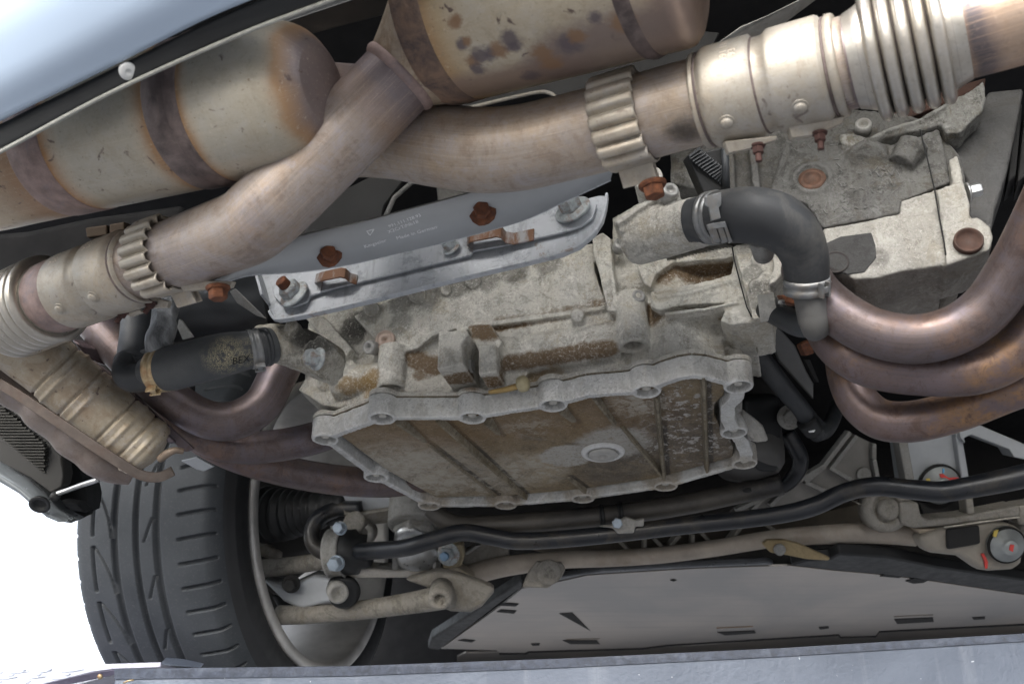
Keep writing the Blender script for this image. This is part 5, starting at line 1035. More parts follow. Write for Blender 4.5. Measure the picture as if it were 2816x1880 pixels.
# big dark cover behind, with pale stay
dk = thing('engine_cover', 'dark rounded plastic cover behind the left hoses', 'cover', Fg(1200, 450, 1.26))
mb = MB(); sweep(mb, path(Fg, [(900, 300, 1.27, 420), (1150, 330, 1.27, 380), (1400, 360, 1.28, 330), (1700, 300, 1.30, 300)], 8), 40); part('cover', mb, plain('satin_black_cover', (0.022, 0.024, 0.027), 0, 0.4, 0.3, 20), dk)
mb = MB(); mb.prism([Fg(900, 470, 1.16), Fg(930, 480, 1.16), Fg(1055, 660, 1.15), Fg(940, 690, 1.15), Fg(885, 560, 1.16)], CF * 0.004); part('stay', mb, M['alu'], dk, 0.001)
mb = MB(); mb.prism([Fg(1420, 190, 1.08), Fg(1480, 160, 1.08), Fg(1800, 470, 1.09), Fg(1700, 440, 1.09), Fg(1500, 310, 1.09)], CF * 0.004); part('stay', mb, M['alu'], dk, 0.001)

# ------------------------------------------------------------------ left header tubes
grp = 'left exhaust header tubes'
def tube_thing(label, fr, spec, grp, mat='header', n=48, nm='header_tube'):
    pr = path(fr, spec, 8); t = thing(nm, label, 'header tube', pr[len(pr) // 2][0], grp); mb = MB(); sweep(mb, pr, n); part('tube', mb, M[mat], t); return t
tube_thing('uppermost left header tube, bending up beside the outlet neck', Z06, [(1760, 880, 1.26, 112), (1700, 990, 1.25, 116), (1610, 1150, 1.235, 118), (1440, 1245, 1.225, 120), (1260, 1232, 1.22, 118), (1070, 1120, 1.22, 116), (880, 960, 1.225, 116), (730, 810, 1.235, 116), (600, 660, 1.25, 116), (480, 520, 1.28, 116)], grp)
tube_thing('middle left header tube, meeting the sump corner', Z06, [(2250, 1180, 1.36, 96), (2080, 1300, 1.34, 98), (1900, 1362, 1.32, 100), (1700, 1400, 1.305, 100), (1480, 1412, 1.29, 100), (1300, 1375, 1.28, 98), (1130, 1260, 1.275, 98), (960, 1100, 1.28, 98), (800, 940, 1.29, 98)], grp)
tube_thing('lowest left header tube, above the tyre', Z06, [(2600, 1600, 1.48, 90), (2400, 1625, 1.45, 92), (2150, 1618, 1.42, 93), (1900, 1585, 1.39, 94), (1650, 1530, 1.36, 94), (1430, 1460, 1.34, 93), (1250, 1370, 1.33, 92), (1080, 1250, 1.33, 92), (900, 1090, 1.34, 92)], grp)
# collector plates beside the tubes
cp = thing('header_flange', 'thin purple-brown collector seam between the left header tubes and the ribbed can', 'flange', Fk(1300, 900, 1.2))
mb = MB(); mb.prism([Fk(640, 310, 1.19), Fk(760, 360, 1.185), Fk(1000, 560, 1.18), Fk(1250, 800, 1.18), Fk(1560, 1100, 1.185), Fk(1800, 1330, 1.19), Fk(1740, 1350, 1.19), Fk(1500, 1150, 1.185), Fk(1200, 860, 1.18), Fk(900, 560, 1.18)], CF * 0.010); part('seam_strip', mb, M['header'], cp, 0.003)
mb = MB(); mb.prism([Fk(950, 480, 1.21), Fk(1240, 700, 1.21), Fk(1500, 960, 1.21), Fk(2000, 1400, 1.23), Fk(1900, 1430, 1.23), Fk(1450, 1080, 1.22), Fk(1050, 640, 1.215)], CF * 0.006); part('seam_strip', mb, M['header'], cp, 0.002)
mb = MB(); mb.prism([Fk(700, 260, 1.21), Fk(960, 350, 1.22), Fk(1130, 300, 1.24), Fk(1200, 500, 1.24), Fk(1100, 560, 1.23), Fk(900, 480, 1.215)], CF * 0.03); part('gusset', mb, plain('dark_header_gusset', (0.10, 0.075, 0.08), 0.6, 0.4, 0.3, 40, 0.3), cp, 0.006)
mb = MB(); mb.prism([A(100, 770, 1.33), A(300, 735, 1.33), A(430, 780, 1.33), A(440, 900, 1.33), A(330, 960, 1.33), A(180, 850, 1.33)], CF * 0.02); part('added_dark_backing', mb, M['shield'], cp, 0.004)  # added dark sheet that closes the sky gap behind the tubes
# ------------------------------------------------------------------ ribbed collector can, lower left
cc = thing('catalyst_can', 'beige ribbed catalyst shell with flanged seam at the lower left', 'catalyst', Fk(850, 950, 1.16))
c0, c1 = Fk(110, 200, 1.15), Fk(1610, 1490, 1.20); axk = (c1 - c0).normalized(); LK = (c1 - c0).length; rk = Fk.m(318, 1.17)
rows = []; grooves = (0.22, 0.36, 0.42, 0.52, 0.58, 0.74, 0.79, 0.88)
for i in range(161):
    t = i / 160; r = rk
    for g_ in (0.30, 0.47, 0.70, 0.84): r -= 0.0035 * math.exp(-((t - g_) / 0.007) ** 2)
    for g_ in (0.36, 0.53, 0.765, 0.90): r += 0.0022 * math.exp(-((t - g_) / 0.012) ** 2)
    if t < 0.25: r *= 1 + 0.10 * (0.25 - t) / 0.25
    if t > 0.93: r *= 1 - 0.75 * ((t - 0.93) / 0.07) ** 2
    rows.append((c0 + axk * (LK * t), r))
mb = MB(); sweep(mb, rows, 64); part('shell', mb, heat_steel('catalyst_shell_steel', (0.40, 0.345, 0.265), metal=0.45, rough=0.5, streak=0.3, spots=0.9, blots=((0.24, 0.15, 0.09), (0.27, 0.235, 0.19)), amt=0.7), cc)
# flange strip and outer half shell along the lower-left side
def along(pts): return [V(q) for q in catmull([tuple(p) for p in pts], 8)]
fa_ = along([Fk(-100, 640, 1.145), Fk(180, 810, 1.14), Fk(560, 1065, 1.14), Fk(960, 1335, 1.145), Fk(1260, 1530, 1.155), Fk(1450, 1640, 1.165), Fk(1620, 1660, 1.175), Fk(1760, 1600, 1.19)])
mb = MB(); rings = []
for i, p in enumerate(fa_):
    d = (fa_[min(i + 1, len(fa_) - 1)] - fa_[max(i - 1, 0)]).normalized(); s_ = d.cross(CF).normalized(); s_ = -s_ if s_.dot(CU) > 0 else s_
    rings.append([p - s_ * 0.003, p + s_ * 0.009, p + s_ * 0.009 + CF * 0.004, p - s_ * 0.003 + CF * 0.004])
mb.loft(rings, smooth=False); part('flange', mb, plain('brown_flange_steel', (0.17, 0.14, 0.122), 0.5, 0.5, 0.35, 40, 0.3, dirt=(0.12, 0.07, 0.05)), cc, 0.0012)
mb = MB(); sweep(mb, path(Fk, [(-187, 570, 1.20, 165), (117, 800, 1.20, 170), (300, 930, 1.20, 150), (421, 1040, 1.20, 172), (600, 1190, 1.205, 152), (725, 1300, 1.21, 175), (880, 1420, 1.215, 160), (1000, 1520, 1.22, 165), (1160, 1610, 1.23, 140), (1350, 1680, 1.24, 90)], 8), 48); part('rear_shell', mb, heat_steel('grey_shell_steel', (0.24, 0.205, 0.19), metal=0.5, rough=0.5, streak=0.3, spots=0.4, amt=0.5, blots=((0.2, 0.14, 0.11), (0.26, 0.23, 0.21))), cc)
mb = MB(); sweep(mb, path(Fk, [(1640, 1500, 1.17, 40), (1720, 1440, 1.165, 42), (1800, 1410, 1.165, 36), (1880, 1420, 1.17, 30)], 5), 20); part('probe', mb, plain('brown_probe', (0.22, 0.17, 0.13), 0.4, 0.5, 0.3, 60), cc)
mb = MB(); mb.prism([Fl(1850, 60, 1.30), Fl(2020, 20, 1.29), Fl(2200, 120, 1.29), Fl(2090, 170, 1.30), Fl(2010, 150, 1.30)], CF * 0.006); part('bracket_tab', mb, M['alu_clean'], cc, 0.002)

# ------------------------------------------------------------------ right header tubes
grp = 'right exhaust header tubes'
tube_thing('uppermost right header tube with a bright highlight, curving up to the right edge', Z86, [(2900, -900, 0.93, 160), (2720, -680, 0.90, 160), (2540, -420, 0.893, 160), (2420, -180, 0.90, 160), (2310, 60, 0.915, 160), (2190, 290, 0.93, 158), (2020, 540, 0.945, 156), (1810, 690, 0.955, 155), (1560, 745, 0.965, 154), (1310, 700, 0.98, 150), (1110, 590, 1.0, 146), (960, 450, 1.03, 142), (880, 300, 1.07, 138)], grp)
tube_thing('middle right header tube', Z86, [(3150, -420, 0.97, 152), (2900, -180, 0.955, 152), (2650, 140, 0.95, 152), (2480, 420, 0.955, 152), (2330, 660, 0.965, 152), (2160, 840, 0.975, 151), (1920, 940, 0.985, 150), (1600, 945, 1.0, 148), (1310, 905, 1.015, 144), (1130, 810, 1.03, 140), (1030, 680, 1.055, 136), (990, 540, 1.09, 130)], grp, 'header_orange')
tube_thing('lowest right header tube, orange tinted, above the pale subframe post', Z86, [(3400, 150, 1.0, 126), (3150, 450, 0.99, 126), (2880, 690, 0.992, 126), (2600, 850, 1.0, 126), (2350, 985, 1.01, 128), (2100, 1080, 1.025, 128), (1830, 1185, 1.04, 128), (1560, 1250, 1.055, 128), (1360, 1238, 1.07, 126), (1230, 1140, 1.085, 124), (1160, 1000, 1.10, 120), (1130, 850, 1.13, 116)], grp, 'header_orange')
# ------------------------------------------------------------------ wheel
wt = (T * 0.985 + U * -0.02 + L * -0.03).normalized()                 # wheel axle, pointing inboard
WC = A(722, 1202, 1.86)                                    # centre of the inner rim face
wh = thing('road_wheel_assembly', 'worn grey tyre on a dark rim, standing on the lift at lower left', 'wheel', WC - wt * 0.13)
xw = (L - wt * L.dot(wt)).normalized(); yw = wt.cross(xw)
W2, R0 = 0.141, 0.352
prof = []
for i in range(133):
    s_ = -W2 + 0.006 + i * (2 * W2 - 0.012) / 132; e = abs(s_) / (W2 - 0.006); prof.append((s_, R0 - 0.004 * e ** 2 - 0.020 * max(0, (e - 0.80) / 0.20) ** 2.2))
NA = 2000; rings = []
def groove(s_, w_, c): return max(0.0, min(1.0, (w_ - abs(s_ - c)) / 0.0022 + 0.0))
def tread(s_, th):
    g_ = 0.0
    for c_, w_ in ((-0.046, 0.0062), (-0.006, 0.0058), (0.031, 0.0062)): g_ = max(g_, 0.0090 * groove(s_, w_, c_))
    p = (th / (2 * math.pi) * 58) % 1.0
    sl = abs((p + (s_ - 0.09) * 2.2) % 1.0 - 0.5)
    if 0.066 < s_ < 0.128: g_ = max(g_, 0.0065 * max(0, min(1, (0.085 - sl) / 0.035)) * min(1, (s_ - 0.066) / 0.006))
    if s_ < -0.118: g_ = max(g_, 0.0060 * max(0, min(1, (0.075 - sl) / 0.035)) * min(1, (-0.118 - s_) / 0.004))
    q = (th / (2 * math.pi) * 25) % 1.0
    if q < 0.84: g_ = max(g_, 0.0075 * groove(s_, 0.0036, -0.088) * min(1, q / 0.03) * min(1, (0.84 - q) / 0.03))
    if 0.0 < q < 0.9: g_ = max(g_, 0.0060 * groove(s_, 0.0026, -0.052 - 0.034 * (1 - q) ** 2.2))
    q2 = (q + 0.4) % 1.0
    if q2 < 0.42: g_ = max(g_, 0.0060 * groove(s_, 0.0025, 0.024 - 0.016 * (q2 / 0.42)))
    return g_
mid = WC - wt * 0.120
for k in range(NA):
    th = 2 * math.pi * k / NA; dr = xw * math.cos(th) + yw * math.sin(th); rings.append([mid + wt * s_ + dr * (r - tread(s_, th)) for s_, r in prof])
vs = [p for r in rings for p in r]; n = len(prof); fs = []
for k in range(NA):
    k2 = (k + 1) % NA
    for j in range(n - 1): fs.append([k * n + j, k * n + j + 1, k2 * n + j + 1, k2 * n + j])
mb = MB(); mb.add(vs, fs); part('tread', mb, M['tyre'], wh)
def wl(prof_, name, mat, nn=128, **kw):
    m_ = MB(); m_.loft([[mid + wt * s_ + (xw * math.cos(2 * math.pi * j / nn) + yw * math.sin(2 * math.pi * j / nn)) * r for j in range(nn)] for s_, r in prof_], (False, False)); return part(name, m_, mat, wh, **kw)
wl([(0.1345, 0.328), (0.140, 0.322), (0.143, 0.312), (0.1445, 0.311), (0.1455, 0.308), (0.147, 0.296), (0.148, 0.280), (0.144, 0.270), (0.136, 0.264)], 'sidewall', M['sidewall'])
wl([(-0.1345, 0.328), (-0.145, 0.312), (-0.154, 0.296), (-0.150, 0.275), (-0.138, 0.264)], 'sidewall', M['sidewall'])
rim_m = plain('dusty_grey_rim', (0.52, 0.51, 0.49), 0.4, 0.5, 0.3, 14, 0.15, 200)
wl([(0.134, 0.262), (0.142, 0.269), (0.150, 0.269), (0.152, 0.265), (0.1515, 0.252), (0.147, 0.248), (0.120, 0.246), (0.10, 0.240), (0.04, 0.236), (-0.08, 0.240), (-0.13, 0.25), (-0.145, 0.266), (-0.138, 0.27)], 'rim', rim_m)
for k in range(5):
    for dl in (-0.13, 0.13):
        th = 2 * math.pi * k / 5 + 0.55; d0 = xw * math.cos(th) + yw * math.sin(th); d1 = xw * math.cos(th + dl) + yw * math.sin(th + dl); sd_ = d0.cross(wt)
        mb = MB(); mb.prism([mid - wt * 0.10 + d0 * 0.05 - sd_ * 0.018, mid - wt * 0.10 + d0 * 0.05 + sd_ * 0.018, mid - wt * 0.115 + d1 * 0.243 + sd_ * 0.017, mid - wt * 0.115 + d1 * 0.243 - sd_ * 0.017], -wt * 0.03); part('spoke', mb, rim_m, wh, 0.004)
mb = MB(); mb.lathe(mid - wt * 0.13, wt, [(0.08, 0), (0.08, 0.06), (0.06, 0.07)], 40); part('hub', mb, rim_m, wh, 0.002)
bd = thing('brake_disc', 'dark brake disc and hub carrier inside the rear wheel', 'brake', mid)
mb = MB(); mb.lathe(mid - wt * 0.02, wt, [(0.03, -0.02), (0.175, -0.018), (0.178, 0.012), (0.10, 0.016), (0.095, 0.06), (0.05, 0.065)], 64); part('disc', mb, plain('dark_disc', (0.035, 0.034, 0.033), 0.3, 0.55, 0.3, 20), bd)
mb = MB(); mb.hull([mid + wt * 0.03 + xw * a + yw * b for a, b in ((0.09, 0.02), (0.05, 0.12), (-0.06, 0.13), (-0.11, 0.03), (-0.07, -0.10), (0.04, -0.12))] + [mid + wt * 0.13 + xw * a + yw * b for a, b in ((0.05, 0.02), (0.02, 0.07), (-0.04, 0.07), (-0.06, 0.0), (-0.03, -0.06), (0.03, -0.06))]); part('carrier', mb, plain('dark_carrier', (0.05, 0.048, 0.046), 0.2, 0.6, 0.3, 20), bd, 0.006)
br = path(A, [(600, 1180, 1.72, 60), (650, 1180, 1.70, 55), (690, 1175, 1.69, 48), (730, 1170, 1.68, 40), (800, 1160, 1.66, 28)], 10)
mb = MB(); sweep(mb, [(p, r * (1 + (0.10 if (i // 2) % 2 else -0.05))) for i, (p, r) in enumerate(br)], 36); part('axle_boot', mb, M['black'], bd)

# ------------------------------------------------------------------ suspension arms
ar = thing('toe_link', 'slim muddy suspension link from wheel to subframe', 'suspension arm', A(660, 1300, 1.62))
mb = MB(); sweep(mb, path(A, [(545, 1308, 1.74, 22), (600, 1303, 1.70, 21), (680, 1295, 1.66, 20), (770, 1280, 1.62, 20), (820, 1268, 1.60, 18)], 6), 24); part('link', mb, M['alu_dirty'], ar)
mb = MB(); sweep(mb, path(A, [(552, 1252, 1.76, 14), (590, 1255, 1.74, 16), (640, 1275, 1.72, 12)], 5), 16); part('joint', mb, M['alu_dirty'], ar)
la = thing('lower_control_arm', 'wide grey lower control arm with bushing, below the toe link', 'suspension arm', A(800, 1400, 1.6))
mb = MB(); mb.prism([A(600, 1330, 1.68), A(665, 1345, 1.66), A(720, 1320, 1.63), A(790, 1335, 1.60), A(800, 1375, 1.60), A(740, 1385, 1.62), A(690, 1400, 1.64), A(650, 1380, 1.66)], CF * 0.05); part('fork', mb, M['alu_clean'], la, 0.008, 3)
mb = MB(); sweep(mb, path(A, [(640, 1410, 1.66, 22), (720, 1408, 1.64, 21), (830, 1398, 1.61, 22), (930, 1384, 1.58, 24), (1000, 1372, 1.56, 27), (1035, 1367, 1.55, 26)], 6), 28); part('arm', mb, M['alu_dirty'], la)
mb = MB(); c = A(790, 1358, 1.592); mb.lathe(c, -CF + CR * 0.3, [(0.025, -0.03), (0.026, 0.0), (0.022, 0.004), (0.017, 0.004)], 32); part('bushing', mb, M['black'], la)
mb = MB(); mb.lathe(A(775, 1358, 1.575), -CF + CR * 0.3, [(0.0165, -0.02), (0.0165, 0.006), (0.012, 0.008), (0.008, 0.004), (0.0002, 0.004)], 28); part('bush_sleeve', mb, M['alu'], la)
bolt('bolt', A(668, 1338, 1.64), -CF, 0.011, 0.012, M['shield'], la, 1.4)
mb = MB(); mb.lathe(A(1010, 1368, 1.53), -CF + CU * -0.2, [(0.018, -0.03), (0.018, 0.008), (0.015, 0.011), (0.009, 0.011), (0.008, 0.004), (0.0002, 0.004)], 28); part('pivot', mb, M['alu_dirty'], la)
mb = MB(); mb.hull([A(640, 1395, 1.75), A(700, 1430, 1.74), A(760, 1425, 1.73), A(800, 1410, 1.73), A(620, 1360, 1.76), A(640, 1395, 1.80), A(700, 1430, 1.80), A(800, 1410, 1.80)]); part('lower_joint', mb, M['black'], la, 0.006)

# ------------------------------------------------------------------ anti-roll bar
ab = thing('anti_roll_bar', 'bent black anti-roll bar running across below the sump', 'anti-roll bar', A(1500, 1210, 1.6))
mb = MB(); sweep(mb, path(A, [(830, 1165, 1.640, 17), (775, 1168, 1.650, 18), (735, 1185, 1.640, 19), (716, 1218, 1.630, 19), (722, 1250, 1.620, 19), (752, 1267, 1.610, 19), (800, 1266, 1.592, 20), (860, 1262, 1.558, 20), (930, 1256, 1.520, 20), (985, 1240, 1.505, 20), (1060, 1221, 1.495, 20), (1130, 1231, 1.490, 20), (1200, 1240, 1.485, 20), (1350, 1230, 1.475, 20), (1560, 1206, 1.460, 20), (1760, 1184, 1.445, 20), (1860, 1163, 1.435, 21), (1940, 1128, 1.425, 21), (2010, 1115, 1.420, 22), (2090, 1122, 1.415, 23), (2160, 1127, 1.410, 24), (2230, 1116, 1.405, 25), (2320, 1098, 1.400, 27), (2420, 1075, 1.395, 27), (2600, 1045, 1.39, 27), (2800, 1040, 1.39, 27), (2950, 1090, 1.39, 27)], 8), 28); part('bar', mb, M['blackpaint'], ab)
mb = MB(); c, ax, r = near(path(A, [(800, 1266, 1.60, 20), (830, 1264, 1.595, 20), (860, 1262, 1.59, 20)], 6), A, 815, 1265)
mb.lathe(c - ax * 0.028, ax, [(0.014, 0), (0.034, 0.002), (0.036, 0.012), (0.036, 0.03), (0.028, 0.034), (0.026, 0.05), (0.014, 0.054)], 32); part('bushing', mb, M['black'], ab)
mb = MB(); cb_ = c - ax * 0.030; sweep(mb, [(cb_ - ax * 0.013, 0.034), (cb_ - ax * 0.013, 0.039), (cb_ - ax * 0.009, 0.037), (cb_ + ax * 0.009, 0.037), (cb_ + ax * 0.013, 0.040), (cb_ + ax * 0.013, 0.034)], 40, (True, True)); part('bush_clamp', mb, M['alu'], ab)
bolt('bolt', Fe(515, 570, 1.56), -CF + CU * 0.3 - CR * 0.2, 0.0095, 0.014, M['bolt_blue'], ab, 1.1); bolt('bolt', Fe(480, 920, 1.555), -CF * 1 - CR * 0.3, 0.0115, 0.014, M['bolt_blue'], ab, 1.1)

# ------------------------------------------------------------------ subframe
sf = thing('rear_subframe', 'muddy aluminium rear subframe with tubular crossmember below the engine', 'subframe', A(1500, 1260, 1.65))
def bars(fr, pts, d, w_, dep, mat, name='web'):
    m_ = MB()
    for (x0, y0), (x1, y1) in zip(pts, pts[1:]): m_.bar(fr(x0, y0, d), fr(x1, y1, d), CF, 0.0, CF, 0.0) if False else m_.prism([fr(x0, y0, d) - _p(fr, x0, y0, x1, y1, d) * w_, fr(x0, y0, d) + _p(fr, x0, y0, x1, y1, d) * w_, fr(x1, y1, d) + _p(fr, x0, y0, x1, y1, d) * w_, fr(x1, y1, d) - _p(fr, x0, y0, x1, y1, d) * w_], CF * dep)
    return part(name, m_, mat, sf, 0.002)
def _p(fr, x0, y0, x1, y1, d): return (fr(x1, y1, d) - fr(x0, y0, d)).cross(CF).normalized()
mb = MB(); sweep(mb, path(A, [(1010, 1345, 1.66, 22), (1080, 1318, 1.655, 24), (1160, 1298, 1.65, 23), (1280, 1284, 1.64, 20), (1400, 1280, 1.63, 19), (1520, 1272, 1.62, 19), (1650, 1255, 1.61, 19), (1780, 1234, 1.60, 20), (1900, 1225, 1.59, 22), (2010, 1222, 1.585, 24), (2100, 1228, 1.58, 24)], 8), 28); part('crossmember', mb, plain('muddy_tube', (0.36, 0.315, 0.265), 0.15, 0.55, 0.3, 14, 0.2, 200, dirt=(0.22, 0.17, 0.12)), sf)
def plate(fr, pts, d, dep, mat, name='web', bev=0.003, lab=None):
    m_ = MB(); m_.prism([fr(p[0], p[1], p[2] if len(p) > 2 else d) for p in pts], CF * dep); return part(name, m_, mat, sf, bev, 2, label=lab)
MU, AL = M['alu_dirty'], M['alu']
plate(Fe, [(540, 1040), (620, 1000), (700, 960), (1080, 1000), (1500, 990), (1700, 960), (1760, 1000), (1900, 1090), (1700, 1100), (1250, 1080), (620, 1085)], 1.60, 0.05, cast_alu('mud_pale_casting', (0.42, 0.37, 0.30), [(Fe(950, 1050, 1.6), 0.05, 'pale', 0.9)], pale=0.4), 'lower_rail', 0.006)
plate(Fe, [(1040, 860), (1100, 860), (1100, 1000), (1030, 1000)], 1.605, 0.04, AL); plate(Fe, [(1065, 520), (1120, 515), (1115, 730), (1060, 720)], 1.63, 0.03, AL)
plate(Fe, [(735, 850), (775, 850), (775, 960), (740, 980)], 1.615, 0.03, AL); plate(Fe, [(740, 960), (1060, 955), (1060, 1000), (740, 1000)], 1.615, 0.03, AL)
plate(Fe, [(1100, 840), (1480, 760), (1540, 740), (1545, 1000), (1470, 1010), (1100, 1000)], 1.61, 0.04, AL); plate(Fe, [(1470, 760), (1510, 760), (1490, 1000), (1450, 1000)], 1.595, 0.02, AL)
plate(Fe, [(1540, 740), (1760, 730), (1780, 860), (1750, 960), (1560, 990)], 1.60, 0.04, cast_alu('ochre_casting', (0.34, 0.29, 0.2), pale=0.2)); 
plate(Fe, [(1760, 830), (1960, 700), (2240, 740), (2240, 1000), (1950, 1010), (1780, 1010)], 1.66, 0.04, MU)
plate(Fe, [(1770, 820), (1900, 740), (1960, 740), (1800, 850)], 1.63, 0.02, AL)
bolt('bolt', Fe(1620, 830, 1.58), -CF + CR * -0.3, 0.0125, 0.012, M['zinc_bolt'], sf, 1.5, 0.008, M['blue'])
mb = MB(); mb.lathe(Fe(1290, 840, 1.595), -CF - CU * 0.5, [(0.034, -0.01), (0.034, 0.004), (0.026, 0.008)], 32); part('washer', mb, M['steel'], sf)
mb = MB(); mb.lathe(Fe(1225, 675, 1.60), -CF - CU * 0.5, [(0.026, -0.01), (0.026, 0.004), (0.018, 0.008)], 32); part('washer', mb, M['steel'], sf)
plate(Fe, [(1150, 1100), (1500, 1000), (1750, 1050), (2100, 1180), (2080, 1240), (1960, 1380), (1850, 1440), (1640, 1430), (1500, 1370), (1440, 1200)], 1.57, 0.03, MU, 'arm_mount', 0.008)
# bracket tabs on the crossmember
for q, lab in (([(1200, 975), (1240, 880), (1290, 815), (1440, 820), (1470, 860), (1440, 920), (1360, 980)], None), ):
    m_ = MB(); m_.prism([Z91(x, y, 1.60) for x, y in q], CF * 0.012); part('tab', m_, MU, sf, 0.003)
mb = MB(); mb.lathe(Z91(1365, 880, 1.597), -CF, [(0.020, -0.004), (0.020, 0.002), (0.012, 0.003), (0.0002, 0.001)], 24); part('tab_bolt', mb, MU, sf)
m_ = MB(); m_.prism([Z81(x, y, 1.56) for x, y in ((630, 705), (660, 680), (760, 680), (850, 700), (1050, 790), (1040, 810), (900, 800), (780, 775), (680, 760))], CF * 0.012); part('tab', m_, cast_alu('ochre_tab', (0.33, 0.26, 0.15), pale=0.2), sf, 0.003)
mb = MB(); mb.lathe(Z81(735, 740, 1.556), -CF, [(0.009, -0.004), (0.009, 0.002), (0.004, 0.003)], 24); part('tab_bolt', mb, M['alu'], sf)
# ribbed casting rising to the right (web with grid)
web = [(520, 140), (590, 180), (760, 260), (765, 400), (800, 640), (700, 660), (560, 690), (300, 830), (0, 900), (-700, 1060), (-700, 960), (0, 640), (250, 490)]
plate(Ff, web, 1.62, 0.02, plain('grey_cast_web', (0.22, 0.21, 0.195), 0.1, 0.6, 0.2, 30, 0.3, 300), 'web', 0.003)
for a, b in (((520, 140), (250, 490)), ((250, 490), (0, 640)), ((590, 180), (340, 500)), ((310, 505), (550, 640)), ((60, 655), (310, 770)), ((260, 490), (60, 655)), ((765, 260), (765, 420)), ((765, 420), (810, 650)), ((-100, 700), (-300, 900)), ((-300, 740), (-500, 960)), ((0, 640), (-650, 950))):
    m_ = MB(); p_ = _p(Ff, *a, *b, 1.61); m_.prism([Ff(*a, 1.605) - p_ * 0.0035, Ff(*a, 1.605) + p_ * 0.0035, Ff(*b, 1.605) + p_ * 0.0035, Ff(*b, 1.605) - p_ * 0.0035], CF * 0.02); part('rib', m_, AL, sf, 0.0015)
mb = MB(); mb.lathe(Ff(655, 575, 1.617), -CF, [(0.012, -0.002), (0.012, 0.003), (0.009, 0.004), (0.0002, 0.003)], 24); part('dimple', mb, AL, sf)
# dirt-brown web between bar and crossmember in the middle, with slanted ribs
plate(A, [(1180, 1250), (1500, 1225), (1800, 1195), (1990, 1150), (2080, 1190), (2080, 1225), (1850, 1232), (1600, 1262), (1300, 1282)], 1.70, 0.03, plain('muddy_web', (0.10, 0.085, 0.065), 0.1, 0.7, 0.35, 25, 0.3), 'web')
for x0, x1, y0, y1 in ((1500, 1530, 1235, 1265), (1560, 1530, 1228, 1262), (1480, 1480, 1235, 1268), (1610, 1640, 1222, 1255), (1700, 1670, 1210, 1250), (1590, 1590, 1225, 1260), (1420, 1450, 1240, 1270), (1760, 1800, 1205, 1232)):
    m_ = MB(); p_ = _p(A, x0, y0, x1, y1, 1.66); m_.prism([A(x0, y0, 1.66) - p_ * 0.003, A(x0, y0, 1.66) + p_ * 0.003, A(x1, y1, 1.66) + p_ * 0.003, A(x1, y1, 1.66) - p_ * 0.003], CF * 0.03); part('rib', m_, MU, sf, 0.001)
mb = MB(); mb.lathe(Ff(890, 930, 1.555), -CF + CU * 0.2, [(0.035, -0.03), (0.035, 0.0), (0.026, 0.004), (0.022, 0.004), (0.021, 0.0), (0.0165, 0.001), (0.0165, 0.010), (0.012, 0.013), (0.0002, 0.012)], 32); part('mount_bolt', mb, MU, sf)
plate(Ff, [(560, 860), (590, 860), (790, 930), (780, 960)], 1.57, 0.02, MU); plate(Ff, [(760, 880), (1020, 860), (1060, 1080), (800, 1110), (720, 1060)], 1.57, 0.03, MU, bev=0.008)
# right-hand rail
plate(Ff, [(1020, 860), (1220, 860), (1250, 1010), (1300, 1040), (1700, 1000), (2260, 890), (2260, 1010), (1850, 1060), (1480, 1110), (1180, 1130), (1040, 1090)], 1.54, 0.05, MU, 'side_rail', 0.006)
plate(Ff, [(1700, 800), (1780, 800), (1800, 980), (1720, 990)], 1.55, 0.03, MU); plate(Ff, [(1220, 860), (1700, 820), (1700, 990), (1280, 1020)], 1.60, 0.02, M['shield'])
plate(Ff, [(2240, 900), (3200, 760), (3300, 860), (3250, 980), (2700, 1060), (2300, 1100), (2240, 1100)], 1.545, 0.05, MU, 'side_rail', 0.006)
plate(Ff, [(2260, 1080), (2600, 1100), (2900, 1000), (2950, 1120), (2600, 1260), (2280, 1330)], 1.56, 0.05, MU, 'arm_mount', 0.010)
plate(Ff, [(1480, 1112), (1850, 1058), (2260, 1006), (2260, 1020), (1850, 1072), (1490, 1126)], 1.530, 0.004, plain('worn_bright_edge', (0.62, 0.58, 0.50), 0.2, 0.5, 0.3, 120, 0.4), 'worn_edge', 0.001)
plate(Ff, [(1180, 1130), (1500, 1125), (1500, 1190), (1250, 1210)], 1.545, 0.05, plain('ochre_step', (0.30, 0.25, 0.19), 0.1, 0.6, 0.2, 40), 'step', 0.003)
plate(Ff, [(1210, 1220), (1500, 1130), (1860, 1085), (2000, 1060), (2150, 1080), (2300, 1140), (2300, 1500), (2200, 1560), (1960, 1575), (1850, 1560), (1650, 1420), (1300, 1380)], 1.53, 0.04, plain('dusty_mount', (0.29, 0.265, 0.225), 0.1, 0.6, 0.2, 30, 0.3, 300), 'arm_mount', 0.010)
plate(Ff, [(1510, 1140), (1850, 1095), (1860, 1290), (1520, 1350)], 1.522, 0.01, M['shield'], 'recess', 0.004)
def marked_bolt(fr, x, y, d, R_, nm, lab):
    c = fr(x, y, d); axq = -CF + CU * -0.15; mb = MB(); mb.lathe(c, axq, [(R_ * 1.05, -0.01), (R_ * 1.05, 0.0), (R_ * 0.98, 0.001), (R_ * 0.96, 0.004), (R_ * 0.5, 0.006), (R_ * 0.47, 0.012), (R_ * 0.40, 0.014), (0.0002, 0.014)], 40)
    o = part(nm, mb, plain('pale_washer', (0.33, 0.35, 0.35), 0.3, 0.45, 0.15, 40), sf, label=lab); mb = MB(); mb.lathe(c, axq, [(R_ * 1.10, -0.004), (R_ * 1.10, 0.0012), (R_ * 1.0, 0.0012)], 40, (False, False)); part('gap_ring', mb, M['blackhole'], o)
    return c, axq.normalized(), o
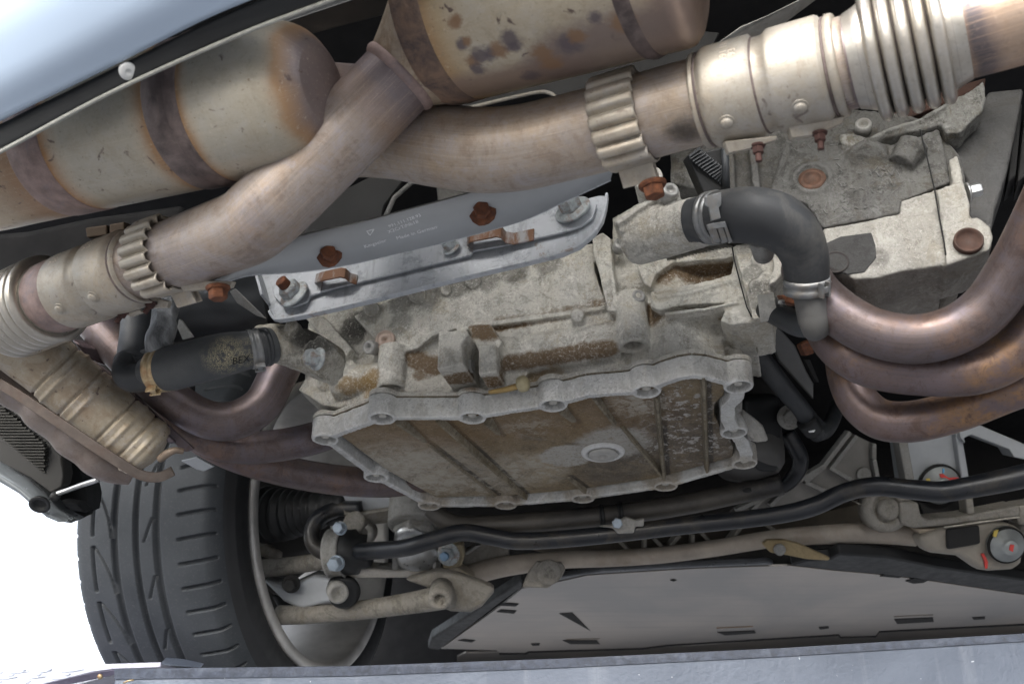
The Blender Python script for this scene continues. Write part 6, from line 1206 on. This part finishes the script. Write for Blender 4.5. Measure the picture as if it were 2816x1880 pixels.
c, axq, o = marked_bolt(Ff, 2125, 1300, 1.515, 0.0262, 'marked_bolt', 'large round bolt with red and yellow paint marks'); x_, y_ = frame_of(axq, CU)
mb = MB(); mb.prism([c + axq * 0.0145 + x_ * a + y_ * b for a, b in ((-0.005, -0.002), (0.006, -0.003), (0.007, 0.003), (-0.002, 0.004))], axq * 0.001); part('red_dot', mb, M['red'], o)
mb = MB(); mb.prism([Ff(2000, 1150, 1.505), Ff(2040, 1140, 1.505), Ff(2015, 1220, 1.505), Ff(1985, 1210, 1.505)], CF * 0.003); part('yellow_mark', mb, M['yellow'], o)
mb = MB(); mb.prism([Ff(1860, 1390, 1.526), Ff(1890, 1385, 1.526), Ff(1930, 1470, 1.526), Ff(1925, 1540, 1.526), Ff(1905, 1540, 1.526), Ff(1895, 1460, 1.526)], CF * 0.003); part('red_mark', mb, M['red'], sf)
# pale upright post with marked bolt, and triangular frame
plate(Ff, [(1030, 250), (1100, 215), (1590, 90), (1640, 60), (1720, 560), (1760, 640), (1620, 700), (1090, 690)], 1.60, 0.05, M['alu_clean'], 'post', 0.004)
plate(Ff, [(1015, 250), (1110, 225), (1190, 680), (1095, 690)], 1.585, 0.03, AL, 'post_rim'); plate(Ff, [(1585, 70), (1650, 60), (1740, 600), (1660, 640)], 1.585, 0.03, M['alu_clean'], 'post_rim', 0.003)
plate(Ff, [(1620, 70), (1760, 30), (2300, 260), (2900, 420), (2900, 560), (2300, 420), (2200, 400), (2150, 320), (1760, 170), (1690, 200), (1700, 260), (1650, 200)], 1.575, 0.04, M['alu_clean'], 'brace', 0.005)
c, axq, o = marked_bolt(Ff, 1440, 685, 1.588, 0.031, 'marked_bolt', 'large round bolt with red, blue and yellow paint marks'); x_, y_ = frame_of(axq, CU)
mb = MB(); mb.prism([Ff(q[0], q[1], 1.577) for q in ((1435, 570), (1470, 570), (1530, 610), (1630, 605), (1630, 640), (1530, 650), (1450, 615))], CF * 0.003); part('red_mark', mb, M['red'], o)
mb = MB(); mb.prism([Ff(q[0], q[1], 1.577) for q in ((1300, 620), (1335, 615), (1335, 675), (1300, 675))], CF * 0.003); part('yellow_mark', mb, M['yellow'], o)
mb = MB(); mb.prism([Ff(q[0], q[1], 1.577) for q in ((1468, 515), (1482, 515), (1482, 560), (1468, 560))], CF * 0.003); part('blue_mark', mb, plain('blue_paint_mark', (0.1, 0.35, 0.6), 0, 0.5), o)

# ------------------------------------------------------------------ behind and under the sump
of = thing('oil_filter_canister', 'dark grey rounded canister hanging right of the sump', 'canister', A(1720, 1060, 1.45))
mb = MB(); c = A(1720, 1085, 1.46); mb.lathe(c, U, [(0.006, -0.004), (0.02, -0.0035), (0.045, 0.004), (0.052, 0.014), (0.054, 0.03), (0.054, 0.17)], 48); part('canister', mb, plain('dusty_canister', (0.085, 0.083, 0.080), 0.1, 0.55, 0.3, 20, 0.1), of)
mb = MB(); mb.lathe(A(1714, 1122, 1.42), -U, [(0.006, 0), (0.006, 0.003), (0.003, 0.004)], 16); part('dimple', mb, M['blackhole'], of)
cv = thing('sump_side_casting', 'pale cast corner showing beyond the right edge of the sump', 'casting', A(1730, 990, 1.3))
mb = MB(); mb.prism([Fm(290, 900, 1.25), Fm(440, 1010, 1.25), Fm(520, 1080, 1.25), Fm(585, 1240, 1.25), (Fm(430, 1260, 1.25)), Fm(380, 1190, 1.26), Fm(300, 1100, 1.26)], CF * 0.05); mb.prism([Fm(240, 780, 1.24), Fm(310, 780, 1.24), Fm(310, 950, 1.24), Fm(200, 950, 1.24)], CF * 0.05); part('casting', mb, M['alu'], cv, 0.004)
mb = MB(); mb.prism([Fm(20, 210, 1.20), Fm(160, 180, 1.20), Fm(260, 230, 1.20), Fm(330, 370, 1.20), Fm(330, 430, 1.20), Fm(20, 400, 1.20)], CF * 0.08); part('corner', mb, M['block'], cv, 0.004)
pp = thing('oil_pipe', 'black pipe running across just below the sump with a pale clip', 'pipe', A(1350, 1180, 1.5))
mb = MB(); sweep(mb, path(Z91, [(640, 480, 1.53, 60), (720, 555, 1.525, 60), (820, 590, 1.52, 60), (1000, 590, 1.515, 62), (1300, 570, 1.51, 62), (1600, 545, 1.505, 62), (1900, 510, 1.50, 64), (2240, 455, 1.49, 64), (2500, 400, 1.48, 64), (2800, 340, 1.47, 64)], 8), 28); part('pipe', mb, plain('greasy_pipe', (0.075, 0.068, 0.058), 0.15, 0.5, 0.4, 10, 0.2, 200, dirt=(0.02, 0.02, 0.022), dirt_amt=0.9), pp)
for x in (1690, 1810):
    c, ax, r = near(path(Z91, [(1600, 545, 1.505, 62), (1750, 528, 1.502, 62), (1900, 510, 1.50, 64)], 8), Z91, x, 535); hose_clamp(c, ax, r + 0.001, 0.004, M['black'], pp, 'pipe_clip')
mb = MB(); mb.prism([Z91(1670, 600, 1.45), Z91(1760, 590, 1.45), Z91(1840, 540, 1.45), Z91(1900, 560, 1.45), Z91(1955, 550, 1.45), Z91(1950, 600, 1.45), Z91(1900, 600, 1.45), Z91(1890, 640, 1.45), Z91(1790, 645, 1.45), Z91(1760, 610, 1.45)], CF * 0.012); part('clip_bracket', mb, M['alu'], pp, 0.003)
bolt('bolt', Z91(1785, 575, 1.448), -CF, 0.008, 0.006, M['bolt_blue'], pp, 0)
ge = thing('gear_housing', 'grey casting and large hexagon plug below the left corner of the sump', 'housing', A(900, 1150, 1.6))
mb = MB(); mb.prism([Fe(510, 190, 1.650), Fe(660, 195, 1.640), Fe(1200, 290, 1.630), Fe(1280, 330, 1.630), Fe(1140, 350, 1.640), Fe(700, 400, 1.650), Fe(560, 400, 1.660)], CF * 0.10 + U * 0.02); part('housing', mb, M['alu_clean'], ge, 0.004)
mb = MB(); mb.prism([Fe(520, 340, 1.635), Fe(560, 400, 1.630), Fe(700, 410, 1.625), Fe(1150, 340, 1.620), Fe(1150, 500, 1.630), Fe(760, 540, 1.640), Fe(680, 560, 1.640), Fe(570, 560, 1.645), Fe(545, 450, 1.640)], CF * 0.08); mb.cyl(Fe(640, 500, 1.615), Fe(640, 500, 1.615) + L * 0.06, 0.020, n=24); part('flange', mb, M['alu_dirty'], ge, 0.005)
mb = MB(); mb.lathe(Fe(1290, 330, 1.630), -U * 0.9 - CF * 0.15, [(0.045, -0.05), (0.045, 0.035), (0.043, 0.038), (0.036, 0.038)], 36); part('plug_boss', mb, M['alu'], ge)
mb = MB(); hexprism(mb, Fe(1280, 500, 1.625), (-U * 0.9 - CF * 0.15), 0.036, 0.028, 0.2); part('hex_plug', mb, M['alu'], ge, 0.002)
mb = MB(); sweep(mb, path(Fe, [(780, 540, 1.58, 30), (815, 580, 1.58, 32), (815, 660, 1.58, 30), (800, 740, 1.59, 28)], 5), 16); part('pipe_stub', mb, M['alu'], ge)
# dark hoses and mounts right of the sump
dh = thing('dark_hose', 'long dark hose slanting down right of the sump', 'hose', A(1780, 870, 1.35))
mb = MB(); sweep(mb, path(Fm, [(330, 150, 1.30, 110), (440, 330, 1.31, 112), (600, 540, 1.33, 108), (780, 760, 1.36, 100), (900, 900, 1.38, 95), (1000, 1040, 1.40, 100), (1080, 1130, 1.42, 105)], 8), 28); part('hose', mb, M['hose'], dh)
mb = MB(); sweep(mb, path(Fm, [(960, 1030, 1.385, 106), (1000, 1080, 1.39, 108), (1040, 1130, 1.395, 104)], 5), 28); part('cuff', mb, M['black'], dh)
mb = MB(); sweep(mb, path(Fm, [(1060, 1160, 1.40, 90), (1160, 1130, 1.42, 80), (1230, 1020, 1.45, 76), (1280, 880, 1.5, 74)], 6), 24); part('tail', mb, M['hose'], dh)
mb = MB(); mb.prism([Fm(985, 1140, 1.36), Fm(1055, 1125, 1.36), (Fm(1040, 1150, 1.36)), Fm(995, 1152, 1.36)], CF * 0.003); part('white_fleck', mb, M['letters'], dh)
gs = thing('grey_stay', 'flat grey stay beside the long dark hose', 'stay', A(1850, 850, 1.38))
mb = MB(); mb.prism([Fm(520, 20, 1.33), Fm(700, 90, 1.33), Fm(850, 260, 1.35), Fm(970, 530, 1.37), Fm(1040, 650, 1.38), Fm(1040, 820, 1.39), Fm(960, 730, 1.38), Fm(680, 420, 1.35), Fm(600, 220, 1.34)], CF * 0.008); part('stay', mb, plain('grey_stay_paint', (0.12, 0.12, 0.118), 0.1, 0.55, 0.2, 20), gs, 0.003)
mb = MB(); mb.prism([Fm(930, 400, 1.37), Fm(1000, 400, 1.37), Fm(1100, 640, 1.38), Fm(1060, 640, 1.38)], CF * 0.01); part('stay', mb, M['shield'], gs, 0.002)
rl = thing('rust_bracket', 'small rusty bracket in the gap left of the right header tubes', 'bracket', A(1870, 790, 1.2))
mb = MB(); mb.prism([Fm(900, 250, 1.22), Fm(1000, 200, 1.22), Fm(1050, 340, 1.23), Fm(950, 370, 1.23)], CF * 0.02); part('tab', mb, M['rust'], rl, 0.002); mb = MB(); mb.prism([Z86(740, 470, 1.10), Z86(850, 480, 1.10), Z86(840, 540, 1.10), Z86(770, 520, 1.10)], CF * 0.02); part('bracket', mb, M['rust'], rl, 0.002)
mt = thing('mount_block', 'dark block with round bolt below the long dark hose', 'mount', A(1790, 950, 1.5))
mb = MB(); mb.prism([Fm(310, 780, 1.42), Fm(700, 760, 1.45), Fm(720, 1100, 1.45), Fm(700, 1568, 1.45), Fm(480, 1568, 1.42), Fm(300, 1300, 1.42)], CF * 0.1); part('block', mb, M['black'], mt, 0.01)
mb = MB(); mb.prism([Fm(700, 960, 1.44), Fm(860, 940, 1.44), Fm(890, 1070, 1.44), Fm(720, 1100, 1.44)], CF * 0.03); part('tab', mb, plain('dim_olive_tab', (0.07, 0.068, 0.055), 0.1, 0.6), mt, 0.004)
bolt('bolt', Fm(785, 995, 1.435), -CF, 0.012, 0.010, M['alu'], mt, 1.5)
mb = MB(); mb.lathe(Fm(370, 270, 1.30), -CF + CR * 0.5, [(0.016, -0.01), (0.016, 0.004), (0.010, 0.008), (0.006, 0.008)], 20); part('socket', mb, M['shield'], mt)
dh2 = thing('dark_hose', 'glossy black hose descending behind the canister to the ribbed casting', 'hose', A(1830, 1100, 1.55))
mb = MB(); sweep(mb, path(Fm, [(760, 1150, 1.55, 80), (850, 1300, 1.55, 85), (900, 1420, 1.55, 82), (880, 1540, 1.56, 78), (760, 1680, 1.57, 74), (600, 1740, 1.58, 70)], 6), 24); part('hose', mb, M['blackpaint'], dh2)

# ------------------------------------------------------------------ undertray
ut = thing('undertray', 'smooth grey-brown undertray panel with slots behind the lift beam', 'undertray', A(1700, 1400, 1.95))
ZU = 1.845
tz = lambda fr, x, y: fr.z(x, y, ZU)
def tray_poly():
    pts = [Z91.z(x, y, ZU) for x, y in ((700, 1350), (1080, 1080), (1200, 980), (1330, 960), (1600, 900), (2240, 860))] + [Z81.z(x, y, ZU) for x, y in ((450, 850), (800, 840), (1060, 870), (1400, 900), (1700, 940), (2240, 1020), (2800, 1080), (2800, 1120), (2240, 1195), (1350, 1240), (1330, 1270), (1110, 1275), (1100, 1260), (40, 1325))] + [Z91.z(x, y, ZU) for x, y in ((1940, 1345), (1240, 1365), (1220, 1375), (1060, 1375), (1040, 1360))]
    return pts
mb = MB(); mb.prism(tray_poly(), U * 0.004); part('panel', mb, M['tray'], ut, 0.001)
mb = MB(); mb.prism([Z91.z(x, y, ZU + 0.012) for x, y in ((800, 1400), (850, 1375), (2240, 1330))] + [Z81.z(x, y, ZU + 0.012) for x, y in ((1100, 1265), (2800, 1110), (2800, 1330), (600, 1400))] + [Z91.z(x, y, ZU + 0.012) for x, y in ((2240, 1500), (800, 1500))], U * 0.004); part('front_panel', mb, M['tray'], ut, 0.001)
edge_l = [Z91.z(x, y, ZU - 0.004) for x, y in ((690, 1360), (1065, 1070), (1200, 975), (1200, 930), (1100, 1000), (640, 1290), (620, 1350))]
mb = MB(); mb.prism(edge_l, U * 0.02); part('edge_trim', mb, M['black'], ut, 0.004)
e2 = [Z81.z(x, y, ZU - 0.002) for x, y in ((800, 838), (1060, 868), (1400, 898), (1700, 938), (2240, 1018), (2800, 1075), (2800, 960), (2240, 930), (1700, 850), (1400, 790), (1100, 770), (1050, 800), (900, 810))]
mb = MB(); mb.prism(e2, U * 0.02); part('edge_trim', mb, M['black'], ut, 0.004)
e3 = [Z91.z(x, y, ZU - 0.001) for x, y in ((1330, 955), (1600, 895), (2240, 855))] + [Z81.z(x, y, ZU - 0.001) for x, y in ((450, 845), (700, 835), (660, 820), (0, 850))] + [Z91.z(x, y, ZU - 0.001) for x, y in ((1700, 870), (1360, 920))]
mb = MB(); mb.prism(e3, U * 0.01); part('edge_trim', mb, plain('satin_dark_trim', (0.06, 0.065, 0.072), 0, 0.35), ut, 0.003)
def slot(fr, pts, rusty=False, nm='slot'):
    mb = MB(); mb.prism([fr.z(x, y, ZU - 0.0012) for x, y in pts], U * 0.0008); part(nm, mb, M['blackhole'], ut)
slot(Z91, [(1450, 1300), (1660, 1300), (1680, 1322), (1500, 1322)]); slot(Z81, [(350, 1250), (580, 1240), (590, 1255), (400, 1268)]); slot(Z81, [(1440, 1170), (1680, 1160), (1685, 1185), (1460, 1198)])
slot(Z81, [(1350, 905), (1420, 880), (1530, 890), (1470, 915)]); slot(Z81, [(1510, 935), (1560, 918), (1660, 925), (1620, 945), (1560, 950)]); slot(Z81, [(1920, 1160), (2000, 1155), (2000, 1168), (1930, 1172)]); slot(Z81, [(975, 1220), (1035, 1215), (1040, 1225), (985, 1232)])
slot(Z91, [(1055, 1085), (1080, 1070), (1180, 1075), (1160, 1090)]); slot(Z91, [(1045, 1125), (1070, 1112), (1165, 1118), (1150, 1135)]); slot(Z91, [(805, 1300), (840, 1293), (910, 1300), (890, 1312)]); slot(Z81, [(60, 930), (80, 926), (100, 930), (80, 936)]); slot(Z91, [(1255, 1320), (1310, 1318), (1305, 1330), (1265, 1332)])
def tab(fr, pts, mat):
    mb = MB(); q = [fr.z(x, y, ZU - 0.0015) for x, y in pts]; q[2] = q[2] + U * 0.012; q[3] = q[3] + U * 0.012; mb.prism(q, U * 0.001); part('slot_lip', mb, mat, ut)
tab(Z81, [(1440, 1155), (1680, 1145), (1680, 1165), (1450, 1178)], M['tray']); tab(Z81, [(345, 1225), (570, 1215), (585, 1242), (375, 1255)], plain('orange_rust_lip', (0.40, 0.26, 0.16), 0.1, 0.6)); tab(Z91, [(1470, 1295), (1680, 1290), (1690, 1305), (1500, 1312)], M['tray'])
mb = MB(); sweep(mb, [(p, 0.0028) for p in [Z91.z(x, y, ZU + 0.001) for x, y in ((1060, 1380), (1225, 1378), (1245, 1368), (1940, 1348))] + [Z81.z(x, y, ZU + 0.001) for x, y in ((40, 1328), (1095, 1263), (1110, 1278), (1325, 1272), (1345, 1243), (2240, 1198), (2700, 1135))]], 6); part('panel_gap', mb, M['blackhole'], ut)
# embossed arrow field
mb = MB(); mb.prism([Z91.z(x, y, ZU - 0.001) for x, y in ((1430, 1135), (1510, 1130), (1620, 1240))], U * 0.0006); part('embossed_arrow', mb, M['shield'], ut)
# ------------------------------------------------------------------ black bumper corner at far left
bc = thing('bumper_corner', 'glossy black bumper corner with mesh liner and metal rod at the left edge', 'bumper corner', Fl(400, 300, 1.3))
mb = MB(); rings = []
for (x, y), (x2, y2) in zip([(-300, -120), (0, 90), (250, 250), (450, 420), (590, 570), (700, 645), (780, 680)], [(-300, 90), (0, 280), (200, 400), (380, 560), (480, 640), (600, 690), (760, 688)]):
    p, q = Fl(x, y, 1.36), Fl(x2, y2, 1.34); m_ = lerp(p, q, 0.5) - CF * 0.012; rings.append([p, m_, q, q + CF * 0.03, p + CF * 0.03])
mb.loft(rings, smooth=True); part('skin', mb, plain('gloss_dark_paint', (0.26, 0.285, 0.30), 0.3, 0.2, 0.25, 20), bc)
mb = MB(); mb.prism([Fl(-300, -650, 1.41), Fl(60, -650, 1.41), Fl(640, 0, 1.41), Fl(660, 220, 1.40), Fl(640, 330, 1.39), Fl(450, 440, 1.38), Fl(0, 90, 1.37), Fl(-300, -100, 1.37)], CF * 0.03); part('liner', mb, plain('grey_mesh_liner', (0.040, 0.039, 0.036), 0, 0.6, 0.3, 30), bc, 0.004)
mesh_mb = MB()
for k in range(20):
    for j in range(32):
        x, y = -40 + k * 26 + (j % 2) * 13, -580 + j * 30
        if y < -540 + x * 0.9 or y > 40 + x * 0.72 or x > 470: continue
        mesh_mb.box(Fl(x, y, 1.3955 + (0.004 if y < -300 else 0)), CR * 0.0020, CU * 0.0011, CF * 0.006)
part('mesh_slots', mesh_mb, plain('mesh_highlight', (0.06, 0.058, 0.052), 0, 0.5), bc, kind='stuff')
mb = MB(); mb.prism([Fl(640, -60, 1.47), Fl(740, -20, 1.47), Fl(800, 100, 1.46), (Fl(830, 240, 1.46)), Fl(880, 350, 1.45), Fl(905, 440, 1.45), Fl(880, 610, 1.44), Fl(820, 620, 1.42), Fl(800, 670, 1.40), Fl(640, 600, 1.39), Fl(560, 470, 1.40), Fl(640, 330, 1.43)], CF * 0.05); part('end_block', mb, M['black'], bc, 0.004)
mb = MB(); mb.prism([Fl(600, 470, 1.385), Fl(780, 500, 1.40), Fl(880, 600, 1.42), Fl(620, 570, 1.385)], CF * 0.03); part('ledge', mb, M['black'], bc, 0.003)
mb = MB(); sweep(mb, path(Fl, [(570, 405, 1.36, 26), (700, 360, 1.36, 26), (850, 305, 1.355, 26), (1010, 255, 1.35, 26)], 4), 20); part('rod', mb, M['steel'], bc, label='bright metal rod')
mb = MB(); mb.lathe(Fl(565, 430, 1.36), -CF + CR * 0.4, [(0.007, -0.01), (0.007, 0.003), (0.004, 0.005), (0.0002, 0.005)], 20); part('rod_end', mb, M['black'], bc)
mb = MB(); mb.lathe(Fl(410, 505, 1.325), -CF - CU * 0.6 + CR * 0.1, [(0.012, -0.003), (0.014, 0.002), (0.009, 0.002), (0.008, -0.004), (0.0002, -0.004)], 24); part('socket', mb, M['black'], bc)
# dark pipes at the left edge behind sleeve and muffler
ld = thing('liner_block', 'dark block with brown glints behind the left sleeve', 'liner', A(150, 560, 1.3))
mb = MB(); mb.prism([A(-60, 540, 1.30), A(60, 530, 1.30), A(200, 500, 1.30), A(420, 470, 1.30), A(420, 560, 1.30), A(300, 640, 1.30), A(-60, 720, 1.30)], CF * 0.1); part('block', mb, M['dark'], ld, 0.008)
mb = MB(); mb.prism([A(195, 522, 1.28), A(245, 515, 1.28), A(245, 540, 1.28), A(198, 546, 1.28)], CF * 0.02); mb.prism([A(250, 514, 1.28), A(285, 508, 1.28), A(285, 530, 1.28), A(250, 538, 1.28)], CF * 0.02); part('brass_fitting', mb, plain('brown_brass', (0.045, 0.03, 0.018), 0.4, 0.45), ld, 0.002)

# ------------------------------------------------------------------ drive-on lift
lf = thing('lift_beam', 'blue-grey hammered-paint lift beam along the bottom edge', 'lift beam', A(1300, 1540, 1.3))
ya_ = lambda x: 1531 - (x - 100) * 0.0362
top_ = [(262, 1532), (800, 1526), (1300, 1508), (1800, 1484), (2349, 1451), (2700, 1428)]
dt_ = lambda x: 1.33 - (x - 270) * 0.00004
mb = MB(); rings = []
for x, y in top_:
    d = dt_(x); p = A(x, y, d); q = A(x, y + 26 - (x - 270) * 0.003, d - 0.004); rings.append([p + L * 0.07 - U * 0.002, p, q, q - U * 0.16, q - U * 0.16 + L * 0.07])
mb.loft(rings, smooth=False); part('beam', mb, M['lift'], lf, 0.0025)
mb = MB(); rings = []
for x, y in top_:
    d = dt_(x); p = A(x, y + 1, d - 0.0022); q = A(x, y + 25 - (x - 270) * 0.003, d - 0.0062); rings.append([p, q, q + CF * 0.001, p + CF * 0.001])
mb.loft(rings, smooth=False); part('dark_edge', mb, plain('scratched_dark_edge', (0.045, 0.055, 0.08), 0.3, 0.4, 0.4, 120, 0.3, 300, dirt=(0.11, 0.13, 0.17), dirt_amt=0.5), lf)
rw = thing('lift_runway', 'blue-grey lift runway edge under the tyre at lower left', 'runway', A(150, 1530, 1.4))
mb = MB(); rings = []
for x, y in ((-500, 1552), (-200, 1542), (0, 1530), (200, 1523), (370, 1517)):
    p = A(x, y, 1.44); rings.append([p, p + L * 0.7 * (0.35 if x > 300 else 1), p + L * 0.7 * (0.35 if x > 300 else 1) - U * 0.008, p - U * 0.0075])
mb.loft(rings, smooth=False); part('deck', mb, plain('violet_grey_deck', (0.36, 0.36, 0.44), 0.2, 0.45, 0.25, 60, 0.3), rw, 0.001)
mb = MB(); mb.prism([A(370, 1517, 1.44), A(372, 1524, 1.44), A(460, 1531, 1.42), A(410, 1520, 1.44)], CF * 0.02); part('deck_tip', mb, M['lift'], rw, 0.001)
fp = thing('ramp_flap', 'pale tread-plate ramp flap with raised bars in the bottom left corner', 'ramp', A(100, 1560, 1.36))
PF = (A(100, 1560, 1.36), (CF - CU * 0.40).normalized())
pl_poly = [(-400, 1555), (0, 1538), (235, 1532), (300, 1535), (270, 1545), (100, 1592), (-100, 1640), (-400, 1650)]
mb = MB(); mb.prism([A.on(x, y, PF) for x, y in pl_poly], PF[1] * 0.004); part('plate', mb, plain('pale_tread_plate', (0.34, 0.36, 0.42), 0.25, 0.4, 0.1, 40), fp, 0.001)
FQ = FR(0, 1700, 3.915)
for x0, y0, x1, y1 in ((0, 580, 30, 574), (100, 588, 310, 568), (380, 580, 555, 562), (670, 574, 900, 550), (100, 616, 155, 600), (395, 612, 445, 596), (705, 612, 760, 592), (0, 650, 185, 630), (250, 648, 500, 622), (565, 650, 815, 626), (0, 686, 20, 676), (275, 694, 330, 672), (990, 570, 1100, 556), (220, 556, 285, 550), (505, 552, 560, 546)):
    mb = MB(); a, b = FQ.on(x0, y0, PF), FQ.on(x1, y1, PF); sweep(mb, [(a, 0.0006), (lerp(a, b, 0.5), 0.0013), (b, 0.0006)], 8); part('tread_bar', mb, plain('tread_bar', (0.42, 0.46, 0.54), 0.2, 0.4) if 'tread_bar' not in bpy.data.materials else bpy.data.materials['tread_bar'], fp)
mb = MB(); q = [FQ(470, 705, 1.33), FQ(1000, 575, 1.34), FQ(1285, 545, 1.35), FQ(1280, 590, 1.35), FQ(1180, 618, 1.345), FQ(760, 705, 1.335), FQ(600, 760, 1.33), FQ(300, 760, 1.33)]; mb.prism(q, CF * 0.006); part('flap_edge', mb, plain('dark_violet_edge', (0.07, 0.065, 0.10), 0.2, 0.4, 0.3, 60), fp, 0.001)
mb = MB(); mb.lathe(FQ(1078, 622, 1.338), -CF, [(0.004, 0), (0.003, 0.002), (0.0002, 0.0025)], 12); part('brass_pin', mb, M['clamp_yellow'], fp)
mb = MB(); sweep(mb, [(FQ(x, y, 1.31), 0.0012) for x, y in ((1330, 690), (1380, 668), (1440, 658))], 8); part('wire', mb, M['clamp_yellow'], lf)
